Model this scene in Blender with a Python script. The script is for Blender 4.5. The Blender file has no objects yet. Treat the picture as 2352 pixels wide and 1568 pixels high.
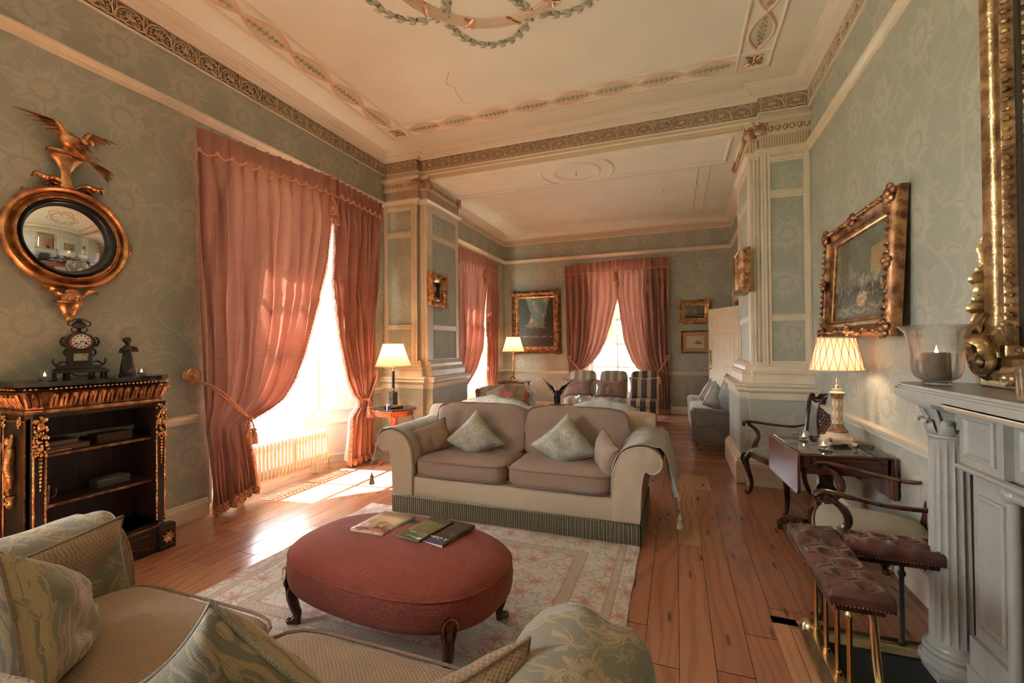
import bpy, bmesh, math, random
from mathutils import Vector, Matrix, Euler, noise as mnoise
C = bpy.context.scene.collection
SC = bpy.context.scene
PI = math.pi
rnd = random.Random(7)

# ---------------------------------------------------------------- camera
cam_d = bpy.data.cameras.new('camera')
cam = bpy.data.objects.new('camera', cam_d); C.objects.link(cam)
cam_d.sensor_width = 36.0; cam_d.lens = 36.0 * 1021.53 / 2352.0
cam_d.clip_start = 0.05; cam_d.clip_end = 400
def _cam():
    y, p, r = -0.353859, 0.0105931, -0.00730278
    f = Vector((math.sin(y)*math.cos(p), math.cos(y)*math.cos(p), math.sin(p)))
    rt = Vector((math.cos(y), -math.sin(y), 0)); up = rt.cross(f)
    r2 = rt*math.cos(r) + up*math.sin(r); u2 = up*math.cos(r) - rt*math.sin(r)
    m = Matrix(((r2.x, u2.x, -f.x, 0), (r2.y, u2.y, -f.y, 0), (r2.z, u2.z, -f.z, 1.42), (0, 0, 0, 1)))
    cam.matrix_world = m
_cam()
SC.camera = cam

# ---------------------------------------------------------------- view, world, sun
SC.view_settings.view_transform = 'Standard'
SC.view_settings.look = 'None'
SC.view_settings.gamma = 1.0
SC.view_settings.use_curve_mapping = False
SC.view_settings.exposure = 1.0
try:
    SC.cycles.max_bounces = 14; SC.cycles.diffuse_bounces = 8; SC.cycles.glossy_bounces = 5
    SC.cycles.transmission_bounces = 8; SC.cycles.transparent_max_bounces = 12
    SC.cycles.sample_clamp_indirect = 6.0; SC.cycles.caustics_reflective = False; SC.cycles.caustics_refractive = False
    SC.cycles.use_denoising = True
except Exception:
    pass
wd = bpy.data.worlds.new('daylight'); SC.world = wd; wd.use_nodes = True
bg = wd.node_tree.nodes['Background']
bg.inputs['Color'].default_value = (0.90, 0.94, 1.0, 1); bg.inputs['Strength'].default_value = 16.0

def lamp(name, kind, loc, energy, color=(1, 1, 1), **kw):
    d = bpy.data.lights.new(name, kind); d.energy = energy; d.color = color
    for k, v in kw.items(): setattr(d, k, v)
    o = bpy.data.objects.new(name, d); o.location = loc; C.objects.link(o); return o
sun = lamp('sun', 'SUN', (-12, 2, 14), 110.0, (1.0, 0.95, 0.87), angle=math.radians(0.6))
sun.rotation_euler = Vector((0.788, 0.10, -1.14)).to_track_quat('-Z', 'Y').to_euler()
def portal(name, loc, sx, sy, direction):
    o = lamp(name, 'AREA', loc, 1.0, shape='RECTANGLE', size=sx, size_y=sy)
    o.data.cycles.is_portal = True
    o.rotation_euler = Vector(direction).to_track_quat('-Z', 'Y').to_euler()
portal('portal_a', (-4.45, 3.70, 1.95), 1.7, 2.9, (1, 0, 0))
portal('portal_b', (-4.45, 7.90, 1.95), 1.7, 2.9, (1, 0, 0))
portal('portal_c', (-1.2, 10.35, 1.8), 1.5, 2.9, (0, -1, 0))
portal('portal_d', (-4.45, -0.55, 1.95), 1.7, 2.9, (1, 0, 0))

# ---------------------------------------------------------------- geometry helpers
class MB:
    """collects verts / faces for ONE mesh object"""
    def __init__(s): s.v = []; s.f = []; s.mi = []; s.m = 0
    def add(s, vs, fs, M=None):
        b = len(s.v)
        s.v += [tuple(M @ Vector(p)) if M is not None else tuple(p) for p in vs]
        s.f += [tuple(i + b for i in f) for f in fs]; s.mi += [s.m]*len(fs); return s
    def box(s, x0, x1, y0, y1, z0, z1, M=None):
        vs = [(x, y, z) for x in (x0, x1) for y in (y0, y1) for z in (z0, z1)]
        return s.add(vs, [(0,1,3,2),(4,6,7,5),(0,4,5,1),(2,3,7,6),(0,2,6,4),(1,5,7,3)], M)
    def grid(s, fn, nu, nv, cu=False, cv=False, M=None):
        U = nu if cu else nu+1; V = nv if cv else nv+1
        vs = [fn(i/nu, j/nv) for i in range(U) for j in range(V)]
        fs = []
        for i in range(nu):
            for j in range(nv):
                a, b = i, (i+1) % U; c, d = j, (j+1) % V
                fs.append((a*V+c, b*V+c, b*V+d, a*V+d))
        return s.add(vs, fs, M)
    def lathe(s, prof, n=24, M=None, cap=True, rmod=None):
        vs = []; fs = []
        for r, z in prof:
            for k in range(n):
                a = 2*PI*k/n; rr = r*(rmod(a, z) if rmod else 1)
                vs.append((rr*math.cos(a), rr*math.sin(a), z))
        m = len(prof)
        for i in range(m-1):
            for k in range(n):
                k2 = (k+1) % n; fs.append((i*n+k, i*n+k2, (i+1)*n+k2, (i+1)*n+k))
        if cap:
            if prof[0][0] > 1e-5: fs.append(tuple(range(n))[::-1])
            if prof[-1][0] > 1e-5: fs.append(tuple((m-1)*n+k for k in range(n)))
        return s.add(vs, fs, M)
    def tube(s, path, r, n=8, closed=False, flat=1.0, M=None, up=None, cap=True):
        P = [Vector(p) for p in path]; m = len(P)
        if not hasattr(r, '__len__'): r = [r]*m
        T = []
        for i in range(m):
            a = P[(i-1) % m] if (closed or i > 0) else P[i]; b = P[(i+1) % m] if (closed or i < m-1) else P[i]
            t = (b-a); T.append(t.normalized() if t.length > 1e-9 else Vector((0, 0, 1)))
        ref = Vector(up) if up else (Vector((0, 0, 1)) if abs(T[0].z) < .9 else Vector((1, 0, 0)))
        nx = ref.cross(T[0]).normalized(); vs = []
        for i in range(m):
            if up: nx = Vector(up).cross(T[i]); nx = nx.normalized() if nx.length > 1e-6 else Vector((1, 0, 0))
            else:
                nx = (nx - T[i]*nx.dot(T[i])); nx = nx.normalized() if nx.length > 1e-6 else Vector((1, 0, 0))
            ny = T[i].cross(nx)
            for k in range(n):
                a = 2*PI*k/n; vs.append(P[i] + nx*(r[i]*math.cos(a)) + ny*(r[i]*flat*math.sin(a)))
        fs = []
        for i in range(m if closed else m-1):
            j = (i+1) % m
            for k in range(n):
                k2 = (k+1) % n; fs.append((i*n+k, i*n+k2, j*n+k2, j*n+k))
        if not closed and cap:
            fs.append(tuple(range(n))[::-1]); fs.append(tuple((m-1)*n+k for k in range(n)))
        return s.add(vs, fs, M)
    def prism(s, poly, h0, h1, M=None):
        """poly in XY, extruded along Z"""
        n = len(poly)
        vs = [(x, y, h0) for x, y in poly] + [(x, y, h1) for x, y in poly]
        fs = [tuple(range(n))[::-1], tuple(range(n, 2*n))] + [(i, (i+1) % n, n+(i+1) % n, n+i) for i in range(n)]
        return s.add(vs, fs, M)
    def ball(s, c, r, nu=10, nv=6, M=None):
        rx, ry, rz = r if hasattr(r, '__len__') else (r, r, r)
        vs = [(c[0], c[1], c[2]-rz)]
        for j in range(1, nv):
            t = -PI/2 + PI*j/nv
            for i in range(nu):
                a = 2*PI*i/nu; vs.append((c[0]+rx*math.cos(t)*math.cos(a), c[1]+ry*math.cos(t)*math.sin(a), c[2]+rz*math.sin(t)))
        vs.append((c[0], c[1], c[2]+rz)); fs = []
        for i in range(nu): fs.append((0, 1+(i+1) % nu, 1+i))
        for j in range(nv-2):
            for i in range(nu):
                a = 1+j*nu+i; b = 1+j*nu+(i+1) % nu; fs.append((a, b, b+nu, a+nu))
        L = len(vs)-1; o = 1+(nv-2)*nu
        for i in range(nu): fs.append((o+i, o+(i+1) % nu, L))
        return s.add(vs, fs, M)
    def run(s, path, prof, closed=False, side=1):
        """moulding: profile [(d, z)] swept along a horizontal polyline [(x, y)]; d goes to the right*side of travel"""
        n = len(path); P = [Vector(p) for p in path]; offs = []
        for i in range(n):
            def nrm(a, b):
                t = (b-a).normalized(); return Vector((t.y, -t.x))*side
            if closed or 0 < i < n-1:
                n1 = nrm(P[i-1], P[i]); n2 = nrm(P[i], P[(i+1) % n]); m = (n1+n2)
                m = m/ (m.length_squared/2) if m.length > 1e-6 else n1
            elif i == 0: m = nrm(P[0], P[1])
            else: m = nrm(P[-2], P[-1])
            offs.append(m)
        k = len(prof); vs = []
        for i in range(n):
            for d, z in prof: vs.append((P[i].x+offs[i].x*d, P[i].y+offs[i].y*d, z))
        fs = []
        for i in range(n if closed else n-1):
            j = (i+1) % n
            for a in range(k-1): fs.append((i*k+a, i*k+a+1, j*k+a+1, j*k+a))
        if not closed: fs += [tuple(range(k)), tuple((n-1)*k+a for a in range(k))[::-1]]
        return s.add(vs, fs)
    def frame(s, w, h, prof, M=None):
        """picture frame / panel moulding in the XZ plane facing -Y; prof [(inset, out)], inset measured inwards from w x h"""
        k = len(prof); vs = []
        for cx, cz in ((-1, -1), (1, -1), (1, 1), (-1, 1)):
            for i, o in prof: vs.append((cx*(w/2-i), -o, cz*(h/2-i)))
        fs = []
        for q in range(4):
            r = (q+1) % 4
            for a in range(k-1): fs.append((q*k+a, q*k+a+1, r*k+a+1, r*k+a))
        return s.add(vs, fs, M)
    def build(s, name, mat, parent=None, smooth=True, bevel=0, sub=0, loc=None, rot=None, fixn=True, angle=40):
        me = bpy.data.meshes.new(name); me.from_pydata(s.v, [], s.f)
        mats = mat if isinstance(mat, (list, tuple)) else [mat]
        for m in mats: me.materials.append(m)
        if len(mats) > 1: me.polygons.foreach_set('material_index', s.mi)
        if fixn:
            b = bmesh.new(); b.from_mesh(me); bmesh.ops.recalc_face_normals(b, faces=b.faces); b.to_mesh(me); b.free()
        uv = me.uv_layers.new(name='UVMap')
        for p in me.polygons:
            n = p.normal; ax = max(range(3), key=lambda i: abs(n[i]))
            for li in p.loop_indices:
                c = me.vertices[me.loops[li].vertex_index].co
                uv.data[li].uv = ((c.y, c.z), (c.x, c.z), (c.x, c.y))[ax]
        me.update()
        if smooth:
            me.shade_smooth()
            try: me.set_sharp_from_angle(angle=math.radians(angle))
            except Exception: pass
        o = bpy.data.objects.new(name, me); C.objects.link(o)
        if parent is not None: o.parent = parent
        if loc: o.location = loc
        if rot: o.rotation_euler = rot
        if bevel:
            m = o.modifiers.new('bevel', 'BEVEL'); m.width = bevel; m.segments = 2; m.limit_method = 'ANGLE'; m.angle_limit = math.radians(50)
        if sub:
            m = o.modifiers.new('sub', 'SUBSURF'); m.levels = sub; m.render_levels = sub
        return o
def tag(o, label=None, cat=None, group=None, kind=None):
    if label: o['label'] = label
    if cat: o['category'] = cat
    if group: o['group'] = group
    if kind: o['kind'] = kind
    return o
def thing(name, label, cat, loc=(0, 0, 0), rz=0.0, group=None, rot=None):
    o = bpy.data.objects.new(name, None); o.empty_display_size = .1; C.objects.link(o)
    o.location = loc; o.rotation_euler = rot if rot else (0, 0, rz)
    return tag(o, label, cat, group)
def struct(o): o['kind'] = 'structure'; return o
def copy_tree(o, parent=None):
    c = o.copy(); C.objects.link(c); c.parent = parent
    for ch in [k for k in bpy.data.objects if k.parent == o]: copy_tree(ch, c)
    return c
def T(x, y, z): return Matrix.Translation((x, y, z))
def R(ax, deg): return Matrix.Rotation(math.radians(deg), 4, ax)
def S(x, y, z): return Matrix.Diagonal((x, y, z, 1))
def bez(p0, p1, p2, p3, n=10):
    return [tuple(Vector(p0)*(1-t)**3 + Vector(p1)*3*t*(1-t)**2 + Vector(p2)*3*t*t*(1-t) + Vector(p3)*t**3) for t in [i/n for i in range(n+1)]]
def crom(P, n=6):
    """smooth curve through points"""
    P = [Vector(p) for p in P]; out = []
    for i in range(len(P)-1):
        a = P[max(i-1, 0)]; b = P[i]; c = P[i+1]; d = P[min(i+2, len(P)-1)]
        for k in range(n):
            t = k/n; out.append(tuple(.5*((2*b)+(c-a)*t+(2*a-5*b+4*c-d)*t*t+(3*b-a-3*c+d)*t**3)))
    out.append(tuple(P[-1])); return out
def lerp(a, b, t): return a+(b-a)*t
def pl(xs, t):
    """piecewise linear through [(t, v)]"""
    for (a, va), (b, vb) in zip(xs, xs[1:]):
        if t <= b: return va + (vb-va)*max(0, (t-a))/(b-a)
    return xs[-1][1]
def sst(t): t = max(0, min(1, t)); return t*t*(3-2*t)
# ---------------------------------------------------------------- node expression helper
class E:
    def __init__(s, nt, k): s.nt = nt; s.k = k
    def _m(s, op, *a, clamp=False):
        n = s.nt.nodes.new('ShaderNodeMath'); n.operation = op; n.use_clamp = clamp
        for i, v in enumerate((s,)+a):
            if isinstance(v, E): s.nt.links.new(v.k, n.inputs[i])
            else: n.inputs[i].default_value = v
        return E(s.nt, n.outputs[0])
    def __add__(s, o): return s._m('ADD', o)
    __radd__ = __add__
    def __sub__(s, o): return s._m('SUBTRACT', o)
    def __rsub__(s, o): return (s*-1.0) + o
    def __mul__(s, o): return s._m('MULTIPLY', o)
    __rmul__ = __mul__
    def __truediv__(s, o): return s._m('DIVIDE', o)
    def sin(s): return s._m('SINE')
    def cos(s): return s._m('COSINE')
    def abs(s): return s._m('ABSOLUTE')
    def floor(s): return s._m('FLOOR')
    def fract(s): return s._m('FRACT')
    def sqrt(s): return s._m('SQRT')
    def pow(s, o): return s._m('POWER', o)
    def max(s, o): return s._m('MAXIMUM', o)
    def min(s, o): return s._m('MINIMUM', o)
    def gt(s, o): return s._m('GREATER_THAN', o)
    def atan2(s, o): return s._m('ARCTAN2', o)
    def step(s, a, b):
        """smooth 0..1 as value goes a..b"""
        n = s.nt.nodes.new('ShaderNodeMapRange'); n.interpolation_type = 'SMOOTHSTEP'
        s.nt.links.new(s.k, n.inputs['Value']); n.inputs['From Min'].default_value = a; n.inputs['From Max'].default_value = b
        return E(s.nt, n.outputs[0])
class Mat:
    def __init__(s, name):
        s.mat = bpy.data.materials.new(name); s.mat.use_nodes = True; s.nt = s.mat.node_tree
        s.b = s.nt.nodes['Principled BSDF']; s.out = s.nt.nodes['Material Output']
    def n(s, t, **kw):
        x = s.nt.nodes.new('ShaderNode'+t)
        for k, v in kw.items(): setattr(x, k, v)
        return x
    def l(s, a, b): s.nt.links.new(a.k if isinstance(a, E) else a, b)
    def coord(s, kind='Object', scale=None):
        o = s.n('TexCoord').outputs[kind]
        if scale:
            m = s.n('Mapping'); m.inputs['Scale'].default_value = scale if hasattr(scale, '__len__') else (scale,)*3
            s.l(o, m.inputs[0]); o = m.outputs[0]
        return o
    def xyz(s, v):
        q = s.n('SeparateXYZ'); s.l(v, q.inputs[0]); return [E(s.nt, q.outputs[i]) for i in range(3)]
    def vec(s, x=0., y=0., z=0.):
        q = s.n('CombineXYZ')
        for i, a in enumerate((x, y, z)):
            if isinstance(a, E): s.l(a, q.inputs[i])
            else: q.inputs[i].default_value = a
        return q.outputs[0]
    def noise(s, v, scale=5, detail=3, rough=.5, dist=0, color=False):
        q = s.n('TexNoise'); s.l(v, q.inputs['Vector']); q.inputs['Scale'].default_value = scale
        q.inputs['Detail'].default_value = detail; q.inputs['Roughness'].default_value = rough; q.inputs['Distortion'].default_value = dist
        return q.outputs['Color'] if color else E(s.nt, q.outputs['Fac'])
    def mix(s, f, a, b):
        q = s.n('Mix', data_type='RGBA')
        for i, v in ((0, f), (6, a), (7, b)):
            if isinstance(v, E): s.l(v, q.inputs[i])
            elif hasattr(v, 'is_output'): s.l(v, q.inputs[i])
            elif i == 0: q.inputs[0].default_value = v
            else: q.inputs[i].default_value = (*v, 1) if len(v) == 3 else v
        return q.outputs[2]
    def ramp(s, f, stops):
        q = s.n('ValToRGB'); s.l(f, q.inputs[0]); e = q.color_ramp.elements
        while len(e) < len(stops): e.new(.5)
        for i, (p, c) in enumerate(stops): e[i].position = p; e[i].color = (*c, 1)
        return q.outputs[0]
    def bump(s, h, dist=.002, strength=1.0):
        q = s.n('Bump'); s.l(h, q.inputs['Height']); q.inputs['Distance'].default_value = dist; q.inputs['Strength'].default_value = strength
        s.l(q.outputs[0], s.b.inputs['Normal'])
    def base(s, c, rough=.6, metal=0, **kw):
        if hasattr(c, 'is_output'): s.l(c, s.b.inputs['Base Color'])
        else: s.b.inputs['Base Color'].default_value = (*c, 1)
        if isinstance(rough, E): s.l(rough, s.b.inputs['Roughness'])
        else: s.b.inputs['Roughness'].default_value = rough
        s.b.inputs['Metallic'].default_value = metal
        for k, v in kw.items(): s.b.inputs[k].default_value = v
        return s
    def uvshift(s, vec, amt=.03, sc=3):
        nz = s.noise(vec, sc, 2, color=True)
        a = s.n('VectorMath', operation='SUBTRACT'); s.l(nz, a.inputs[0]); a.inputs[1].default_value = (.5, .5, .5)
        b = s.n('VectorMath', operation='MULTIPLY_ADD'); s.l(a.outputs[0], b.inputs[0]); b.inputs[1].default_value = (amt*2,)*3; s.l(vec, b.inputs[2])
        return b.outputs[0]
    def flowers(s, x, y, sc, petals=7, R0=.30, amp=.09, rand=.35, seed=0.):
        """returns (mask, vein, rnd, radius) of lobed flower heads in jittered cells"""
        v = s.n('TexVoronoi', voronoi_dimensions='2D'); v.inputs['Scale'].default_value = 1; v.inputs['Randomness'].default_value = rand
        X = x*sc + seed; Y = y*sc + seed*1.7; s.l(s.vec(X, Y), v.inputs['Vector'])
        px, py, _ = s.xyz(v.outputs['Position']); cr, cg, cb = s.xyz(v.outputs['Color'])
        dx = X-px; dy = Y-py; ang = dy.atan2(dx) + cr*6.28; r = (dx*dx+dy*dy).sqrt()
        lob = (ang*float(petals)).cos()
        edge = lob*amp + (ang*float(petals*2)+1.0).cos()*amp*.35 + R0
        return (edge-r).step(-.015, .02), ((ang*float(petals)*.5).sin().abs()), cg, r, ang
    def damask(s, x, y, sc=2.2):
        """woven / printed floral: returns height factor 0..1"""
        m1, v1, c1, r1, a1 = s.flowers(x, y, sc, 7, .30, .07, .25)
        ring = (r1-.13).abs().step(.012, .022)
        pet = m1*(v1.step(.03, .16))*ring*((r1*34.0+a1.sin()).sin().step(-1.4, -.5))
        m2, v2, c2, r2, a2 = s.flowers(x, y, sc*1.55, 3, .20, .16, .8, 3.37)
        leaf = m2*((a2*9.0+r2*16.0).sin().step(-.9, -.2))
        m3, v3, c3, r3, a3 = s.flowers(x, y, sc*2.6, 5, .16, .10, .9, 8.1)
        t1 = ((x*sc*3.1 + (y*sc*2.3).sin()*1.3 + (y*sc*5.1+1.).cos()*.35).sin().abs()).step(.14, .04)
        t2 = ((y*sc*2.7 + (x*sc*3.3+2.).sin()*1.2).sin().abs()).step(.10, .03)
        stem = t1.max(t2)*.8
        return pet.max(leaf*.85).max(m3*.7).max(stem)._m('MINIMUM', 1.0)
def simple(name, col, rough=.5, metal=0, nz=0, nzs=20, bump=0, bs=60, **kw):
    m = Mat(name); v = m.coord()
    if nz:
        f = m.noise(v, nzs, 4); c = m.mix(f.step(.3, .7), tuple(x*(1-nz) for x in col), tuple(min(1, x*(1+nz)) for x in col)); m.base(c, rough, metal, **kw)
    else: m.base(col, rough, metal, **kw)
    if bump: m.bump(m.noise(v, bs, 3), bump)
    return m.mat
M = {}
def wallpaper(name, base, fig, vein, sc=2.0):
    m = Mat(name); u, v, _ = m.xyz(m.uvshift(m.coord('UV'), .045, 2.6))
    d = m.damask(u, v, sc); big = m.noise(m.coord('UV'), 90, 2)
    c = m.mix(d*.85, base, fig); c = m.mix(d.step(.93, 1.0)*.25, c, vein); c = m.mix(big*.14, c, (.2, .22, .18))
    m.base(c, .62); m.bump(d+big*.5, .0012, .6); return m.mat
M['paper'] = wallpaper('wallpaper_sage_damask', (.36, .375, .31), (.45, .44, .365), (.52, .50, .42))
M['cream'] = simple('cream_gloss_paint', (.70, .615, .475), .35, nz=.05, nzs=6)
M['white'] = simple('white_gloss_paint', (.82, .80, .74), .35)
M['ceil'] = simple('ceiling_ivory', (.87, .89, .78), .75, nz=.03, nzs=2)
M['ceil_far'] = simple('ceiling_ivory_far', (.85, .87, .76), .75, nz=.03, nzs=2)
M['fascia'] = simple('biscuit_paint', (.62, .50, .35), .55)
M['cornice'] = simple('cornice_white', (.80, .74, .63), .6, bump=.0015, bs=55)
M['frieze_bg'] = simple('frieze_umber', (.33, .235, .15), .75)
M['frieze'] = simple('frieze_buff', (.56, .45, .31), .6, nz=.15, nzs=30)
M['panel_green'] = simple('pale_green_plaster', (.60, .63, .50), .7)
M['ribbon_pink'] = simple('pink_plaster_ribbon', (.74, .56, .40), .6)
M['leafgreen'] = simple('painted_sage_leaf', (.33, .37, .27), .6, nz=.25, nzs=25)
M['berry'] = simple('painted_berry', (.25, .14, .08), .5)
def gilt(name, a, b, rough=.32, bs=70, bd=.002):
    m = Mat(name); v = m.coord(); f = m.noise(v, 14, 5, .6); g = m.noise(v, bs, 3)
    m.base(m.mix(f.step(.35, .7), a, b), rough, .85); m.bump(g, bd); return m.mat
M['gilt'] = gilt('old_gilding', (.30, .13, .055), (.78, .42, .19))
M['gilt_dark'] = gilt('dark_gilding', (.13, .055, .028), (.50, .26, .12), .4)
M['gilt_fine'] = gilt('bright_gilding', (.48, .27, .12), (.85, .58, .30), .28)
M['ormolu'] = gilt('ormolu', (.42, .19, .07), (.95, .58, .28), .22, 90, .003)
M['gilt_antique'] = gilt('antique_gold_leaf', (.20, .125, .06), (.62, .43, .22), .33)
M['brass'] = simple('polished_brass', (.72, .47, .22), .16, 1.0, nz=.12, nzs=8)
M['brass_old'] = simple('aged_brass', (.50, .40, .22), .3, 1.0, nz=.25, nzs=10)
M['bronze'] = simple('dark_bronze', (.055, .045, .038), .38, .6, bump=.0015, bs=90)
M['black'] = simple('black_lacquer', (.012, .013, .012), .25)
M['ebony'] = simple('ebonised_wood', (.018, .016, .014), .28, nz=.3, nzs=10)
M['iron'] = simple('blackened_steel', (.045, .05, .05), .35, .6)
def wood(name, a, b, rough=.25, sc=6, axis='z', **kw):
    m = Mat(name); st = {'x': (.6, 8, 8), 'y': (8, .6, 8), 'z': (8, 8, .6)}[axis]
    v = m.coord('Object', tuple(k*sc/6 for k in st)); f = m.noise(v, 3, 5, .6, .6)
    m.base(m.mix(f.step(.3, .7), a, b), rough, 0, **kw); return m.mat
M['mahog'] = wood('dark_mahogany', (.018, .008, .006), (.075, .022, .013), .2)
M['mahog_x'] = wood('dark_mahogany_long', (.02, .009, .006), (.085, .026, .014), .2, axis='x')
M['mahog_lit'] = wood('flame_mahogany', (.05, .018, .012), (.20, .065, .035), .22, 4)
M['cherry'] = wood('red_cherry_wood', (.26, .055, .022), (.50, .14, .05), .22, axis='x')
M['case'] = wood('cabinet_rosewood', (.010, .008, .007), (.035, .018, .013), .3)
M['case_in'] = wood('cabinet_inner', (.022, .009, .007), (.06, .02, .014), .5)
M['marble_black'] = simple('black_marble', (.022, .022, .022), .12, nz=.7, nzs=9)
def marble():
    m = Mat('white_marble'); v = m.coord(); f = m.noise(v, 3.5, 8, .6, 1.2); g = m.noise(v, 26, 4)
    c = m.mix((f-.5).abs().step(.035, 0.)*.28, (.33, .325, .29), (.24, .235, .20)); c = m.mix(g.step(.70, .78)*.5, c, (.22, .19, .15))
    m.base(c, .28); return m.mat
M['marble'] = marble()
M['glass_dark'] = simple('dark_glass_top', (.03, .035, .035), .04)
# floor boards
def floor_mat(name, width, along_y=True, tint=(1, 1, 1)):
    m = Mat(name); P = m.coord('Object'); x, y, z = m.xyz(P)
    if not along_y: x, y = y, x
    wob = m.noise(m.vec(x*.0+1.0, y, 0.), .8, 1)*.004
    bx = (x+wob)/width; idx = bx.floor(); fr = bx.fract()
    w1 = m.n('TexWhiteNoise', noise_dimensions='1D'); m.l(idx, w1.inputs['W']); r1 = E(m.nt, w1.outputs['Value'])
    seg = (y + r1*3.1)/2.6; sidx = seg.floor(); sfr = seg.fract()
    w2 = m.n('TexWhiteNoise', noise_dimensions='2D'); m.l(m.vec(idx, sidx), w2.inputs['Vector']); r2 = E(m.nt, w2.outputs['Value'])
    gx = x*9.0 + r2*40.0
    warp = m.noise(m.vec(gx*.22, y*.55+r2*17., r2*9.0), 1.1, 2, .45)
    rings = ((gx*1.1 + warp*7.0)*8.5).sin()
    fine = m.noise(m.vec(x*160.0, y*3.0, r2*5.0), 1.0, 3)
    grain = rings.step(-.2, 1.0)*.28 + fine*.5
    k = lambda c: tuple(a*b for a, b in zip(c, tint))
    c1 = m.mix(r2, k((.37, .165, .085)), k((.29, .112, .058)))
    c1 = m.mix((r2*7.3).fract().step(.86, .9), c1, k((.40, .20, .10)))
    c2 = m.mix(grain.step(.25, 1.05), c1, k((.15, .05, .028)))
    vk = m.n('TexVoronoi', voronoi_dimensions='2D', feature='F1'); vk.inputs['Scale'].default_value = 1.0
    m.l(m.vec(x*6.5, y*1.3), vk.inputs['Vector']); kd = E(m.nt, vk.outputs['Distance'])
    c3 = m.mix(kd.step(.085, .04)*.7, c2, (.055, .018, .012))
    gap = (fr-.5).abs().step(.485, .497) if along_y else (fr-.5).abs().step(.47, .492)
    gap = gap.max(((sfr-.5).abs()).step(.4985, .4995))
    c4 = m.mix(gap, c3, (.012, .009, .008))
    rough = gap*.5 + m.noise(P, 3, 3)*.14 + .17
    m.base(c4, rough); m.b.inputs['Specular IOR Level'].default_value = .55
    m.bump((gap*-3.0)+grain*.35+m.noise(P, 2.2, 2)*1.2, .0016, .7); return m.mat
M['floor'] = floor_mat('pine_floorboards', .152)
M['floor_far'] = floor_mat('pine_floorboards_crosswise', .075, False, (.9, .95, 1.0))
# cloth
def weave(m, P, sc=420):
    x, y, z = m.xyz(P); return ((x*sc).sin()*(y*sc+z*sc).sin())
def cloth(name, a, b, sc=260, rough=.85, diag=False, bd=.0012, sheen=.1):
    m = Mat(name); P = m.coord(); x, y, z = m.xyz(P)
    w = ((x*1.0+z*.8+y*.6)*sc).sin() if diag else ((x*sc).sin()*((z+y)*sc).sin())
    f = m.noise(P, 9, 4); c = m.mix(w.step(-.9, .9)*.6+f*.35, a, b); m.base(c, rough); m.b.inputs['Sheen Weight'].default_value = sheen
    m.bump(w+m.noise(P, 60, 3)*1.5, bd, .7); return m.mat
M['taupe'] = cloth('taupe_basket_weave', (.20, .135, .095), (.36, .26, .19), 330)
M['taupe_fg'] = cloth('taupe_basket_weave_near', (.19, .12, .075), (.37, .26, .165), 420)
M['oat'] = cloth('oatmeal_twill', (.46, .36, .25), (.58, .47, .34), 700, diag=True)
M['greyseat'] = cloth('grey_green_velvet', (.085, .09, .07), (.17, .175, .14), 500)
M['seat2'] = cloth('pale_olive_velvet', (.20, .19, .14), (.32, .30, .23), 500)
M['pinkc'] = cloth('dusty_pink_cotton', (.55, .24, .25), (.68, .36, .36), 500)
M['whitec'] = cloth('white_cotton', (.72, .72, .72), (.82, .82, .82), 500)
def tweed():
    m = Mat('brick_red_tweed'); P = m.coord(); x, y, z = m.xyz(P)
    h = m.noise(m.vec(x*14., y*230., z*230.), 1, 3); v = m.noise(m.vec(x*230., y*14., z*14.), 1, 3)
    w = ((x*620.).sin()*(y*620.+z*620.).sin())
    c = m.mix(h.step(.35, .75)*.7, (.20, .034, .021), (.28, .058, .033)); c = m.mix(v.step(.56, .78)*.6, c, (.36, .15, .07)); c = m.mix(w.step(.2, 1.)*.35, c, (.17, .03, .02))
    m.base(c, .9); m.b.inputs['Sheen Weight'].default_value = .08; m.bump(w+h+v, .0012, .7); return m.mat
M['tweed'] = tweed()
def damask_cloth(name, a, b, sc=3.4, mapping='xz', line=None):
    m = Mat(name); P = m.uvshift(m.coord(), .05, 5); x, y, z = m.xyz(P)
    u, v = {'xz': (x, z+y*.8), 'yz': (y, z+x*.8), 'xy': (x+z*.7, y), 'uv': (x, y)}[mapping]
    d = m.damask(u, v, sc); w = ((x*600.).sin()*((y+z)*600.).sin())
    c = m.mix(d*.9, a, b)
    if line: c = m.mix((d-.45).abs().step(.2, .02)*.5, c, line)
    m.base(c, .7); m.b.inputs['Sheen Weight'].default_value = .25; m.bump(d*1.5+w*.5+m.noise(P, 20, 2)*2, .0012, .6); return m.mat
M['damask'] = damask_cloth('sage_gold_damask', (.30, .315, .27), (.48, .415, .29), 4.0, 'xz')
M['damask_y'] = damask_cloth('sage_gold_damask_arm', (.27, .285, .25), (.44, .385, .28), 4.2, 'yz')
M['damask_fg'] = damask_cloth('olive_gold_damask', (.17, .155, .105), (.36, .27, .15), 4.6, 'yz', (.10, .09, .06))
M['damask_bl'] = damask_cloth('duck_egg_damask', (.36, .42, .42), (.56, .54, .46), 4.4, 'xz')
M['print'] = damask_cloth('blue_floral_print', (.42, .46, .48), (.66, .58, .50), 3.6, 'yz')
M['print_dk'] = damask_cloth('brown_floral_print', (.12, .12, .10), (.26, .13, .07), 3.2, 'xz')
M['chintz'] = damask_cloth('pale_chintz', (.66, .60, .50), (.30, .30, .28), 7., 'xz')
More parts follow.
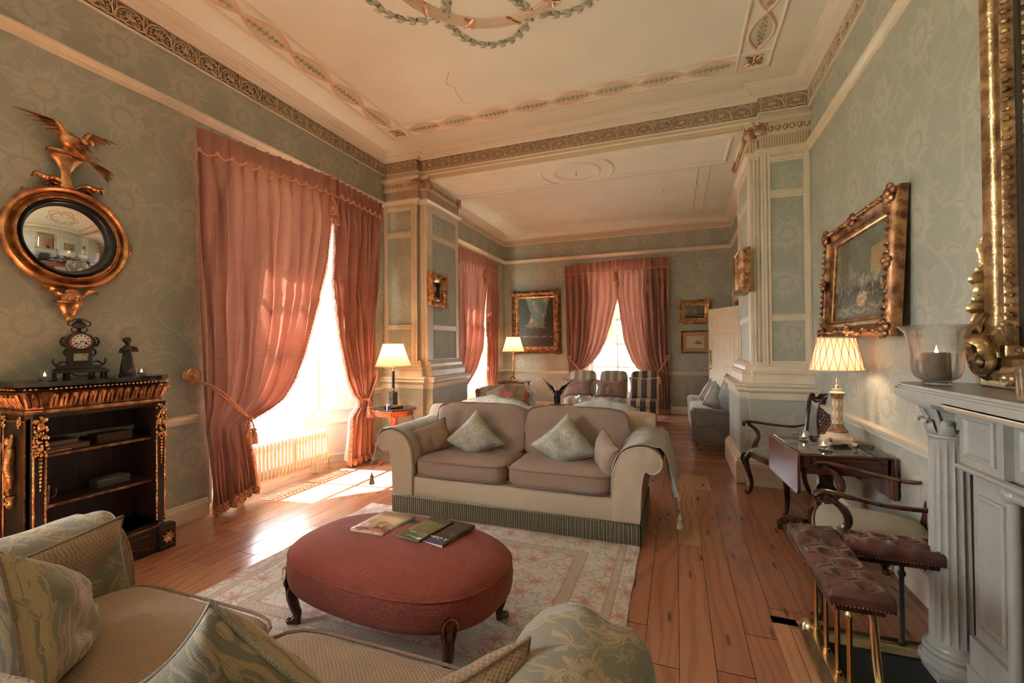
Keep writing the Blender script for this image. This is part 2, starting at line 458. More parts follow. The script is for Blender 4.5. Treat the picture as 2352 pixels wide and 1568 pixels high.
def stripes(name, cols, period, axis='x', off=0.):
    m = Mat(name); P = m.coord(); q = m.xyz(P)[{'x': 0, 'y': 1, 'z': 2}[axis]]
    f = ((q+off)/period).fract(); w = ((m.xyz(P)[0]*700.).sin()*((m.xyz(P)[2]+m.xyz(P)[1])*700.).sin())
    n = len(cols); c = cols[0][1]; acc = 0
    for wd_, col in cols[:-1]:
        acc += wd_; nxt = cols[cols.index((wd_, col))+1][1]; c = m.mix(f.step(acc-.006, acc+.006), c, nxt)
    m.base(c, .8); m.bump(w, .0006); m.b.inputs['Sheen Weight'].default_value = .2; return m.mat
M['stripe'] = stripes('sage_beige_stripe', [(.5, (.225, .23, .185)), (.5, (.47, .40, .30))], .155)
M['stripe_dk'] = stripes('brown_cream_stripe', [(.62, (.062, .052, .045)), (.05, (.62, .50, .36)), (.27, (.50, .36, .22)), (.06, (.62, .50, .36))], .17, 'x', .045)
def silk(name, a, b, trans=.35):
    m = Mat(name); P = m.coord(); x, y, z = m.xyz(P)
    f = m.noise(m.vec(x*2., y*2., z*60.), 1.3, 3); g = m.noise(m.vec(x*1., y*1., z*1.), 14, 4, .6, .8)
    c = m.mix(f*.6+g*.4, a, b); m.base(c, .34); m.b.inputs['Sheen Weight'].default_value = .5
    m.bump(f*.5+g*2.2, .006, .55)
    tr = m.n('BsdfTranslucent'); m.l(c, tr.inputs[0]); mx = m.n('MixShader'); mx.inputs[0].default_value = trans
    m.l(m.b.outputs[0], mx.inputs[1]); m.l(tr.outputs[0], mx.inputs[2]); m.l(mx.outputs[0], m.out.inputs[0]); return m.mat
M['silk'] = silk('rose_silk', (.27, .095, .062), (.40, .175, .12), .08)
M['lining'] = silk('ivory_lining', (.80, .66, .56), (.9, .78, .66), .4)
def fringe_mat(name, a, b, sc=900, axis=None):
    m = Mat(name); P = m.coord(); x, y, z = m.xyz(P)
    w = ((x+y)*sc).sin(); c = m.mix(w.step(-.6, .6), a, b); m.base(c, .7); m.bump(w, .002, .7); return m.mat
M['fringe'] = fringe_mat('rose_gold_fringe', (.40, .15, .085), (.72, .38, .25), 500)
M['cord'] = simple('twisted_rose_cord', (.56, .26, .15), .5, nz=.45, nzs=160)
M['bullion'] = fringe_mat('green_bullion_fringe', (.10, .12, .095), (.38, .31, .21), 330)
M['leather'] = simple('oxblood_leather', (.075, .028, .022), .27, nz=.45, nzs=12, bump=.0008, bs=240)
# rug
def rug_mat():
    m = Mat('ivory_floral_rug'); P = m.coord(); x, y, z = m.xyz(P)
    W, H = 1.15, .93
    dx = x.abs()*-1.0+W; dy = y.abs()*-1.0+H; d = dx.min(dy)
    Q = m.uvshift(P, .035, 7); qx, qy, _ = m.xyz(Q)
    ivory = m.mix(m.noise(P, 30, 4), (.56, .50, .415), (.70, .64, .55))
    def layer(sc, pet, R0, amp, rand, seed, rim, body, core, c, amt=1.0):
        mk, vn, cg, r, a = m.flowers(qx, qy, sc, pet, R0, amp, rand, seed)
        col = m.mix(r.step(R0*.55, R0*.45), body, core); col = m.mix(vn.step(.25, .05)*.5, col, rim)
        mk2, *_ = [mk]
        outer = (r*-1.0+R0+amp*.5)
        c = m.mix(mk*amt, c, col)
        return c
    stem = ((qx*15.0+(qy*11.0).sin()*1.5).sin().abs()).step(.10, .04).max(((qy*13.0+(qx*12.0+1.0).sin()*1.4).sin().abs()).step(.09, .03))
    c = m.mix(stem*.55, ivory, (.30, .33, .27))
    c = layer(9., 3, .20, .14, .9, 5.2, (.2, .22, .18), (.34, .37, .30), (.42, .43, .35), c, .75)
    c = layer(5.2, 8, .26, .10, .6, 1.3, (.26, .10, .08), (.52, .30, .22), (.42, .11, .10), c, .8)
    c = layer(14., 5, .18, .08, 1., 9.4, (.3, .1, .1), (.45, .20, .16), (.6, .5, .4), c, .6)
    band = lambda a, b: d.step(a-.003, a+.003)*(d.step(b+.003, b-.003))
    gr = m.mix(m.noise(Q, 40, 3), (.36, .33, .24), (.46, .42, .32))
    gr = layer(13., 6, .22, .08, .3, 2.2, (.4, .2, .15), (.60, .54, .44), (.45, .16, .12), gr, .8)
    c = m.mix(band(.065, .105), c, gr); c = m.mix(band(.30, .365), c, gr)
    for a in (.06, .105, .295, .365): c = m.mix(band(a, a+.009)*.9, c, (.42, .17, .13))
    c = m.mix(m.noise(P, 240, 2)*.25, c, (.35, .3, .25))
    m.base(c, .95); m.b.inputs['Sheen Weight'].default_value = .3
    m.bump(m.noise(P, 130, 3)*1.2+m.noise(Q, 18, 2), .006, .8); return m.mat
M['rug'] = rug_mat()
def glass(name, col=(1, 1, 1), rough=0., ior=1.45):
    m = Mat(name); m.base(col, rough); m.b.inputs['Transmission Weight'].default_value = 1; m.b.inputs['IOR'].default_value = ior
    # let light through so candles and the view behind stay bright
    tr = m.n('BsdfTransparent'); mx = m.n('MixShader'); mx.inputs[0].default_value = .35
    m.l(m.b.outputs[0], mx.inputs[1]); m.l(tr.outputs[0], mx.inputs[2]); m.l(mx.outputs[0], m.out.inputs[0]); return m.mat
M['glass'] = glass('clear_glass')
def pane():
    m = Mat('window_glass'); tr = m.n('BsdfTransparent'); gl = m.n('BsdfGlossy'); gl.inputs['Roughness'].default_value = .02
    mx = m.n('MixShader'); mx.inputs[0].default_value = .04; m.l(tr.outputs[0], mx.inputs[1]); m.l(gl.outputs[0], mx.inputs[2]); m.l(mx.outputs[0], m.out.inputs[0]); return m.mat
M['pane'] = pane()
M['mirror'] = simple('mirror_silver', (.88, .88, .84), .015, 1.0)
M['silver'] = simple('silver_cup', (.75, .75, .73), .12, 1.0)
M['wax'] = Mat('candle_wax').base((.80, .64, .44), .45).mat
M['wax'].node_tree.nodes['Principled BSDF'].inputs['Subsurface Weight'].default_value = .6
M['wax'].node_tree.nodes['Principled BSDF'].inputs['Subsurface Radius'].default_value = (.03, .015, .006)
def emit(name, col, st):
    m = Mat(name); m.base(col, .5); m.b.inputs['Emission Color'].default_value = (*col, 1); m.b.inputs['Emission Strength'].default_value = st; return m.mat
M['flame'] = emit('candle_flame', (1., .55, .18), 14)
M['bulb'] = emit('lamp_bulb', (1., .72, .42), 12)
def shade():
    m = Mat('pleated_silk_shade'); P = m.coord(); f = m.noise(P, 30, 2); c = m.mix(f, (.78, .52, .36), (.86, .62, .45))
    m.base(c, .7); tr = m.n('BsdfTranslucent'); m.l(c, tr.inputs[0]); mx = m.n('MixShader'); mx.inputs[0].default_value = .55
    m.l(m.b.outputs[0], mx.inputs[1]); m.l(tr.outputs[0], mx.inputs[2]); m.l(mx.outputs[0], m.out.inputs[0]); return m.mat
M['shade'] = shade()
M['ivory_lamp'] = simple('ivory_ceramic', (.68, .55, .38), .3, nz=.1, nzs=8)
M['terracotta'] = simple('brown_ceramic_relief', (.24, .12, .06), .45, nz=.5, nzs=60, bump=.003, bs=110)
M['paper_page'] = simple('paper_edge', (.62, .58, .52), .8)
M['plastic'] = simple('white_plastic', (.80, .78, .72), .35)
M['lawn'] = simple('lawn', (.26, .29, .20), .9, nz=.3, nzs=.6)
M['foliage'] = simple('tree_leaves', (.20, .25, .15), .8, nz=.5, nzs=3)
M['bark'] = simple('bark', (.12, .09, .06), .9, nz=.4, nzs=8)
M['fence_green'] = simple('painted_fence', (.09, .16, .12), .6)
M['gravel'] = simple('gravel_drive', (.62, .58, .50), .9, nz=.2, nzs=20)
M['soot'] = simple('sooty_brick', (.05, .045, .04), .9, nz=.3, nzs=10)
M['slate'] = simple('slate_hearth', (.022, .028, .027), .6, nz=.5, nzs=5, bump=.002, bs=30)
# ---------------------------------------------------------------- room shell
XL, XR, YB, YP, YBM, YPB, YF, XRF = -3.784, 1.27, -2.6, 5.16, 5.24, 6.15, 9.77, 1.05
ZC, ZCF, ZS = 4.05, 3.98, 3.69
PLX, PRX = -3.26, 0.83          # pier front faces
SLX, SRX = -3.16, 0.745         # pier side faces
def wall_with_openings(name, fixed, u0, u1, z1, ops, axis, th):
    """axis 'x': wall plane x=fixed running along y. th = signed thickness away from the room"""
    b = MB()
    def bx(a0, a1, c0, c1):
        if a1-a0 < 1e-4 or c1-c0 < 1e-4: return
        lo, hi = sorted((fixed, fixed+th))
        if axis == 'x': b.box(lo, hi, a0, a1, c0, c1)
        else: b.box(a0, a1, lo, hi, c0, c1)
    cur = u0
    for a0, a1, c0, c1 in ops:
        bx(cur, a0, 0, z1); bx(a0, a1, 0, c0); bx(a0, a1, c1, z1); cur = a1
    bx(cur, u1, 0, z1)
    return struct(b.build(name, M['paper'], smooth=False))
WA = (2.70, 4.75); WB = (6.95, 9.0); WD = (-1.75, 0.3)
wall_with_openings('wall_left', XL, YB, YF+.5, 4.3, [(WD[0], WD[1], 0, 3.15), (WA[0], WA[1], 0, 3.15), (WB[0], WB[1], 0, 3.15)], 'x', -.42)
wall_with_openings('wall_right', XR, YB-.3, 5.6, 4.3, [], 'x', .3)
wall_with_openings('wall_right_far', XRF, 5.7, YF+.5, 4.3, [(8.35, 9.35, 0, 2.2)], 'x', .5)
wall_with_openings('wall_far', YF, XL, XRF, 4.3, [(-1.78, -.62, .42, 3.05)], 'y', .42)
wall_with_openings('wall_back', YB, XL, XR, 4.3, [], 'y', -.2)
b = MB(); b.box(XL-.42, XR+.3, YB-.2, YBM, -.12, 0); struct(b.build('floor', M['floor'], smooth=False))
b = MB(); b.box(XL-.42, 2.6, YBM, YF+.42, -.12, -.001); struct(b.build('floor_far_room', M['floor_far'], smooth=False))
b = MB(); b.box(XL-.42, XR+.3, YB-.2, YPB-.05, ZC, ZC+.25); struct(b.build('ceiling', M['ceil'], smooth=False))
b = MB(); b.box(XL-.42, XRF+.5, YPB-.05, YF+.42, ZCF, ZCF+.3); struct(b.build('ceiling_far_room', M['ceil_far'], smooth=False))
b = MB(); b.box(XRF+.5, 2.6, 7.4, 10.2, 2.6, 2.75); b.box(2.55, 2.65, 7.4, 10.2, 0, 2.7); b.box(XRF+.5, 2.6, 10.1, 10.25, 0, 2.7); b.box(XRF+.5, 2.6, 7.3, 7.42, 0, 2.7)
struct(b.build('wall_hallway', simple('hall_paint', (.5, .47, .38), .7), smooth=False))
# piers (papered body, cream mouldings) and beam
for nm, xw, xf, xs, sg in (('wall_pier_left', XL, PLX, SLX, 1), ('wall_pier_right', XR, PRX, SRX, -1)):
    b = MB()
    def bb(x0, x1, *a): b.box(min(x0, x1), max(x0, x1), *a)
    bb(xw-sg*.02 if sg > 0 else xw+.3, xf, YP, YPB, 0, ZS+.02); bb(xf-sg*.05, xs, YBM, YPB, 0, ZS+.02)
    if sg < 0: bb(XRF-.02, XR+.3, 5.3, 5.75, 0, ZC)
    bb(xw, xf+sg*.13, YP-.08, YPB+.05, 0, .93); bb(xf-sg*.05, xs+sg*.13, YBM-.08, YPB+.05, 0, .93)
    struct(b.build(nm, M['paper'], smooth=False))
b = MB(); b.box(XL, XR+.3, YBM, YPB, ZS, ZC+.01)
b.box(XL, PLX, YP, YBM+.02, ZS, ZC); b.box(PRX, XR, YP, YBM+.02, ZS, ZC)
struct(b.build('ceiling_beam', M['fascia'], smooth=False))
b = MB(); b.box(SLX+.02, SRX-.02, YBM+.03, YPB-.03, ZS-.006, ZS+.001); struct(b.build('ceiling_beam_soffit', M['ceil'], smooth=False))
# fillet along the beam face and soffit panel mouldings
b = MB(); b.run([(SLX, YBM), (SRX, YBM)], [(0, 3.737), (.012, 3.739), (.014, 3.745), (.012, 3.751), (0, 3.753)])
def flatpath(b, pts, w, z, h, closed=False):
    """raised fillet on a ceiling following pts (x, y)"""
    n = len(pts); P = [Vector(p) for p in pts]; vs = []
    for i in range(n):
        a = P[(i-1) % n] if closed or i else P[i]; c = P[(i+1) % n] if closed or i < n-1 else P[i]
        if closed or 0 < i < n-1:
            t1 = (P[i]-a).normalized(); t2 = (c-P[i]).normalized(); n1 = Vector((-t1.y, t1.x)); n2 = Vector((-t2.y, t2.x)); m = n1+n2; m = m/(m.length_squared/2) if m.length > .2 else n1
        else: t = (c-a).normalized(); m = Vector((-t.y, t.x))
        for d, dz in ((-.5, 0), (-.38, .6), (-.12, 1), (.12, 1), (.38, .6), (.5, 0)):
            q = P[i]+m*(d*w); vs.append((q.x, q.y, z-dz*h))
    fs = []
    for i in range(n if closed else n-1):
        j = (i+1) % n
        for k in range(5): fs.append((i*6+k, i*6+k+1, j*6+k+1, j*6+k))
    b.add(vs, fs)
def arc(cx, cy, r, a0, a1, n=40): return [(cx+r*math.cos(math.radians(lerp(a0, a1, i/n))), cy+r*math.sin(math.radians(lerp(a0, a1, i/n)))) for i in range(n+1)]
sx0, sx1, sy0, sy1, mx, my = SLX+.13, SRX-.16, YBM+.13, YPB-.14, -1.2, 5.70
zs = ZS-.006
flatpath(b, arc(mx, my, .29, 0, 360, 60)[:-1], .05, zs, .02, True)
for s_, xe in ((-1, sx0), (1, sx1)):
    q = math.degrees(math.asin((sy1-my)/.47))
    a = arc(mx, my, .47, 90+ (90-q), 180+q-0, 24) if s_ < 0 else arc(mx, my, .47, 90-(90-q), -q, 24)
    flatpath(b, a+[(xe, sy0), (xe, sy1)], .05, zs, .018, True)
struct(b.build('trim_1', M['ceil']))
b = MB(); b.tube([(mx, my, zs), (mx, my, zs-.03), (mx+.012, my, zs-.045), (mx, my, zs-.06), (mx-.012, my, zs-.045)], .005, 6)
tag(b.build('ceiling_hook', M['brass_old']), 'small metal hook in the round moulding under the arch', 'hook')
# room outline used by the running mouldings
main_line = [(XL, YB), (XL, YP), (PLX, YP), (PLX, YBM), (SLX, YBM), (SRX, YBM), (PRX, YBM), (PRX, YP), (XR, YP), (XR, YB)]
mainR = list(main_line)
cornice_prof = [(0, 3.948), (.022, 3.95), (.03, 3.957), (.05, 3.966), (.052, 3.975), (.075, 3.985), (.078, 3.995), (.092, 3.998), (.095, 4.012), (.115, 4.02), (.12, 4.03), (.15, 4.043), (.152, 4.053)]
b = MB(); b.run([(XR, YB), (XR, YP), (PRX, YP), (PRX, YBM), (PLX, YBM), (PLX, YP), (XL, YP), (XL, YB)][::-1], cornice_prof, side=1)
struct(b.build('trim_cornice', M['cornice'], angle=25))
b = MB(); b.run(mainR[:5]+mainR[5:], [(0, 3.783), (.016, 3.785), (.022, 3.793), (.016, 3.80), (0.004, 3.803)]); struct(b.build('trim_cornice_bead', M['cornice']))
# anthemion frieze: painted ground + relief motifs
b = MB(); b.run([(XL, YB), (XL, YP), (PLX, YP), (PLX, YBM), (PRX, YBM), (PRX, YP), (XR, YP), (XR, YB)], [(.001, 3.80), (.006, 3.802), (.006, 3.948), (0, 3.95)])
struct(b.build('trim_frieze_ground', M['frieze_bg']))
def motif():
    """one palmette under an arch, 0.19 wide, 0.14 tall, in XZ facing -Y"""
    m = MB(); h = .14; w = .19
    arch = [(w*.46*math.cos(a), -.010, .042+.086*math.sin(a)) for a in [PI*i/14 for i in range(15)]]
    m.tube([(w*.46, -.010, .02)]+arch+[(-w*.46, -.010, .02)], .0062, 5)
    for k in range(-3, 4):
        a = k*.40; L = .052-.006*abs(k)
        p0 = Vector((0, -.012, .050)); dr = Vector((math.sin(a), 0, math.cos(a))); q = p0+dr*L
        m.tube([p0, p0+dr*L*.5+Vector((.004*k, -.006, 0)), q+Vector((.006*(1 if k > 0 else -1 if k < 0 else 0), 0, -.004*abs(k)))], [.003, .0062, .0035], 5)
    for s in (-1, 1):
        m.tube(crom([(s*.01, -.012, .045), (s*.03, -.014, .022), (s*.06, -.013, .028), (s*.055, -.013, .046), (s*.04, -.012, .038)], 4), [.005]*8+[.004]*9, 5)
        for q in range(5):
            a = .35+q*.5; m.ball((s*.058*math.cos(a*.8)*1.05, -.01, .05+.058*math.sin(a*.9)), (.010, .008, .007), 6, 4)
        m.tube(crom([(s*w*.5, -.010, .02), (s*w*.42, -.013, .09), (s*w*.47, -.012, .135), (s*w*.40, -.011, .125)], 4), .0048, 5)
        m.ball((s*w*.5, -.01, .10), (.007, .008, .03), 6, 4)
    m.tube([(x, -.012, .012+.006*math.sin(x*90)) for x in [-w*.5+w*i/10 for i in range(11)]], .0065, 5)
    return m
_mo = motif()
def frieze(b, x0, y0, x1, y1, n):
    d = Vector((x1-x0, y1-y0)); L = d.length; ang = math.atan2(d.y, d.x)
    for i in range(n):
        c = Vector((x0, y0))+d*((i+.5)/n); mt = T(c.x, c.y, 3.803) @ Matrix.Rotation(ang, 4, 'Z') @ S(L/n/.19, 1, 1.0)
        b.add(_mo.v, _mo.f, mt)
b = MB(); frieze(b, XL+.006, 1.2, XL+.006, YP, 20); frieze(b, XL, YP-.006, PLX, YP-.006, 3); frieze(b, SLX-.03, YBM-.006, SRX+.03, YBM-.006, 20)
frieze(b, PRX, YP-.006, XR, YP-.006, 2); frieze(b, XR-.006, YP, XR-.006, 1.9, 17)
# left wall motifs must face +x: build() handles orientation because travel direction is +y there
struct(b.build('trim_frieze_relief', M['frieze'], fixn=False))
# picture rail, chair rail, skirting
pic = [(0, 3.345), (.012, 3.348), (.018, 3.36), (.022, 3.372), (.04, 3.385), (.052, 3.40), (.052, 3.412), (.03, 3.42), (0, 3.42)]
full = [(XL, YB), (XL, YP), (PLX, YP), (PLX, YBM), (SLX, YBM), (SLX, YPB), (XL, YPB), (XL, YF), (XRF, YF), (XRF, YPB), (SRX, YPB), (SRX, YBM), (PRX, YBM), (PRX, YP), (XR, YP), (XR, YB)]
b = MB(); b.run(full, pic); struct(b.build('trim_picture_rail', M['cream'], angle=25))
def chair(y0, y1): return None
dado = [(0, .80), (.012, .80), (.014, .812), (.022, .815), (.026, .828), (.036, .835), (.042, .85), (.046, .862), (.03, .87), (0, .872)]
b = MB()
for seg in ([(XL, YB), (XL, WD[0]-.1)], [(XL, WD[1]+.1), (XL, WA[0]-.12)], [(XL, WA[1]+.05), (XL, YP-.09)], [(XL, YPB+.06), (XL, WB[0]-.1)], [(XL, WB[1]+.1), (XL, YF), (-1.95, YF)], [(-.45, YF), (XRF, YF), (XRF, 9.5)], [(XR, YP-.09), (XR, YB)]):
    b.run(seg, dado)
struct(b.build('trim_chair_rail', M['cream'], angle=25))
skirt = [(0, 0), (.022, 0), (.022, .105), (.018, .112), (.02, .12), (.014, .126), (.014, .135), (.006, .148), (0, .15)]
ped = .13; pd = .08
b = MB()
for seg in ([(XL, YB), (XL, WD[0]-.1)], [(XL, WD[1]+.1), (XL, WA[0]-.02)], [(XL, WA[1]+.02), (XL, YP-pd)], [(XL, YPB+.06), (XL, WB[0]-.02)], [(XL, WB[1]+.02), (XL, YF), (XRF, YF), (XRF, 9.5)]):
    b.run(seg, skirt)
struct(b.build('baseboard_left', M['cream'], angle=25))
b = MB(); b.run([(XR, YP-pd), (XR, YB)], skirt); struct(b.build('baseboard_right', M['cream'], angle=25))
# far room cornice
farl = [(SLX, YPB), (XL, YPB), (XL, YF), (XRF, YF), (XRF, YPB), (SRX, YPB)]
fc = [(0, 3.76), (.014, 3.762), (.018, 3.77), (.01, 3.778), (.008, 3.87), (.03, 3.875), (.034, 3.885), (.05, 3.888), (.05, 3.90), (.07, 3.91), (.095, 3.94), (.12, 3.955), (.15, 3.975), (.15, 3.985)]
b = MB(); b.run(farl, fc); struct(b.build('trim_cornice_far', M['cornice'], angle=25))
b = MB(); b.run(farl, [(.009, 3.779), (.011, 3.78), (.011, 3.868), (.009, 3.87)]); struct(b.build('trim_cornice_far_band', M['fascia']))
b = MB()
for i in range(150):
    x = XL+.06+(XRF-XL-.12)*i/150; b.box(x, x+.016, YF-.046, YF-.03, 3.868, 3.884)
struct(b.build('trim_dentils', M['cornice'], smooth=False))
# far ceiling panel lines
b = MB()
for o in (.62, .78): flatpath(b, [(XL+o, YPB+.02), (XL+o, YF-o), (XRF-o+.05, YF-o), (XRF-o+.05, YPB+.02)], .03, ZCF, .012)
struct(b.build('trim_2', M['ceil_far']))
# pier dressing --------------------------------------------------
def pier_dress(nm, xw, xf, xs, sg):
    Lx = [(xw, YP), (xf, YP), (xf, YBM), (xs, YBM), (xs, YPB)]
    line = Lx if sg > 0 else [(xs, YPB), (xs, YBM), (xf, YBM), (xf, YP), (xw, YP)]
    wide = [(xw, YP-pd), (xf+sg*ped, YP-pd), (xf+sg*ped, YBM-pd), (xs+sg*ped, YBM-pd), (xs+sg*ped, YPB+.05), (xw if sg > 0 else XRF, YPB+.05)]
    if sg < 0: wide = wide[::-1]
    b = MB()
    b.run(wide, [(-.02, .86), (.006, .862), (.012, .875), (.012, .93), (.03, .945), (.045, .955), (.045, .985), (.06, 1.0), (.062, 1.02), (-.03, 1.03)])
    b.run(wide, [(-.2, 1.02), (-.025, 1.02), (-.025, 1.10), (-.035, 1.115), (-.02, 1.13), (-.03, 1.145), (-.055, 1.15), (-.06, 1.19), (-.075, 1.20), (-.07, 1.215), (-.10, 1.24), (-.2, 1.25)])
    b.run(wide, [(0, 0), (.05, 0), (.05, .20), (.045, .21), (.05, .22), (.038, .23), (.034, .25), (.02, .255), (.018, .275), (0, .28)])
    # corner pilaster strips (fluted)
    for x, y, ax in ((xf, YP, 'f'), (xf, YBM, 's')): pass
    def fl(x0, x1, y0, y1): b.box(min(x0, x1), max(x0, x1), min(y0, y1), max(y0, y1), 1.15, 3.40)
    g = .011
    fl(xf-sg*.085, xf-sg*.060, YP-g, YP); fl(xf-sg*.050, xf-sg*.030, YP-g*1.6, YP); fl(xf-sg*.022, xf+sg*.004, YP-g, YP+.01)
    fl(xf+sg*.012, xf+sg*.030, YBM-g, YBM); fl(xf+sg*.040, xf+sg*.062, YBM-g*1.5, YBM); fl(xf+sg*.072, xs+sg*.012, YBM-g, YBM)
    for q in (0.0, .055, .11): fl(xs, xs+sg*g, YBM+q, YBM+q+.03)
    fl(xs, xs+sg*.006, YBM-.004, YBM+.145); fl(xf-sg*.09, xf+sg*.004, YP-.004, YP+.01); fl(xf, xs, YBM-.005, YBM)
    fl(xs, xs+sg*.012, YPB-.09, YPB); fl(xs, xs+sg*.018, YPB-.06, YPB-.03)
    fl(xw, xw+sg*.065, YP-.012, YP); fl(xw+sg*.012, xw+sg*.04, YP-.02, YP)
    # horizontal bars and panel frames on the front and on the side
    bars = [(1.13, 1.25), (1.655, 1.725), (2.905, 2.985), (3.27, 3.345)]
    x0, x1 = sorted((xw+sg*.06, xf-sg*.085))
    for z0, z1 in bars:
        h = z1-z0
        b.box(x0, x1, YP-.010, YP, z0, z1); b.box(x0, x1, YP-.017, YP, z0+h*.25, z0+h*.55); b.box(x0, x1, YP-.022, YP, z1-h*.2, z1-h*.06)
        xa, xb = sorted((xs, xs+sg*.010)); b.box(xa, xb, YBM+.14, YPB-.09, z0, z1)
        xa, xb = sorted((xs, xs+sg*.018)); b.box(xa, xb, YBM+.14, YPB-.09, z0+h*.25, z0+h*.55); b.box(xa, xb, YBM+.14, YPB-.09, z1-h*.2, z1-h*.06)
    struct(b.build('trim_'+nm, M['cream'], bevel=.002, angle=25))
    # capital: fluted neck, egg and dart, volutes
    b = MB(); neck = [(0, 3.42), (.0, 3.56)]
    b.run(line, [(0, 3.40), (.006, 3.421), (.006, 3.545), (.02, 3.55), (.024, 3.565), (.012, 3.57)])
    b.run(line, [(.012, 3.57), (.02, 3.58), (.02, 3.60), (.03, 3.64), (.035, 3.65), (.01, 3.652)])
    b.run(line, [(.0, 3.65), (.03, 3.655), (.035, 3.672), (.05, 3.676), (.062, 3.692), (.064, 3.712), (0, 3.72)])
    struct(b.build('trim_capital_'+nm, simple('capital_cream_'+nm, (.62, .54, .42), .5)))
    b = MB(); e = MB()
    def along(p, q, fn, pitch):
        d = Vector(q)-Vector(p); n = max(1, int(d.length/pitch)); a = math.atan2(d.y, d.x)
        for i in range(n): c = Vector(p)+d*((i+.5)/n); fn(T(c.x, c.y, 0) @ Matrix.Rotation(a if sg > 0 or True else a, 4, 'Z'))
    segs = list(zip(line, line[1:]))
    for p, q in segs:
        along(p, q, lambda mt: b.box(-.0045, .0045, -.0085, .0, 3.43, 3.54, mt), .022)
        along(p, q, lambda mt: e.ball((0, -.030, 3.615), (.017, .015, .025), 8, 6, mt), .062)
        along(p, q, lambda mt: b.tube([(-.024, -.026, 3.645), (-.022, -.028, 3.60), (0, -.024, 3.583), (.022, -.028, 3.60), (.024, -.026, 3.645)], .0042, 5, M=mt), .062)
    struct(b.build('trim_capital_flutes_'+nm, simple('capital_umber_'+nm, (.40, .25, .15), .6)))
    struct(e.build('trim_capital_eggs_'+nm, M['gilt_fine']))
    b = MB()
    def volute(mt):
        P = []; 
        for i in range(46):
            a = i*.33; r = .058*math.exp(-a*.105); P.append((r*math.cos(a+1.9), -.006-.0007*i, r*math.sin(a+1.9)))
        b.tube(P, [.0125*math.exp(-i*.022) for i in range(46)], 6, M=mt)
        b.lathe([(.048, 0), (.048, .012), (.006, .03)], 16, M=mt @ R('X', 90))
        b.tube(crom([(.03, .0, .05), (-.01, -.01, .066), (-.045, 0, .078)], 4), .011, 6, M=mt); b.ball((-.055, 0, .08), .02, 8, 5, mt); b.ball((.055, .0, .055), .016, 8, 5, mt)
    o_ = .035
    volute(T(xf+sg*.0, YP-o_, 3.60) @ S(-sg, 1, 1)); volute(T(xs+sg*.0, YBM-o_, 3.60) @ S(-sg, 1, 1))
    volute(T(xs+sg*o_, YPB-.02, 3.60) @ Matrix.Rotation(sg*PI/2, 4, 'Z') @ S(-1, 1, 1)); volute(T(xs+sg*o_, YBM+.03, 3.60) @ Matrix.Rotation(sg*PI/2, 4, 'Z'))
    struct(b.build('trim_capital_volutes_'+nm, gilt('bronzed_plaster_'+nm, (.42, .22, .12), (.66, .47, .30), .45, 60, .001)))
pier_dress('pier_left', XL, PLX, SLX, 1); pier_dress('pier_right', XR, PRX, SRX, -1)

# ---------------------------------------------------------------- main ceiling ornament
# guilloche band of ovals in a raised border, gilt stars in the corners
cx0, cx1, cyf = -3.185, .70, 4.615
hw = .135
b = MB(); zc = ZC
for o in (-hw, hw):
    s_ = 1 if o > 0 else -1
    flatpath(b, [(cx0-o, YB), (cx0-o, cyf+o), (cx1+o, cyf+o), (cx1+o, YB)], .032, zc, .014)
for x in (cx0, cx1):
    s_ = 1 if x == cx0 else -1
    flatpath(b, [(x+s_*hw, cyf-hw), (x+s_*hw, cyf+hw)], .02, zc, .012); flatpath(b, [(x-hw, cyf-hw), (x+hw, cyf-hw)], .02, zc, .012)
struct(b.build('trim_3', M['cornice']))
gr = MB(); rb = MB(); lf = MB()
def guilloche(p, q, n):
    d = Vector(q)-Vector(p); L = d.length/n; t = d.normalized(); nn = Vector((-t.y, t.x))
    for i in range(n):
        c = Vector(p)+t*L*(i+.5)
        pts = [(c+t*(L*.455*math.cos(a))+nn*(hw*.62*math.sin(a))) for a in [2*PI*k/28 for k in range(28)]]
        gr.add([(v.x, v.y, zc-.004) for v in pts], [tuple(range(28))])
        for k in range(-3, 4):
            for s in (-1, 1):
                u = k*L*.11; a0 = c+t*u; a1 = c+t*(u+L*.045)+nn*(s*hw*.20*(1-abs(k)*.16)); 
                lf.tube([(a0.x, a0.y, zc-.008), ((a0.x+a1.x)/2, (a0.y+a1.y)/2, zc-.013), (a1.x, a1.y, zc-.010)], [.003, .006, .008], 5)
        e0 = c-t*L*.36; e1 = c+t*L*.38; lf.tube([(e0.x, e0.y, zc-.008), (c.x, c.y, zc-.011), (e1.x, e1.y, zc-.008)], .0045, 5)
    for s in (-1, 1):
        path = []
        for i in range(n*12+1):
            u = i/12; v = Vector(p)+t*L*u+nn*(s*hw*.72*math.sin(PI*u)); path.append((v.x, v.y))
        flatpath(rb, path, .030, zc, .013)
guilloche((cx0, cyf-hw-.02), (cx0, cyf-hw-.02-.485*14), 14)
guilloche((cx0+hw+.02, cyf), (cx1-hw-.02, cyf), 8)
guilloche((cx1, cyf-hw-.02), (cx1, cyf-hw-.02-.485*14), 14)
struct(gr.build('trim_4', M['panel_green'], fixn=False)); struct(rb.build('trim_5', M['ribbon_pink']))
struct(lf.build('trim_6', simple('leaf_sprig', (.50, .42, .30), .6)))
st = MB()
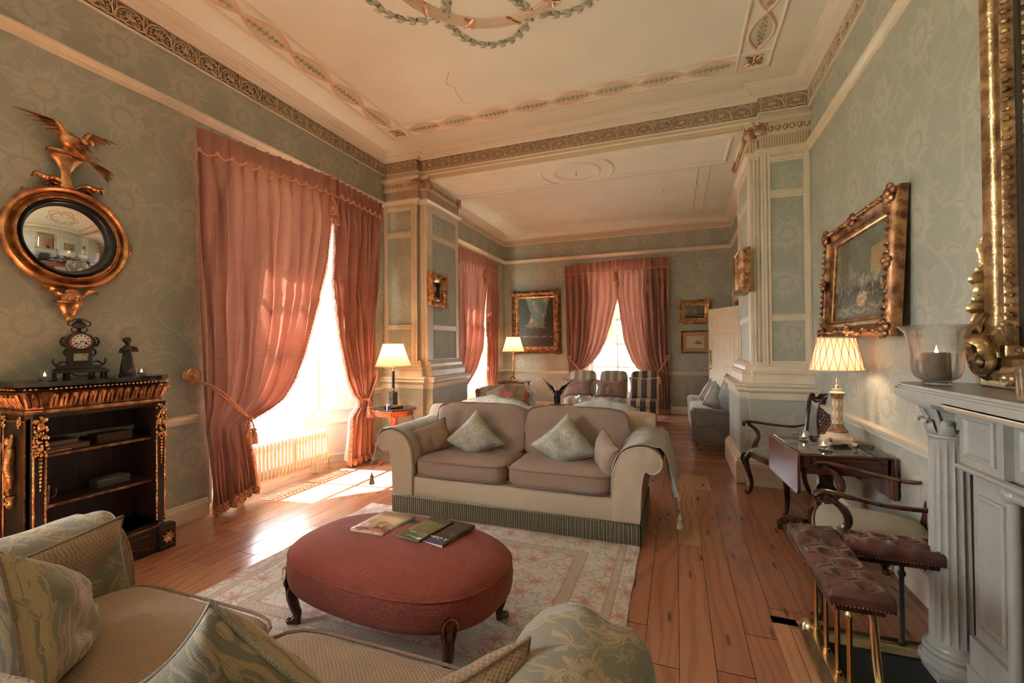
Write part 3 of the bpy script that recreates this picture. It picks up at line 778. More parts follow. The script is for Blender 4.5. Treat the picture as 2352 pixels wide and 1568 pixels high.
for x in (cx0, cx1):
    for k in range(8):
        a = k*PI/4; L_ = .10 if k % 2 else .075
        st.ball((x+L_*.55*math.cos(a), cyf+L_*.55*math.sin(a), zc-.012), (1, 1, 1), 8, 5, T(0, 0, 0)) if False else st.add(*(lambda m_: (m_.v, m_.f))(MB().ball((0, 0, 0), (L_*.48, .017, .012), 8, 6)), T(x+L_*.55*math.cos(a), cyf+L_*.55*math.sin(a), zc-.010) @ Matrix.Rotation(a, 4, 'Z'))
    st.ball((x, cyf, zc-.018), .016, 8, 6)
struct(st.build('trim_7', M['gilt_fine']))
# central reeded ring with ribbon crosses and painted swags
RX, RY, RR = -1.204, 2.645, .69
b = MB()
for k in range(5): flatpath(b, arc(RX, RY, RR-.045+k*.0225, 0, 360, 96)[:-1], .024, zc, .02-.003*abs(k-2), True)
struct(b.build('trim_8', simple('reeded_ring', (.66, .54, .42), .6)))
b = MB()
for a in range(0, 360, 30):
    for s in (-1, 1):
        if (a//30) % 2 and s > 0: continue
        p = [(RX+(RR+q*.055)*math.cos(math.radians(a+s*q*3.2)), RY+(RR+q*.055)*math.sin(math.radians(a+s*q*3.2)), zc-.024+.008*abs(q)) for q in (-1, -.5, 0, .5, 1)]
        b.tube(p, [.014]*5, 6, flat=.35)
struct(b.build('trim_9', M['gilt_fine']))
lf = MB(); bs = MB(); st_ = MB()
def leaf(b, x, y, z, a, L, W):
    n = 7; vs = []
    for i in range(n+1):
        u = i/n; w = W*math.sin(PI*u**.85)*(1-.15*u); xx = L*u
        for s, h in ((-1, .004), (0, .014), (1, .006)):
            X = xx*math.cos(a)-s*w*math.sin(a); Y = xx*math.sin(a)+s*w*math.cos(a); vs.append((x+X, y+Y, z-h*math.sin(PI*min(1, u+.05))))
    b.add(vs, [(i*3+k, i*3+k+1, i*3+k+4, i*3+k+3) for i in range(n) for k in range(2)])
for k in range(6):
    a0 = 17+k*60; P = []
    for i in range(25):
        u = i/24; a = math.radians(a0+u*60); r = RR+.30*math.sin(PI*u)**.8*1.0-.035
        P.append((RX+r*math.cos(a), RY+r*math.sin(a)))
    for i in range(10):
        u = i/9; P.append((RX+(RR-.035-.30*u)*math.cos(math.radians(a0+60+8*u)), RY+(RR-.035-.30*u)*math.sin(math.radians(a0+60+8*u))))
    flatpath(st_, P, .013, zc, .012)
    for i in range(1, len(P)-1, 2):
        t = math.atan2(P[i+1][1]-P[i-1][1], P[i+1][0]-P[i-1][0])
        for s in (-1, 1): leaf(lf, P[i][0], P[i][1], zc-.004, t+s*.55, .078, .021)
        if i % 4 == 1: bs.ball((P[i][0]+.03*math.cos(t+2), P[i][1]+.03*math.sin(t+2), zc-.008), .010, 8, 5)
struct(lf.build('trim_10', M['leafgreen'], fixn=False)); struct(bs.build('trim_11', M['berry'])); struct(st_.build('trim_12', M['leafgreen']))
# hairline cracks in the plaster
b = MB()
for pts in ([(1032, 163), (1025, 185), (1028, 196), (1044, 200), (1048, 212), (1056, 225), (1066, 236), (1090, 238)],):
    P = []
    for px, py in pts:
        q = Vector(((px-1176)/1021.53, (py-784)/1021.53, 1)); mw = cam.matrix_world.to_3x3(); dr = mw @ Vector((q.x, -q.y, -1)); t = (ZC-1.42)/dr.z; P.append((dr.x*t, dr.y*t))
    flatpath(b, P, .006, zc, .0012)
struct(b.build('trim_13', simple('plaster_crack', (.50, .36, .22), .9)))

# ---------------------------------------------------------------- windows
def sash_window(nm, w, z0, z1, cols, bars, loc, rz, depth_frame=.09):
    """local: spans x -w/2..w/2 facing -Y, frame in the XZ plane"""
    b = MB(); t = .07
    b.box(-w/2-.02, -w/2+t, 0, depth_frame, z0-.04, z1+.05); b.box(w/2-t, w/2+.02, 0, depth_frame, z0-.04, z1+.05)
    b.box(-w/2, w/2, 0, depth_frame, z1-.05, z1+.08); b.box(-w/2-.06, w/2+.06, -.05, depth_frame, z0-.06, z0+.03)
    for k in range(1, cols):
        x = -w/2+w*k/cols; b.box(x-.014, x+.014, .02, .06, z0, z1)
    for z in bars:
        h = .026 if abs(z-bars[len(bars)//2]) < 1e-6 else .014; b.box(-w/2, w/2, .02, .06, z-h, z+h)
    root = b.build(nm, M['white'], bevel=.004, smooth=False); root.location = loc; root.rotation_euler = (0, 0, rz); struct(root)
    g = MB(); g.box(-w/2+t-.01, w/2-t+.01, .038, .042, z0+.02, z1-.04); g.build('pane', M['pane'], root, smooth=False)
    return root
def bay(nm, y0, y1, g0, g1):
    """splayed panelled reveals of a left-wall window, plaster white, down to the floor"""
    b = MB(); xg = -4.16
    for ys, yg, s in ((y0, g0, 1), (y1, g1, -1)):
        d = Vector((xg-XL, yg-ys)); L = d.length; a = math.atan2(d.y, d.x); mt = T(XL, ys, 0) @ Matrix.Rotation(a, 4, 'Z')
        # local x along reveal 0..L, room side is local +y for y0 jamb (s=1) and -y for y1
        e = .0 
        b.box(0, L+.02, *sorted((0, -s*.05*-1 if False else s*-.05)), 0, 3.15, mt) if False else b.add(*(lambda q: (q.v, q.f))(MB().box(0, L+.02, min(0, s*.05), max(0, s*.05), 0, 3.15)), mt)
        f = -s*.014
        for za, zb in ((.08, .50), (.64, 1.75), (1.85, 3.05)):
            for (xa, xb, zc_, zd) in ((.03, .045, za, zb), (L-.09, L-.075, za, zb), (.03, L-.075, za, za+.015), (.03, L-.075, zb-.015, zb)):
                b.add(*(lambda q: (q.v, q.f))(MB().box(xa, xb, min(0, f), max(0, f), zc_, zd)), mt)
    b.box(xg-.03, xg+.01, g0, g1, 0, .55)
    b.box(xg, XL, y0, y1, 3.10, 3.16); b.box(xg-.02, xg+.06, g0-.02, g1+.02, .56, .60)
    struct(b.build(nm, M['white'], smooth=False))
bars = [1.07, 1.62, 2.17, 2.66]
bay('trim_14', WA[0], WA[1], 3.0, 4.2); bay('trim_15', WB[0], WB[1], 7.3, 8.62); bay('trim_16', WD[0], WD[1], -1.4, 0)
sash_window('window_1', 1.24, .60, 3.08, 2, bars, (-4.19, 3.60, 0), PI/2)
sash_window('window_2', 1.36, .60, 3.08, 2, bars, (-4.19, 7.96, 0), PI/2)
sash_window('window_3', 1.18, .45, 3.05, 2, [.95, 1.45, 1.98, 2.5], (-1.2, YF+.08, 0), 0)
sash_window('window_4_unseen', 1.44, .60, 3.08, 2, bars, (-4.19, -.70, 0), PI/2)  # unseen window behind the camera, added to let in more daylight
b = MB(); b.frame(1.42, 2.9, [(0, 0), (0, .03), (.03, .035), (.05, .02), (.12, .02), (.13, 0)], T(-1.2, YF, 1.75)); b.box(-1.85, -.55, YF-.06, YF+.02, .40, .44)
struct(b.build('trim_17', M['white']))
# door surround in the far right wall
b = MB()
for y in (8.27, 9.35): b.box(XRF-.03, XRF, y, y+.09, 0, 2.30)
b.box(XRF-.035, XRF, 8.24, 9.47, 2.2, 2.32)
b.prism([(9.47, 2.32), (9.47, 2.38), (9.30, 2.42), (8.85, 2.60), (8.4, 2.42), (8.24, 2.38), (8.24, 2.32)], XRF-.05, XRF, Matrix(((0, 0, 1, 0), (1, 0, 0, 0), (0, 1, 0, 0), (0, 0, 0, 1))))
struct(b.build('trim_18', M['cream'], bevel=.004))
# ---------------------------------------------------------------- outside
b = MB(); b.box(-60, 40, -40, 90, -.75, -.7); struct(b.build('lawn', M['lawn'], smooth=False))
b = MB(); b.box(-30, 30, 10.4, 17, -.70, -.66); struct(b.build('gravel_path', M['gravel'], smooth=False))
# ---------------------------------------------------------------- curtains
def curtain(side_name, outer, inner, ztop_o, ztop_i, ztie, npl, label, loc, rz, group, lining=False, x0=0.10, ff=2.2, seed=1, bottom_in=None, zbot=0.02):
    """local x along the wall, -y into the room, z up. outer / inner: [(z, a)] edges, top to bottom"""
    r = random.Random(seed); ph = [r.uniform(-.5, .5) for _ in range(12)]
    root = thing('curtain', label, 'curtain', loc, rz, group)
    outer = sorted(outer); inner = sorted(inner); nv = 64; nu = npl*10
    def zz(u, t):
        zt = lerp(ztop_o, ztop_i, u); zb = lerp(zbot, bottom_in if bottom_in is not None else zbot, sst(u))
        return lerp(zt, zb, t)
    def P(u, t):
        z = zz(u, t); a0 = pl(outer, z); a1 = pl(inner, z)
        W = abs(a1-a0); k = u*npl; hd = .21
        dz = lerp(ztop_o, ztop_i, u)-z
        wfull = abs(pl(outer, 9)-pl(inner, 9)); comp = min(1, W/max(.3, wfull))
        if dz < hd:   # pinch pleat heading: narrow triple folds
            f = abs(((k+.5) % 1)-.5)*2; pin = max(0, 1-f/.22)
            d = .040*pin*(.7+.3*math.cos((k % 1)*2*PI*9)) + .018*math.cos(k*2*PI)*(dz/hd)
        else:
            q = sst((dz-hd)/.35)
            fold = math.cos(k*2*PI + .7*math.sin(k*1.7+ph[0]*6)*q) ; fold = math.copysign(abs(fold)**.75, fold)
            d0 = .018*math.cos(k*2*PI)+.028*max(0, 1-abs(((k+.5) % 1)-.5)*2/.22)*(1-q)
            d = lerp(d0, fold*(.020+.034*comp)+.020*math.sin(k*2*PI*.5+ph[1]*6+z*1.3), q)
            d += .012*math.sin(u*23+z*5+ph[2]*9)*q
        sag = math.exp(-((z-ztie)/.16)**2)
        d = d*(1-.45*sag) - .02*sag
        if z < .25: d += .02*math.cos(k*2*PI)*(1-z/.25)
        a = lerp(a0, a1, u) + (.012*math.sin(k*4*PI+z*3)*comp if dz > hd else 0)
        return (a, -(x0+d+.03*sst(u)*(1 if z < ztie+1.2 else .5)), z)
    b = MB(); b.grid(lambda u, t: P(u, t), nu, nv)
    b.build('panel', M['silk'], root, fixn=False, angle=80)
    if lining:
        b = MB(); b.grid(lambda u, t: (lambda p: (p[0], p[1]+.035, p[2]))(P(lerp(.45, 1.02, u), lerp(.35, .985, t))), 24, 40); b.build('lining', M['lining'], root, fixn=False, angle=80)
    # fringe down the leading edge and along the hem
    sgn = 1 if pl(inner, 9) > pl(outer, 9) else -1
    b = MB(); n = 150
    tt = [.075+.92*i/n for i in range(n+1)]
    pts = [Vector(P(1, t)) for t in tt]
    b.tube([p+Vector((0, -.006, 0)) for p in pts], .009, 6)
    for i in range(0, n):
        p = pts[i]; tg = (pts[i+1]-p).normalized(); nn = Vector((-tg.z*-1, 0, tg.x))
        nn = Vector((tg.z, 0, -tg.x)) if (Vector((tg.z, 0, -tg.x)).x*sgn) > 0 else Vector((-tg.z, 0, tg.x))
        e = p + nn*.034 + Vector((0, 0, -.022)); b.tube([p, (p+e)/2+Vector((0, -.006, .003)), e], [.0055, .0065, .003], 4, cap=False)
    hem = [Vector(P(i/(nu), 1.0)) for i in range(nu+1)]
    for i in range(0, nu, 1):
        for s in (0, .5):
            p = hem[i].lerp(hem[min(nu, i+1)], s)+Vector((0, -.006, .055)); b.tube([p, p+Vector((0, -.008, -.03)), p+Vector((0, -.004, -.058+max(0, .012-p.z+.045)))], [.006, .0085, .006], 4, cap=False)
    b.tube([h+Vector((0, -.010, .062)) for h in hem], .010, 5)
    b.build('fringe', M['fringe'], root)
    # swagged heading cord with a knot on each pleat
    b = MB(); heads = []
    for k in range(npl):
        u = (k+.0)/npl if sgn > 0 or True else 0
        u = min(.995, max(.004, (k+0.0)/npl)); p = P(u, .21/max(.5, lerp(ztop_o, ztop_i, u)-zbot)); heads.append(Vector((p[0], p[1]-.012, lerp(ztop_o, ztop_i, u)-.20)))
    p = P(.995, .07); heads.append(Vector((p[0], p[1]-.01, ztop_i-.20)))
    for a_, c_ in zip(heads, heads[1:]):
        L = [a_.lerp(c_, i/8)+Vector((0, .004*math.sin(PI*i/8), -.035*math.sin(PI*i/8))) for i in range(9)]; b.tube([p_+Vector((0, -.022, 0)) for p_ in L], .008, 6)
    for h in heads[:-1]: b.ball(h+Vector((0, -.022, 0)), (.017, .015, .018), 6, 4); b.tube([h+Vector((.010, 0, 0)), h+Vector((.012, -.004, -.022))], .005, 5)
    b.build('heading_cord', M['cord'], root)
    return root, P
def tassel(b, c, L=.13, w=.032):
    x, y, z = c; mt = T(x, y, z)
    b.lathe([(.004, .0), (.008, -.004), (.007, -.012), (w*.45, -.02), (w*.75, -.035), (w*.55, -.048), (w*.62, -.055), (w*.8, -.06), (w*.85, -.075), (w*1.05, -L), (0.001, -L)][::-1], 14, mt, rmod=lambda a, zz: 1+.06*math.cos(a*14) if zz < -.06 else 1)
def holdback(loc, rz, label, r=.062, group='gilt curtain holdbacks'):
    root = thing('curtain_holdback', label, 'curtain holdback', loc, rz, group)
    b = MB(); b.lathe([(.032, 0), (.034, .008), (.018, .018), (.016, .07), (.02, .078)], 20, R('X', 90)); b.build('stem', M['gilt_fine'], root)
    b = MB(); b.lathe([(.001, .078), (r*.9, .08), (r, .088), (r, .096), (r*.86, .104), (r*.78, .098), (r*.68, .106), (r*.56, .099), (r*.45, .108), (r*.32, .101), (r*.2, .114), (.001, .118)], 32, R('X', 90)); b.build('rosette', M['gilt_fine'], root)
    return root
def tieback(loc, rz, a_h, z_h, a_t, z_t, out, label, group='rope tiebacks'):
    """rope from the holdback (a_h, z_h) to the waist (a_t, z_t) with two tassels"""
    root = thing('curtain_tieback', label, 'curtain tieback', loc, rz, group)
    b = MB(); s = 1 if a_t > a_h else -1
    for o in (0, .022):
        b.tube(crom([(a_h+s*.005, -.10, z_h-.03), (lerp(a_h, a_t, .35), -out-.045-o*.5, lerp(z_h, z_t, .38)+o), (lerp(a_h, a_t, .8), -out-.06, lerp(z_h, z_t, .85)+o), (a_t, -out-.05, z_t), (a_t+s*.05, -out+.01, z_t-.005), (a_t+s*.04, -out+.06, z_t+.01)], 8), .0085, 8)
    b.ball((a_t+.01*s, -out-.055, z_t-.01), (.024, .022, .02), 10, 6); b.build('rope', M['cord'], root)
    for k, q in enumerate((-.028, .028)):
        b = MB(); top = Vector((a_t+q*.3, -out-.062, z_t-.01)); e = Vector((a_t+q, -out-.07, z_t-.075-.01*k)); b.tube([top, (top+e)/2, e], .0065, 6); tassel(b, (e.x, e.y, e.z), .155, .033); b.build('tassel', M['fringe'], root)
    return root
def head_tassels(loc, rz, out, z, label):
    root = thing('curtain_tassel', label, 'tassel', loc, rz, 'paired tassels where the curtains meet')
    b = MB()
    for q in (-.016, .012, .03): b.tube(crom([(q, -out-.03, z+.02), (q*1.2, -out-.045, z-.12), (q*.4, -out-.05, z-.28)], 5), .007, 6)
    b.ball((0, -out-.04, z-.02), (.035, .022, .022), 8, 5); b.ball((0.005, -out-.045, z-.14), (.028, .02, .018), 8, 5); b.build('cord_loop', M['cord'], root)
    for q, zz in ((-.02, -.26), (.022, -.36)):
        b = MB(); tassel(b, (q, -out-.06, z+zz), .19, .045); b.build('tassel', M['fringe'], root)
    return root
# window A (left wall), local x = world y
LA = (XL, 0, 0)
curtain('l', [(3.4, 2.48), (1.8, 2.53), (1.06, 2.58), (.55, 2.62), (0, 2.655)], [(3.4, 4.0), (2.9, 3.96), (2.68, 3.93), (2.3, 3.86), (1.88, 3.765), (1.6, 3.69), (1.32, 3.58), (1.1, 3.46), (.92, 3.33), (.84, 3.20), (.78, 3.05), (.75, 2.98), (.60, 2.97), (.3, 3.03), (.05, 3.05)],
        3.24, 3.36, .77, 11, 'rose silk curtain drawn back on the left of the nearest window, beside the bookcase', LA, PI/2, 'rose silk curtains', seed=3, zbot=.015, bottom_in=.10)
curtain('r', [(3.4, 4.93), (1.97, 4.82), (.9, 4.77), (0, 4.73)], [(3.4, 4.0), (2.68, 3.98), (2.2, 3.99), (1.51, 4.08), (1.05, 4.24), (.85, 4.38), (.76, 4.50), (.70, 4.49), (.58, 4.33), (.1, 4.27)],
        3.33, 3.36, .75, 9, 'rose silk curtain on the pier side of the nearest window, ivory lining showing below', LA, PI/2, 'rose silk curtains', lining=True, seed=5)
holdback((XL, 2.50, 1.20), PI/2, 'round gilt holdback near the bookcase, fully visible'); tieback(LA, PI/2, 2.50, 1.20, 2.935, .80, .13, 'rose rope tieback with two tassels on the nearest curtain')
holdback((XL, 4.84, 1.20), PI/2, 'gilt holdback half hidden by the pleated lampshade at the pier', .05); tieback(LA, PI/2, 4.84, 1.18, 4.60, .78, .12, 'rose rope tieback with tassels next to the octagonal table')
head_tassels((XL, 4.0, 0), PI/2, .12, 3.36, 'large rose tassels hanging at the head of the nearest window')
# window B (far room, left wall)
curtain('l', [(3.3, 6.72), (0, 6.75)], [(3.3, 8.22), (2.7, 8.27), (1.9, 8.16), (1.38, 8.03), (1.0, 7.78), (.72, 7.45), (.60, 7.3), (.5, 7.28), (0, 7.3)], 3.24, 3.24, .6, 11, 'rose silk curtain beyond the left pier, on the near side of the second window', LA, PI/2, 'rose silk curtains', seed=8)
curtain('r', [(3.3, 9.02), (1.5, 8.95), (0, 8.9)], [(3.3, 8.24), (2.6, 8.30), (1.4, 8.24), (.8, 8.30), (.5, 8.45), (.40, 8.64), (.3, 8.60), (0, 8.4)], 3.22, 3.24, .4, 8, 'rose silk curtain nearest the far corner lamp, on the left wall', LA, PI/2, 'rose silk curtains', lining=True, seed=9)
holdback((XL, 9.02, 1.08), PI/2, 'gilt holdback by the far corner above the brass lamp table'); tieback(LA, PI/2, 9.0, 1.06, 8.72, .50, .12, 'rose rope tieback on the second window, nearest the far corner')
head_tassels((XL, 8.23, 0), PI/2, .12, 3.24, 'small rose tassels at the head of the second left window')
# far window C
FC = (0, YF, 0)
curtain('l', [(3.3, -2.31), (2., -2.29), (1.0, -2.24), (0, -2.22)], [(3.3, -1.19), (2.37, -1.19), (1.82, -1.32), (1.5, -1.42), (1.26, -1.54), (1.05, -1.72), (.93, -1.88), (.88, -2.0), (.8, -2.0), (0, -2.02)], 3.20, 3.24, .9, 8, 'rose silk curtain on the left half of the far end window', FC, 0, 'rose silk curtains', seed=12, x0=.08)
curtain('r', [(3.3, -.13), (1.2, -.14), (0, -.12)], [(3.3, -1.17), (2.5, -1.17), (1.86, -1.07), (1.5, -1.01), (1.32, -.96), (1.1, -.88), (.9, -.74), (.84, -.55), (.80, -.42), (.7, -.38), (0, -.36)], 3.24, 3.25, .82, 9, 'rose silk curtain on the right half of the far end window', FC, 0, 'rose silk curtains', seed=13, x0=.08)
holdback((-2.23, YF, 1.15), 0, 'gilt holdback at the left of the far end window'); holdback((-.15, YF, 1.17), 0, 'gilt holdback at the right of the far end window')
tieback(FC, 0, -2.23, 1.15, -1.99, .90, .10, 'rose rope tieback on the left curtain of the far end window'); tieback(FC, 0, -.15, 1.17, -.36, .86, .10, 'rose rope tieback on the right curtain of the far end window')
head_tassels((-1.19, YF, 0), 0, .10, 3.24, 'rose tassels at the head of the far end window')

# ---------------------------------------------------------------- radiator under window A
rad = thing('column_radiator', 'low cream column radiator under the nearest window', 'radiator', (-3.86, 2.95, 0))
for i in range(27):
    b = MB(); y = .045*i
    for q in (-.034, 0, .034):
        b.tube(crom([(q*.6, y, .46), (q, y, .43), (q, y, .30), (q, y, .15), (q*.6, y, .12)], 4), .0155, 8)
    b.ball((0, y, .455), (.045, .019, .024), 10, 6); b.ball((0, y, .125), (.045, .019, .022), 10, 6)
    b.build('section', M['cream_rad'] if 'cream_rad' in M else M.setdefault('cream_rad', simple('cream_radiator_enamel', (.78, .74, .64), .35)), rad)
b = MB(); b.tube([(0, -.02, .44), (0, 1.19, .44)], .012, 8); b.tube([(0, -.02, .14), (0, 1.19, .14)], .012, 8); b.build('header_pipe', M['cream_rad'], rad)
for y in (.10, 1.02): b = MB(); b.box(-.04, .04, y-.014, y+.014, 0, .12); b.build('foot', M['cream_rad'], rad, bevel=.004)
b = MB(); b.tube([(0, 1.21, .14), (0, 1.24, .12), (0, 1.24, 0)], .010, 8); b.lathe([(.02, 0), (.02, .01), (.012, .015)], 12, T(0, 1.24, 0)); b.build('valve', M['brass_old'], rad)

# ---------------------------------------------------------------- convex eagle mirror
cm = thing('convex_mirror', 'round gilt convex wall mirror crowned by a spread eagle', 'mirror', (XL, 1.735, 2.15), PI/2)
X90 = R('X', 90)
b = MB(); b.lathe([(.245, .005), (.30, .005), (.322, .015), (.335, .035), (.333, .055), (.318, .070), (.305, .062), (.298, .045), (.290, .030), (.285, .028), (.278, .045), (.266, .058), (.258, .055), (.252, .04), (.250, .02)], 72, X90, cap=False)
for k in range(110):
    a = 2*PI*k/110; b.ball((.262*math.cos(a), -.060, .262*math.sin(a)), .0048, 5, 4)
b.build('frame', M['gilt'], cm)
b = MB(); b.lathe([(.256, .02), (.254, .040), (.247, .048), (.240, .042), (.236, .048), (.228, .044), (.222, .034), (.220, .02)], 72, X90, cap=False); b.build('ebonised_slip', M['black'], cm)
b = MB(); n = 24
b.grid(lambda u, v: (lambda r, a: (r*math.cos(a), -(.018+.045*(1-(r/.225)**2)), r*math.sin(a)))(.225*u, 2*PI*v), 16, 64); b.build('glass', M['mirror'], cm)
def acanthus(b, pts, w, mt=None, lobes=4):
    """curling carved leaf along a path"""
    P = crom(pts, 6); n = len(P)
    b.tube(P, [w*(.35+.9*math.sin(PI*min(1, i/(n-1)*.9+.08)))*(1+.22*math.cos(i*2*PI*lobes/n)) for i in range(n)], 8, flat=.5, M=mt)
    b.tube([Vector(p)+Vector((0, -w*.5, 0)) for p in P], w*.22, 5, M=mt)
b = MB()
for s in (-1, 1):
    acanthus(b, [(s*.02, -.03, .335), (s*.08, -.04, .37), (s*.13, -.045, .36), (s*.165, -.04, .375), (s*.185, -.03, .35)], .026)
    acanthus(b, [(s*.05, -.03, .33), (s*.09, -.035, .345), (s*.12, -.035, .32)], .02)
b.lathe([(.05, .32), (.035, .35), (.026, .40), (.03, .44), (.055, .48), (.085, .51), (.088, .52), (.07, .525), (.07, .535), (.10, .545), (.10, .56), (.02, .56)], 20, S(1, .6, 1) @ T(-.02, -.06, 0)); b.build('pedestal', M['gilt'], cm)
b = MB()
for s in (-1, 1):
    acanthus(b, [(s*.01, -.04, -.345), (s*.05, -.05, -.375), (s*.09, -.05, -.345), (s*.13, -.05, -.335), (s*.15, -.04, -.355)], .026); acanthus(b, [(0, -.05, -.35), (s*.03, -.07, -.37), (s*.05, -.07, -.42)], .02)
acanthus(b, [(0, -.05, -.34), (0, -.085, -.37), (0, -.08, -.42)], .03)
b.lathe([(.078, -.415), (.085, -.425), (.06, -.44), (.05, -.47), (.036, -.50), (.012, -.515), (.02, -.53), (.024, -.54), (.008, -.555), (.001, -.60)][::-1], 18, S(1, .7, 1) @ T(0, -.05, 0)); b.build('pendant', M['gilt'], cm)
b = MB()
for a in (0, 180): 
    for q in (-.03, 0, .03): b.ball((.345*math.cos(math.radians(a)), -.03, q), (.018, .02, .022), 8, 5)
for a in (50, 130, 230, 310): b.ball((.345*math.cos(math.radians(a)), -.02, .345*math.sin(math.radians(a))), .009, 6, 4)
b.build('side_mount', M['gilt'], cm)
def feather(b, p, d, L, w, th=.006, up=(0, -1, 0), M_=None):
    d = Vector(d).normalized(); P = [Vector(p)+d*L*t+Vector(up)*(.012*math.sin(PI*t)) for t in (0, .25, .5, .75, .95, 1)]
    b.tube(P, [w*.6, w, w*1.05, w*.9, w*.5, w*.1], 6, flat=.32, M=M_, up=None)
def wing(b, root, wrist, tip, n, w, fl, y=-.06, droop=-1):
    r, k, t = Vector(root), Vector(wrist), Vector(tip); arm = crom([r, r.lerp(k, .55)+Vector((0, -.01, .012)), k], 6)
    b.tube(arm, [w*1.7]*4+[w*1.5]*5+[w*1.2]*(len(arm)-9), 8, flat=.8)
    out = (t-k)
    for i in range(n):
        u = i/(n-1); base = k.lerp(r, u**1.2*.95); end = t.lerp(r+Vector((out.x*.10, 0, droop*fl)), u**.8)
        feather(b, base+Vector((0, -.004*(i % 2), 0)), end-base, (end-base).length, w*.9)
    for row in (.35, .6):
        for i in range(n):
            u = (i+.5)/n; base = k.lerp(r, u); end = t.lerp(r+Vector((out.x*.10, 0, droop*fl)), u**.8); feather(b, base+Vector((0, -.012, 0)), end-base, (end-base).length*row, w)
b = MB(); E0 = Vector((-.02, -.07, 0))
b.tube(crom([(-.015, -.075, .66), (-.03, -.085, .635), (0.0, -.09, .60), (.05, -.08, .565), (.09, -.07, .54)], 6), [.024, .030, .036, .042, .048, .052, .054, .055, .055, .053, .050, .047, .044, .04, .036, .033, .03, .028, .026, .024, .022, .02, .018, .016, .014][:25], 12)
for i in range(46):
    a = rnd.uniform(0, 6.28); t = rnd.uniform(0, 1); feather(b, (-.03+.11*t+.03*math.cos(a), -.10-.02*rnd.random(), .645-.10*t+.035*math.sin(a)), (.7, -.1, -.55), .035, .008)
for i in range(7): feather(b, (.07, -.07, .545), (.9, 0, -.52+.09*(i-3)), .17, .012)
b.ball((.035, -.125, .64), (.022, .024, .02), 10, 6); b.tube(crom([(.045, -.14, .645), (.065, -.15, .64), (.072, -.15, .622)], 4), [.012, .011, .010, .009, .008, .007, .005, .004, .003], 6); b.tube([(0, -.09, .64), (.02, -.11, .648), (.035, -.12, .643)], .02, 8)
for s in (-.03, .03): b.tube([(s-.01, -.08, .59), (s-.015, -.085, .565)], .014, 6); b.ball((s-.015, -.09, .562), (.018, .022, .010), 8, 5)
b.build('eagle', M['gilt'], cm)
b = MB(); wing(b, (-.04, -.08, .635), (-.10, -.06, .735), (-.275, -.05, .735), 8, .017, .02); b.build('wing', M['gilt'], cm)
b = MB(); wing(b, (.05, -.07, .645), (.10, -.06, .73), (.255, -.05, .725), 8, .015, .01); b.build('wing', M['gilt'], cm)

# ---------------------------------------------------------------- bookcase
bx0, bx1, by0, by1 = XL+.012, -3.445, 1.43, 2.13
bc = thing('bookcase', 'black open bookcase with gilt mounts and black marble top', 'bookcase', (XL, 1.78, 0))
def loc_(b): return b
o = Vector((XL, 1.78, 0))
def W(b, name, mat, **kw):      # world-coordinates mesh parented to the bookcase
    b.v = [(x-o.x, y-o.y, z-o.z) for x, y, z in b.v]; return b.build(name, mat, bc, **kw)
ch = .05
def oct_(x1, y0, y1, c, g): return [(XL+.012, y0-g), (x1-c, y0-g), (x1+g, y0+c), (x1+g, y1-c), (x1-c, y1+g), (XL+.012, y1+g)]
b = MB(); th = .02
b.box(bx0, bx1-.01, by0, by0+th, .2, 1.02); b.box(bx0, bx1-.01, by1-th, by1, .2, 1.02); b.box(bx0, bx0+th, by0, by1, .2, 1.02); b.box(bx0, bx1-.02, by0, by1, .18, .2)
b.prism(oct_(bx1, by0, by1, ch, 0), 1.02, 1.19); b.box(bx1-.06, bx1-.01, by0-.0, by0+.06, .2, 1.02); b.box(bx1-.06, bx1-.01, by1-.06, by1, .2, 1.02)
W(b, 'carcass', M['case'], smooth=False, bevel=.002)
b = MB(); b.box(bx0+th, bx0+th+.004, by0+th, by1-th, .2, 1.06); b.box(bx0+th, bx1-.03, by0+th, by0+th+.003, .2, 1.06); b.box(bx0+th, bx1-.03, by1-th-.003, by1-th, .2, 1.06)
for y in (1.62, 1.80, 1.98): b.box(bx0+th, bx0+th+.008, y-.004, y+.004, .2, 1.06)
W(b, 'lining', M['case_in'], smooth=False)
b = MB(); b.prism(oct_(bx1-.0, by0, by1, ch, .03), 0, .17); b.prism(oct_(bx1, by0, by1, ch, .02), .17, .20); b.box(bx1-.02, bx1+.045, by1-.06, by1+.05, 0, .175); b.box(bx1-.02, bx1+.045, by0-.05, by0+.06, 0, .175)
W(b, 'plinth', M['case'], bevel=.003, smooth=False)
b = MB(); P = [(bx1+.032, lerp(by0+.08, by1-.09, i/16), .035+.055*math.sin(PI*i/16)) for i in range(17)]; b.tube(P, .004, 5); b.tube([(bx1+.032, by0+.08, .14), (bx1+.032, by1-.09, .14)], .003, 5)
for zz in ((.03), (.15)): b.tube([(bx1+.047, by1-.05, zz), (bx1+.047, by1+.04, zz)], .002, 5)
b.tube([(bx1+.04, by0+.06, .185), (bx1+.04, by1-.06, .185)], .005, 5)
W(b, 'plinth_moulding', M['gilt_dark'])
b = MB()
for k in range(16):
    a = 2*PI*k/16; L = .040 if k % 2 else .030; c = Vector((bx1+.05, by1-.005, .088)); e = c+Vector((.004, L*math.cos(a), L*math.sin(a))); b.tube([c, (c+e)/2+Vector((.006, 0, 0)), e], [.004, .007, .005], 5)
W(b, 'plinth_rosette', M['ormolu'])
b = MB(); b.prism(oct_(bx1, by0, by1, ch, .055), 1.205, 1.235); W(b, 'marble_top', M['marble_black'], bevel=.005, smooth=False)
def outline(g): q = oct_(bx1, by0, by1, ch, g); return q[::1]
b = MB(); b.run(outline(0), [(0, 1.05), (.012, 1.052), (.012, 1.07), (.006, 1.075), (.01, 1.10), (.022, 1.15), (.04, 1.175), (.03, 1.18)], side=1)
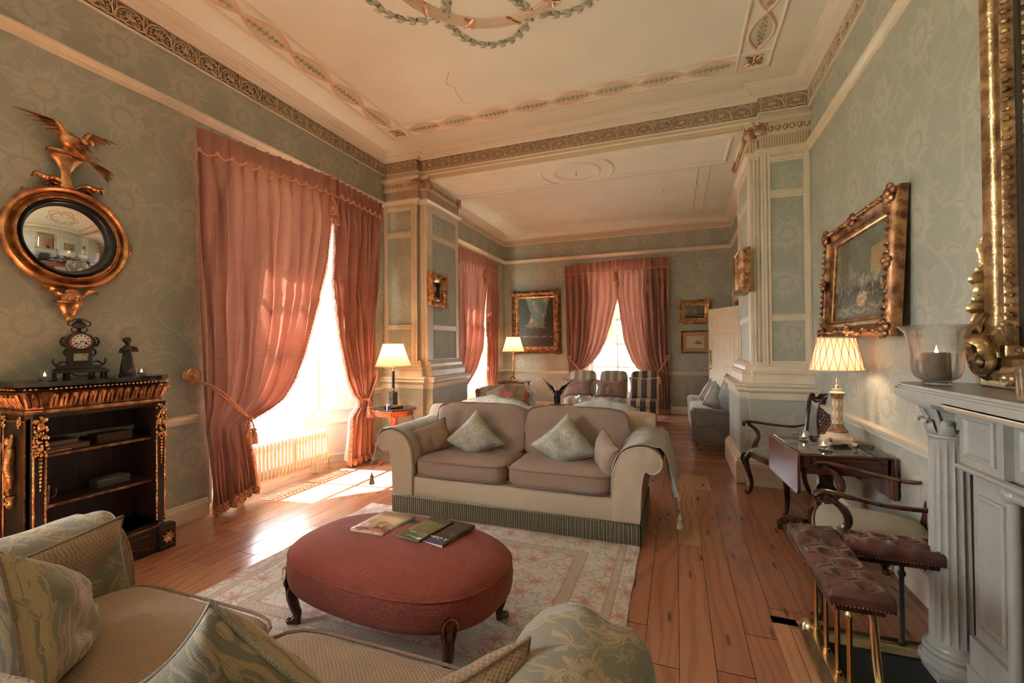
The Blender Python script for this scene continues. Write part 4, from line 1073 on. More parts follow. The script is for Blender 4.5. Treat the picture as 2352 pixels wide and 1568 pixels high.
segs = list(zip(outline(.0), outline(.0)[1:]))
def spots(p, q, pitch):
    d = Vector(q)-Vector(p); n = max(1, round(d.length/pitch)); return [(Vector(p)+d*((i+.5)/n), math.atan2(d.y, d.x)) for i in range(n)]
for p, q in segs:
    for c, a in spots(p, q, .046):
        mt = T(c.x, c.y, 0) @ Matrix.Rotation(a, 4, 'Z')
        b.tube(crom([(0, -.012, 1.085), (0, -.026, 1.125), (0, -.040, 1.155), (0, -.056, 1.16), (0, -.052, 1.145)], 3), [.008]*5+[.010]*4+[.008]*4, 6, M=mt)
        b.tube([(.021, -.015, 1.09), (.021, -.03, 1.13), (.021, -.042, 1.165)], [.004, .007, .010], 5, M=mt); 
W(b, 'acanthus_frieze', M['gilt_dark'])
b = MB()
for p, q in segs:
    for c, a in spots(p, q, .023): b.ball((0, -.048, 1.192), (.0075, .0075, .0065), 7, 5, T(c.x, c.y, 0) @ Matrix.Rotation(a, 4, 'Z'))
    b.tube([(p[0], p[1], 1.06), (q[0], q[1], 1.06)], .015, 6)
W(b, 'beaded_band', M['ormolu'])
for y, fx in ((by0+.03, bx1), (by1-.03, bx1)):
    b = MB(); r = random.Random(int(y*100))
    b.box(fx-.012, fx+.010, y-.032, y+.032, .205, 1.05)
    W(b, 'pilaster', M['case'], bevel=.002, smooth=False)
    b = MB()
    for s in (-1, 1):
        n = 60; b.tube([(fx+.012, y+s*.026, .22+i*.62/n) for i in range(n+1)], [.0055+.0016*math.cos(i*2.1) for i in range(n+1)], 6)
    for i in range(90):
        t = r.random(); zz = lerp(.80, 1.03, t); w_ = .030 if t > .5 else .034
        b.ball((fx+.014+.008*r.random(), y+r.uniform(-w_, w_), zz), (.008, r.uniform(.005, .010), r.uniform(.006, .013)), 6, 4)
    b.ball((fx+.022, y, .975), (.014, .018, .026), 10, 6); b.ball((fx+.03, y, .968), (.008, .006, .010), 6, 4)
    for i in range(9): b.ball((fx+.015, y, .79-.022*i), (.007, .011-.0008*i, .010), 6, 4)
    W(b, 'pilaster_mount', M['ormolu'])
for z in (.80, .50):
    b = MB(); b.box(bx0+th, bx1-.045, by0+th, by1-th, z-.016, z); s_ = W(b, 'shelf', M['case_in'], smooth=False)
    b = MB(); b.box(bx1-.046, bx1-.042, by0+th, by1-th, z-.016, z); b.v = [(x-o.x, y-o.y, zz-o.z) for x, y, zz in b.v]; b.build('shelf_edge', M['gilt_dark'], s_, smooth=False)
# end panel with a cherub mount
b = MB(); b.frame(.24, .78, [(0, 0), (0, .006), (.006, .008), (.012, .003)], T(-3.62, by0, .62)); W(b, 'end_panel_moulding', M['gilt_dark'])
b = MB(); X = -3.640
b.tube(crom([(X, by0-.012, .86), (X+.012, by0-.02, .80), (X+.002, by0-.022, .74), (X+.02, by0-.02, .68), (X+.014, by0-.015, .62)], 5), [.014, .018, .022, .024, .026, .027, .027, .026, .026, .026, .027, .026, .024, .022, .02, .018, .016, .014, .012, .010, .009][:21], 10)
b.ball((X-.002, by0-.02, .888), (.022, .02, .025), 12, 8); b.tube([(X+.012, by0-.02, .85), (X+.03, by0-.02, .87), (X+.03, by0-.015, .93)], [.011, .009, .007], 8)
b.tube([(X-.012, by0-.018, .845), (X-.035, by0-.02, .80), (X-.055, by0-.014, .785)], [.011, .009, .006], 8); b.tube([(X+.02, by0-.02, .69), (X+.0, by0-.024, .63), (X+.005, by0-.02, .58)], [.02, .014, .008], 8)
for s in (-1, 1):
    acanthus(b, [(X+.005, by0-.01, .57), (X+s*.03, by0-.015, .555), (X+s*.05, by0-.01, .575)], .014); acanthus(b, [(X, by0-.01, .57), (X+s*.02, by0-.012, .53), (X+s*.008, by0-.01, .50)], .013)
W(b, 'cherub_mount', M['ormolu'])
b = MB()
for X in (-3.72, -3.56):
    for i in range(14): b.ball((X+rnd.uniform(-.018, .018), by0-.008, 1.0+rnd.uniform(-.03, .03)), (.007, .006, .008), 6, 4)
W(b, 'corner_mount', M['ormolu'])
# things on the shelves
def block(name, label, cat, x0, x1, y0, y1, z0, z1, mat, rz=0., page=None, group=None, bevel=.002):
    t = thing(name, label, cat, ((x0+x1)/2, (y0+y1)/2, z0), rz, group); w, d, h = (x1-x0)/2, (y1-y0)/2, z1-z0
    if page:
        b = MB(); b.box(-w, w, -d, d, 0, .004); b.box(-w, w, -d, d, h-.004, h); b.box(-w, -w+.004, -d, d, 0, h); b.build('cover', mat, t, smooth=False)
        b = MB(); b.box(-w+.003, w-.004, -d+.004, d-.004, .004, h-.004); b.build('pages', page, t, smooth=False)
    else: b = MB(); b.box(-w, w, -d, d, 0, h); b.build('body', mat, t, bevel=bevel, smooth=False)
    return t
old = simple('old_leather_binding', (.06, .03, .02), .6); pg = simple('old_page_edge', (.20, .09, .06), .8)
def vol(label, y0, y1, z0, z1, x0=-3.70, x1=-3.52, rz=0.): return block('book', label, 'book', x0, x1, y0, y1, z0, z1, old, rz, pg, 'old books lying on the upper shelf')
vol('dark old book lying flat at the left of the upper shelf, bottom one', 1.50, 1.74, .802, .836); vol('dark old book lying on top of the pile on the upper shelf', 1.49, 1.68, .837, .866, rz=.05)
block('wooden_box', 'plain brown wooden box standing near the right end of the upper shelf', 'box', -3.68, -3.57, 1.80, 2.0, .801, .858, simple('brown_box_wood', (.11, .045, .03), .6))
for k, (y0, y1, x) in enumerate(((1.50, 1.645, -3.515), (1.46, 1.555, -3.50))):
    t = thing('paper_knife', ['longer ivory paper knife lying on the upper shelf', 'shorter ivory paper knife at the front left of the upper shelf'][k], 'paper knife', (x, (y0+y1)/2, .802), .1); L = (y1-y0)/2
    b = MB(); b.tube([(0, -L, .004), (0, -L*.3, .005), (0, L*.3, .005), (0, L*.9, .004), (0, L, .004)], [.005, .006, .009, .009, .003], 8, flat=.45); b.build('blade', simple('old_ivory%d' % k, (.62, .48, .33), .4), t)
block('stone_box', 'small grey stone box on the lower shelf', 'box', -3.67, -3.56, 1.80, 1.99, .501, .562, simple('grey_stone', (.085, .085, .08), .8, nz=.4, nzs=90), bevel=.014)
t = thing('glass_mug', 'clear glass mug at the left of the lower shelf', 'mug', (-3.52, 1.515, .502)); b = MB(); b.lathe([(.001, 0), (.026, 0), (.028, .006), (.026, .012), (.030, .115), (.0275, .115), (.0235, .014), (.001, .012)], 24, cap=False); b.build('bowl', M['glass'], t)
b = MB(); b.tube(crom([(0, .028, .09), (0, .055, .085), (0, .052, .04), (0, .027, .03)], 5), .004, 8); b.build('handle', M['glass'], t)

def tealight(loc, label, s=1.0, group='glass tealight holders'):
    t = thing('tealight_holder', label, 'candle holder', loc, 0, group)
    b = MB(); b.lathe([(.001, 0), (.027, 0), (.029, .004), (.034, .066), (.031, .066), (.027, .010), (.001, .008)], 28, S(s, s, s), cap=False); b.build('cup', M['glass'], t)
    b = MB(); b.lathe([(.001, .011), (.022, .011), (.023, .024), (.001, .024)], 20, S(s, s, s), cap=False); b.build('wax', M['wax'], t)
    b = MB(); b.lathe([(.001, .026), (.004, .030), (.0045, .035), (.002, .044), (.0005, .049)], 10, S(s, s, s)); b.build('flame', M['flame'], t); return t
tealight((-3.55, 1.53, 1.236), 'lit glass tealight at the left end of the marble top'); tealight((-3.50, 2.015, 1.236), 'lit glass tealight in front of the dark figurine', .9)
# clock
ck = thing('mantel_clock', 'ornate dark bronze mantel clock with white dial on the bookcase', 'clock', (-3.615, 1.725, 1.236), PI/2-.25)
b = MB(); b.box(-.135, .135, -.06, .06, .035, .055); b.box(-.12, .12, -.055, .055, .055, .062); b.box(-.10, .10, -.05, .05, .062, .082)
for x in (-.12, -.06, .06, .12):
    for y in (-.045, .045): b.lathe([(.012, 0), (.014, .004), (.006, .012), (.011, .02), (.006, .028), (.012, .036)], 10, T(x, y, 0))
b.tube(crom([(-.055, -.062, .04), (-.03, -.066, .02), (0, -.066, .015), (.03, -.066, .02), (.055, -.062, .04)], 4), .005, 6); b.build('base', M['bronze'], ck, bevel=.002)
b = MB(); b.box(-.055, .055, -.04, .04, .082, .19)
b.prism([(-.06, .19), (-.065, .20), (-.075, .22), (-.068, .25), (-.05, .275), (-.02, .292), (.02, .292), (.05, .275), (.068, .25), (.075, .22), (.065, .20), (.06, .19)], -.038, .038, R('X', 90))
for s in (-1, 1):
    acanthus(b, [(s*.06, -.02, .20), (s*.085, -.02, .215), (s*.088, -.02, .245), (s*.07, -.02, .265)], .012); acanthus(b, [(s*.058, -.02, .10), (s*.085, -.02, .105), (s*.11, -.02, .085), (s*.125, -.02, .11), (s*.118, -.02, .13)], .010)
    acanthus(b, [(s*.06, -.02, .19), (s*.075, -.02, .165), (s*.062, -.02, .14)], .010)
b.build('case', M['bronze'], ck, bevel=.002)
b = MB(); b.lathe([(.052, .036), (.056, .044), (.050, .050), (.046, .046)], 36, T(0, 0, .235) @ X90, cap=False); b.build('bezel', simple('bronze_bezel', (.16, .06, .04), .35, .8), ck)
dial = simple('enamel_dial', (.72, .70, .62), .3); b = MB(); b.lathe([(.001, .046), (.047, .044)], 36, T(0, 0, .235) @ X90, cap=False); b.m = 1
for k in range(12): a = k*PI/6; b.box(-.0022, .0022, -.0005, .0, .031, .041, T(0, -.0468, .235) @ Matrix.Rotation(a, 4, 'Y'))
for x in (-.022, .022): b.lathe([(.001, .0475), (.0055, .047)], 10, T(x, 0, .222) @ X90, cap=False)
d_ = b.build('dial', [dial, M['black']], ck, fixn=False)
b = MB(); b.tube([(0, -.049, .235), (.026, -.049, .229)], [.002, .0012], 5); b.tube([(0, -.049, .235), (-.016, -.049, .205)], [.0016, .0009], 5); b.ball((0, -.05, .235), .004, 6, 4); b.build('hands', M['black'], ck)
b = MB(); b.frame(.085, .062, [(0, 0), (0, .006), (.005, .006), (.008, .002)], T(0, -.04, .135)); b.build('panel_frame', M['bronze'], ck)
pm = Mat('painted_porcelain'); v = pm.coord(); pm.base(pm.mix(pm.noise(v, 60, 3).step(.5, .6), pm.mix(pm.noise(v, 45, 2).step(.5, .55), (.32, .40, .28), (.50, .46, .34)), (.42, .10, .08)), .3)
b = MB(); b.box(-.036, .036, -.0425, -.040, .110, .160); b.build('porcelain_plaque', pm.mat, ck, smooth=False)
b = MB(); b.lathe([(.012, .29), (.014, .296), (.008, .31), (.014, .318), (.034, .324), (.036, .344), (.034, .35), (.022, .36), (.014, .37), (.026, .376), (.02, .382), (.001, .386)], 18)
for s in (-1, 1): b.tube(crom([(s*.03, 0, .335), (s*.052, 0, .34), (s*.05, 0, .362), (s*.03, 0, .368), (s*.022, 0, .38)], 4), .004, 6); b.tube(crom([(s*.012, 0, .296), (s*.034, 0, .30), (s*.036, 0, .32)], 4), .004, 6)
b.build('urn', M['bronze'], ck)
# figurine of a robed child holding flowers
fg = thing('figurine', 'small dark figurine of a robed standing child on the bookcase', 'figurine', (-3.60, 1.985, 1.236), PI/2-.3)
b = MB(); b.lathe([(.048, 0), (.048, .010), (.040, .014)], 20)
b.lathe([(.040, .012), (.041, .03), (.036, .07), (.030, .11), (.026, .14), (.024, .155), (.028, .175), (.030, .19), (.022, .205), (.010, .213), (.010, .222)], 24, S(1, .8, 1), rmod=lambda a, z: 1+(.07*math.cos(a*7) if z < .15 else 0))
b.ball((0, -.004, .240), (.021, .021, .024), 14, 9); b.ball((0, .004, .247), (.026, .024, .022), 12, 7); b.ball((0, -.025, .238), (.004, .005, .005), 6, 4)
b.tube([(-.028, 0, .188), (-.038, -.006, .165), (-.022, -.028, .158), (.006, -.034, .168)], [.012, .011, .009, .007], 8); b.tube([(.028, 0, .188), (.038, -.012, .168), (.032, -.034, .172)], [.012, .010, .008], 8)
b.build('body', M['bronze'], fg)
b = MB()
for i in range(9): b.ball((.035+rnd.uniform(-.015, .015), -.04+rnd.uniform(-.008, .008), .182+rnd.uniform(-.016, .016)), .009, 7, 5)
b.build('bouquet', simple('dark_bronze_flowers', (.10, .05, .045), .4, .5), fg)
# ---------------------------------------------------------------- soft shapes
def rbox(b, w, d, h, k=6., n=10, puff=0., M=None, wr=0., seed=0, edge=None):
    """pillowy rounded box centred at the origin; puff raises top and bottom"""
    def f(p):
        x, y, z = p; r = (abs(x)**k+abs(y)**k+abs(z)**k)**(1/k); x, y, z = x/r, y/r, z/r
        pz = puff*(1-x*x)*(1-y*y)*z
        v = Vector((x*w/2, y*d/2, z*h/2+pz))
        if wr: q = mnoise.noise(Vector((v.x*9+seed, v.y*9, v.z*9)))*wr; v += Vector((x*.5, y*.5, z)).normalized()*q
        return v
    for ax in range(3):
        for s in (-1, 1):
            def g(u, v):
                a, c = 2*u-1, 2*v-1; p = [0, 0, 0]; p[ax] = s; p[(ax+1) % 3] = a*s; p[(ax+2) % 3] = c; return f(p)
            b.grid(g, n, n, M=M)
    return b
def weld(o, d=1e-4):
    bm = bmesh.new(); bm.from_mesh(o.data); bmesh.ops.remove_doubles(bm, verts=bm.verts, dist=d); bmesh.ops.recalc_face_normals(bm, faces=bm.faces); bm.to_mesh(o.data); bm.free(); o.data.shade_smooth(); return o
def rpipe(b, w, d, h, k, z, r=.006, M=None, n=72, puff=0.):
    P = []
    for i in range(n):
        a = 2*PI*i/n; x, y = math.cos(a), math.sin(a); zz = z/(h/2); q = (abs(x)**k+abs(y)**k)**(1/k); x /= q; y /= q
        R_ = (1+abs(zz)**k*0)**(1/k) if abs(zz) < 1 else (2)**(1/k)
        x /= R_*.995; y /= R_*.995; P.append((x*w/2, y*d/2, z*.0+z))
    b.tube(P, r, 6, closed=True, M=M)
def pillow(root, w, h, t, mat, pipe_mat, seed=1, pinch=.10, rot45=False, squash=1.0, wr=.012, chop=0.):
    """square scatter cushion standing in XZ, facing -Y, centre at the origin"""
    n = 22
    def shp(u, v, s):
        x = u*(1-pinch*(1-v*v)*abs(u)**2); z = v*(1-pinch*(1-u*u)*abs(v)**2)
        th = t/2*max(0, (1-abs(u)**3.2)*(1-abs(v)**3.2))**.55
        x *= w/2; z *= h/2
        nz = mnoise.noise(Vector((x*8+seed*7, z*8, s)))*wr + .5*wr*mnoise.noise(Vector((x*22+seed, z*22, s)))
        th = max(0, th + nz*(1-u*u)*(1-v*v)*2)
        if rot45: x, z = (x-z)*.7071, (x+z)*.7071; z = z*squash if z < 0 else z
        if chop: z -= chop*math.exp(-(x/(.12*w))**2)*max(0, v)
        return (x, s*th, z)
    b = MB()
    for s in (-1, 1): b.grid(lambda a, c: shp(2*a-1, 2*c-1, s), n, n)
    weld(b.build('cover', mat, root))
    if pipe_mat:
        P = [shp(-1+2*i/n, -1, 0) for i in range(n)]+[shp(1, -1+2*i/n, 0) for i in range(n)]+[shp(1-2*i/n, 1, 0) for i in range(n)]+[shp(-1, 1-2*i/n, 0) for i in range(n)]
        b = MB(); b.tube(P, .0055, 6, closed=True); b.build('piping', pipe_mat, root)
    return root
M['pipe'] = simple('taupe_piping', (.20, .135, .10), .8, nz=.3, nzs=200)
M['pipe_g'] = simple('grey_piping', (.30, .29, .24), .8, nz=.3, nzs=200)
M['pipe_t'] = simple('teal_piping', (.06, .09, .085), .8)
M['pipe_w'] = simple('white_piping', (.7, .68, .62), .8)
def cushion(label, loc, rot, w, h, t, mat, pm, name='scatter_cushion', group=None, **kw):
    r = thing(name, label, 'cushion', loc, rot=rot, group=group); return pillow(r, w, h, t, mat, pm, **kw)
ARM = [(-.19, .15), (-.192, .30), (-.19, .45), (-.175, .55), (-.135, .635), (-.075, .685), (0, .705), (.06, .70), (.115, .675), (.15, .63), (.155, .585), (.135, .545), (.10, .522), (.065, .525), (.042, .535), (.025, .50), (.012, .42), (.004, .30), (0, .15)]
def arm_profile(): 
    q = crom([(x, 0, z) for x, z in ARM], 4); return [(p[0], p[2]) for p in q]
def scroll_sofa(label, loc, rz, tm, om, W_=2.05, D=.90, ex=0.):
    root = thing('sofa', label, 'sofa', loc, rz)
    hw_ = W_/2
    b = MB(); b.box(-hw_+.16, hw_-.16, .02, D, .14, .315); b.build('seat_rail', om, root, bevel=.012)
    b = MB(); b.box(-hw_+.01, hw_-.01, .02, D-.01, .012, .155)
    b.box(-hw_+.05, -hw_+.11, .05, .11, 0, .02); b.build('base', M['bullion'], root, bevel=.004)
    prof = arm_profile()
    for s in (-1, 1):
        b = MB(); n = len(prof); D0, D1 = 0, D-.06
        ys = [(D0+.012, .985), (D0, .95)]
        vs = []; cx_, cz_ = sum(p[0] for p in prof)/n, sum(p[1] for p in prof)/n
        rows = [(D0-.004, .93), (D0, .985), (D0+.014, 1.0), (D1, 1.0)]
        for y, k in rows:
            for x, z in prof: vs.append((s*(hw_+cx_+(x-cx_)*k), y, cz_+(z-cz_)*k))
        fs = [tuple(range(n))] + [(r*n+i, r*n+(i+1) % n, (r+1)*n+(i+1) % n, (r+1)*n+i) for r in range(len(rows)-1) for i in range(n)] + [tuple((len(rows)-1)*n+i for i in range(n))]
        b.add(vs, fs); a_ = b.build('arm', om, root, angle=60)
        b = MB(); b.tube([(s*(hw_+cx_+(x-cx_)*.97), -.002, cz_+(z-cz_)*.97) for x, z in prof[6:-1]], .006, 6); b.build('piping', om, a_)
    # back
    b = MB(); P = []
    bp = [(D-.20, .15), (D-.20, .60), (D-.19, .76), (D-.15, .83), (D-.07, .85), (D+.0, .82), (D+.02, .76), (D, .66), (D-.01, .15)]
    n = len(bp); X0, X1 = -hw_-.09, hw_+.09; xs = [(X0, .78), (X0+.02, .93), (X0+.06, 1), (X1-.06, 1), (X1-.02, .93), (X1, .78)]; vs = []
    for x, k in xs:
        for y, z in bp: yc, zc2 = D-.09, .66; vs.append((x if z > .5 else max(-hw_, min(hw_, x)), yc+(y-yc)*k, z if z < .5 else zc2+(z-zc2)*k))
    fs = [tuple(range(n))]+[(r*n+i, r*n+(i+1) % n, (r+1)*n+(i+1) % n, (r+1)*n+i) for r in range(5) for i in range(n)]+[tuple(5*n+i for i in range(n))]
    b.add(vs, fs); b.build('back', om, root, sub=1, angle=80)
    cw = (W_-.38)/2
    for i, s in enumerate((-1, 1)):
        b = MB(); mt = T(s*(cw/2+.002), .36+ex/2, .40) ; rbox(b, cw-.004, .72+ex, .165, 7, 14, .020, mt, .006, i*3.1); o = weld(b.build('seat_cushion', tm, root))
        b = MB()
        for z in (.062, -.062): rpipe(b, cw+.004, .725+ex, .165, 7, z, .0055, mt)
        b.build('piping', M['pipe'], o)
        b = MB(); mt = T(s*(cw/2+.03), .60+ex, .672) @ R('X', -14); rbox(b, .455, .20, cw+.09, 5.5, 14, .0, T(s*(cw/2+.03), .60+ex, .655) @ R('X', -12) @ Matrix(((0, 0, 1, 0), (0, 1, 0, 0), (1, 0, 0, 0), (0, 0, 0, 1))), .020, i*5.3+1)
        for k in range(len(b.v)):
            pass
        o = weld(b.build('back_cushion', tm, root)); b = MB()
        mt = T(s*(cw/2+.03), .60+ex, .655) @ R('X', -12); w_, h_ = cw+.09, .455; P = []
        for k in range(72):
            a = 2*PI*k/72; x, z = math.cos(a), math.sin(a); q = (abs(x)**5.5+abs(z)**5.5)**(1/5.5); P.append((x/q*w_/2*.975, -.072+.006*math.sin(k*1.1), z/q*h_/2*.985))
        b.tube(P, .0065, 6, closed=True, M=mt); b.build('piping', M['pipe'], o)
    # bullion fringe
    def fr(x0, y0, x1, y1):
        b = MB(); d = Vector((x1-x0, y1-y0)); L = d.length; t = d.normalized(); nn = Vector((t.y, -t.x)); n = int(L/.0115); 
        r = random.Random(int(L*100))
        vs = []
        for i in range(n*4+1):
            u = i/4/n*L; ph = (i % 4); off = (.006, .0115, .006, 0)[ph]
            for z, k in ((.158, .6), (.14, 1), (.02+.006*r.random()*0, 1), (.004, .8)):
                c = Vector((x0, y0))+t*u+nn*(off*k+.004+(.003*math.sin(u*31) if z < .05 else 0)); vs.append((c.x, c.y, z))
        b.add(vs, [(i*4+j, i*4+j+1, (i+1)*4+j+1, (i+1)*4+j) for i in range(n*4) for j in range(3)])
        c0 = Vector((x0, y0))+nn*.008; c1 = Vector((x1, y1))+nn*.008; b.tube([(c0.x, c0.y, .158), (c1.x, c1.y, .158)], .008, 8)
        return b
    f1 = fr(-hw_, 0, hw_, 0).build('fringe', M['bullion'], root, fixn=False, angle=180); f2 = fr(hw_, 0, hw_, D).build('fringe', M['bullion'], root, fixn=False, angle=180); f3 = fr(-hw_, D, -hw_, 0).build('fringe', M['bullion'], root, fixn=False, angle=180)
    for f_ in (f1, f2, f3): f_.location.y += .0
    return root
def arm_cover(label, sofa_loc, rz, s, D0, D1, mat, hang_out=.40, hang_in=.36, W_=2.05, tass=True, wav=.02):
    root = thing('arm_cover', label, 'sofa arm cover', sofa_loc, rz, 'damask arm covers laid over sofa arms')
    prof = arm_profile(); hw_ = W_/2; ins = [p for p in prof if True]
    # path from inner side over the scroll then hanging free on the outside
    path = [(x-.010, z) for x, z in prof if z > hang_in and x < -.12] + [(x, z+.012) for x, z in prof if -.12 <= x < .10 and z > .6] + [(.135, .70), (.172, .655), (.182, .60)]
    e = path[-1]; path += [(.182+.012*i, .60-.05*i) for i in range(1, int((.60-hang_out)/.05)+1)]
    n = len(path)
    b = MB(); m_ = 26
    vs = []
    for j in range(m_+1):
        t = j/m_; y = lerp(D0, D1, t)
        for i, (x, z) in enumerate(path):
            q = i/(n-1); drop = max(0, q-.75)*4; zz = z - (.05*drop*math.sin(t*PI) if drop else 0) + wav*.5*drop*math.sin(t*19); xx = x+wav*drop*math.sin(t*14+1)+.004*mnoise.noise(Vector((x*9, y*9, z*9+3)))
            yy = y + (.02*math.sin(q*9) if j in (0, m_) else 0)
            vs.append((s*(hw_+xx), yy, zz))
    b.add(vs, [(j*n+i, j*n+i+1, (j+1)*n+i+1, (j+1)*n+i) for j in range(m_) for i in range(n-1)])
    o = b.build('cloth', mat, root, angle=180); md = o.modifiers.new('thick', 'SOLIDIFY'); md.thickness = .008; md.offset = 0
    b = MB(); b.tube([Vector(vs[i])+Vector((0, -.002, 0)) for i in range(n)], .0055, 6); b.tube([vs[j*n+n-1] for j in range(m_+1)], .005, 6); b.build('piping', M['pipe_g'], o)
    if tass:
        c = Vector(vs[n-1]); b = MB(); b.ball((c.x, c.y, c.z-.01), .014, 8, 6); b.tube([(c.x, c.y, c.z), (c.x+s*.004, c.y, c.z-.10)], .0025, 5); b.ball((c.x+s*.002, c.y, c.z-.045), .006, 6, 5); tassel(b, (c.x+s*.004, c.y, c.z-.10), .10, .024); b.build('tassel', simple('beige_tassel', (.30, .22, .14), .8, nz=.3, nzs=100), root)
    return root
SOFA = (-1.277, 3.25, 0)
scroll_sofa('two-seat taupe and oatmeal scroll-arm sofa facing the red ottoman', SOFA, 0, M['taupe'], M['oat'])
arm_cover('pale damask cover over the window-side arm of the facing sofa', (SOFA[0], SOFA[1], .004), 0, -1, .03, .80, M['damask_y'], .36, .40, tass=True)
arm_cover('pale damask cover with tassel over the aisle-side arm of the facing sofa', (SOFA[0], SOFA[1], .004), 0, 1, .03, .80, M['damask_y'], .30, .28, tass=True)
rd = math.radians
cushion('damask cushion standing on its point, on the left half of the facing sofa', (-1.70, 3.60, .575), (rd(-16), 0, rd(4)), .40, .40, .19, M['damask'], M['pipe_g'], rot45=True, squash=.50, seed=4)
cushion('damask cushion standing on its point, on the right half of the facing sofa', (-.875, 3.57, .575), (rd(-18), rd(3), rd(-2)), .42, .42, .19, M['damask'], M['pipe_g'], rot45=True, squash=.48, seed=9)
cushion('small taupe cushion leaning on the window-side arm of the facing sofa', (-2.07, 3.50, .60), (rd(-12), rd(-14), rd(52)), .36, .27, .12, M['taupe'], M['pipe'], seed=2)
cushion('small taupe cushion leaning on the aisle-side arm of the facing sofa', (-.51, 3.44, .59), (rd(-8), rd(16), rd(-62)), .34, .27, .13, M['taupe'], M['pipe'], seed=6)
NS = (-1.277, 1.19, 0)
scroll_sofa('near taupe scroll-arm sofa seen from behind, at the bottom of the view', NS, PI, M['taupe_fg'], M['taupe_fg'], D=1.12, ex=.22)
arm_cover('olive and gold damask cover over the arm of the near sofa closest to the bookcase', (NS[0], NS[1], .004), PI, 1, .02, .80, M['damask_fg'], .36, .40, tass=False)
arm_cover('olive damask cover over the rounded near-sofa arm at the bottom right', (NS[0], NS[1], .004), PI, -1, .02, .80, M['damask_fg'], .36, .40, tass=False)
cushion('taupe box cushion leaning on the bookcase-side arm of the near sofa', (-2.12, .90, .585), (rd(-6), rd(0), rd(-72)), .62, .26, .13, M['taupe_fg'], M['pipe'], seed=3, pinch=.04)
cushion('gold damask cushion tipped against the back of the near sofa, left side', (-1.72, .76, .60), (rd(20), rd(10), rd(-32)), .42, .42, .17, M['damask_fg'], M['pipe'], rot45=True, squash=.5, seed=14)
cushion('pointed gold damask cushion in the middle of the near sofa', (-.96, .745, .60), (rd(14), rd(0), rd(12)), .40, .40, .17, M['damask_fg'], M['pipe_g'], rot45=True, squash=.5, seed=15)
cushion('taupe woven cushion beside the bottom right arm of the near sofa', (-.47, .88, .56), (rd(14), rd(-8), rd(50)), .40, .32, .14, M['taupe_fg'], M['pipe'], seed=16)

# ---------------------------------------------------------------- rug
b = MB(); b.grid(lambda u, v: (lerp(-1.17, 1.17, u)+.004*math.sin(v*30), lerp(-.95, .95, v)+.003*math.sin(u*40), .012+.0012*math.sin(u*50)*math.sin(v*37)), 60, 50)
b.box(-1.168, 1.168, -.948, .948, .0005, .009)
rg = b.build('rug', M['rug'], fixn=False); rg.location = (-1.425, 2.40, 0); tag(rg, 'cream rug with red and sage flowers under the ottoman', 'rug')

# ---------------------------------------------------------------- ottoman
OT = thing('ottoman', 'oval brick-red upholstered ottoman on carved dark legs', 'ottoman', (-1.355, 1.955, .012), -.10)
OA, OB = .60, .385
def oval(a, k=2.6): c, s = math.cos(a), math.sin(a); r = (abs(c)**k+abs(s)**k)**(-1/k); return c*r, s*r
b = MB()
prof = [(.965, .215), (.99, .225), (1.0, .25), (1.005, .30), (.998, .345), (.985, .36), (.96, .378), (.90, .398), (.75, .42), (.5, .438), (.25, .446), (.001, .448)]
n = 72; b.add([(oval(2*PI*k/n)[0]*OA*r, oval(2*PI*k/n)[1]*OB*r, z) for r, z in prof for k in range(n)], [(i*n+k, i*n+(k+1) % n, (i+1)*n+(k+1) % n, (i+1)*n+k) for i in range(len(prof)-1) for k in range(n)]+[tuple(range(n))])
o = b.build('upholstery', M['tweed'], OT); b = MB(); b.tube([(oval(2*PI*k/n)[0]*OA*.992, oval(2*PI*k/n)[1]*OB*.992, .356) for k in range(n)], .0045, 6, closed=True); b.build('seam', M['tweed'], o)
def cab_leg(sx, sy, H=.27, out=.05, s=1.0):
    b = MB(); d = Vector((sx, sy, 0)).normalized()
    P = crom([d*-.0+Vector((0, 0, H)), d*.022+Vector((0, 0, H-.05)), d*.030+Vector((0, 0, H-.10)), d*.012+Vector((0, 0, H-.17)), d*.002+Vector((0, 0, .05)), d*.016+Vector((0, 0, .012))], 5)
    n = len(P); b.tube(P, [s*lerp(.034, .020, min(1, (i/n)*1.25)) if i < n-4 else s*(.022+.003*(i-n+4)) for i in range(n)], 10)
    b.ball(tuple(d*.035+Vector((0, 0, .018))), (.024*s, .024*s, .018), 8, 6); b.ball(tuple(d*.052+Vector((0, 0, H-.035))), (.018*s, .018*s, .026), 8, 6)
    for q in (-1, 1):
        t = Vector((-d.y, d.x, 0))*q; b.tube(crom([d*.045+t*.018+Vector((0, 0, H+.03)), d*.05+t*.025+Vector((0, 0, H-.02)), d*.045+t*.012+Vector((0, 0, H-.08)), d*.03+t*.02+Vector((0, 0, H-.11))], 4), .008*s, 6)
    b.ball(tuple(d*.035+Vector((0, 0, H+.035))), (.024, .024, .03), 8, 6)
    return b
for x, y in ((-.455, -.235), (.455, -.235), (-.455, .235), (.455, .235)):
    b = cab_leg(x, y*1.6, .245); l = b.build('leg', M['mahog'], OT); l.location = (x, y, 0)
    b = MB(); d = Vector((x, y*1.6, 0)).normalized(); t = Vector((-d.y, d.x, 0))
    for k in range(15):
        a = PI*k/14; p = d*.066+t*(.034*math.cos(a))+Vector((0, 0, .245+.045*math.sin(a))); b.ball(tuple(p), .0035, 5, 4)
    b.build('nail_trim', M['brass_old'], l)
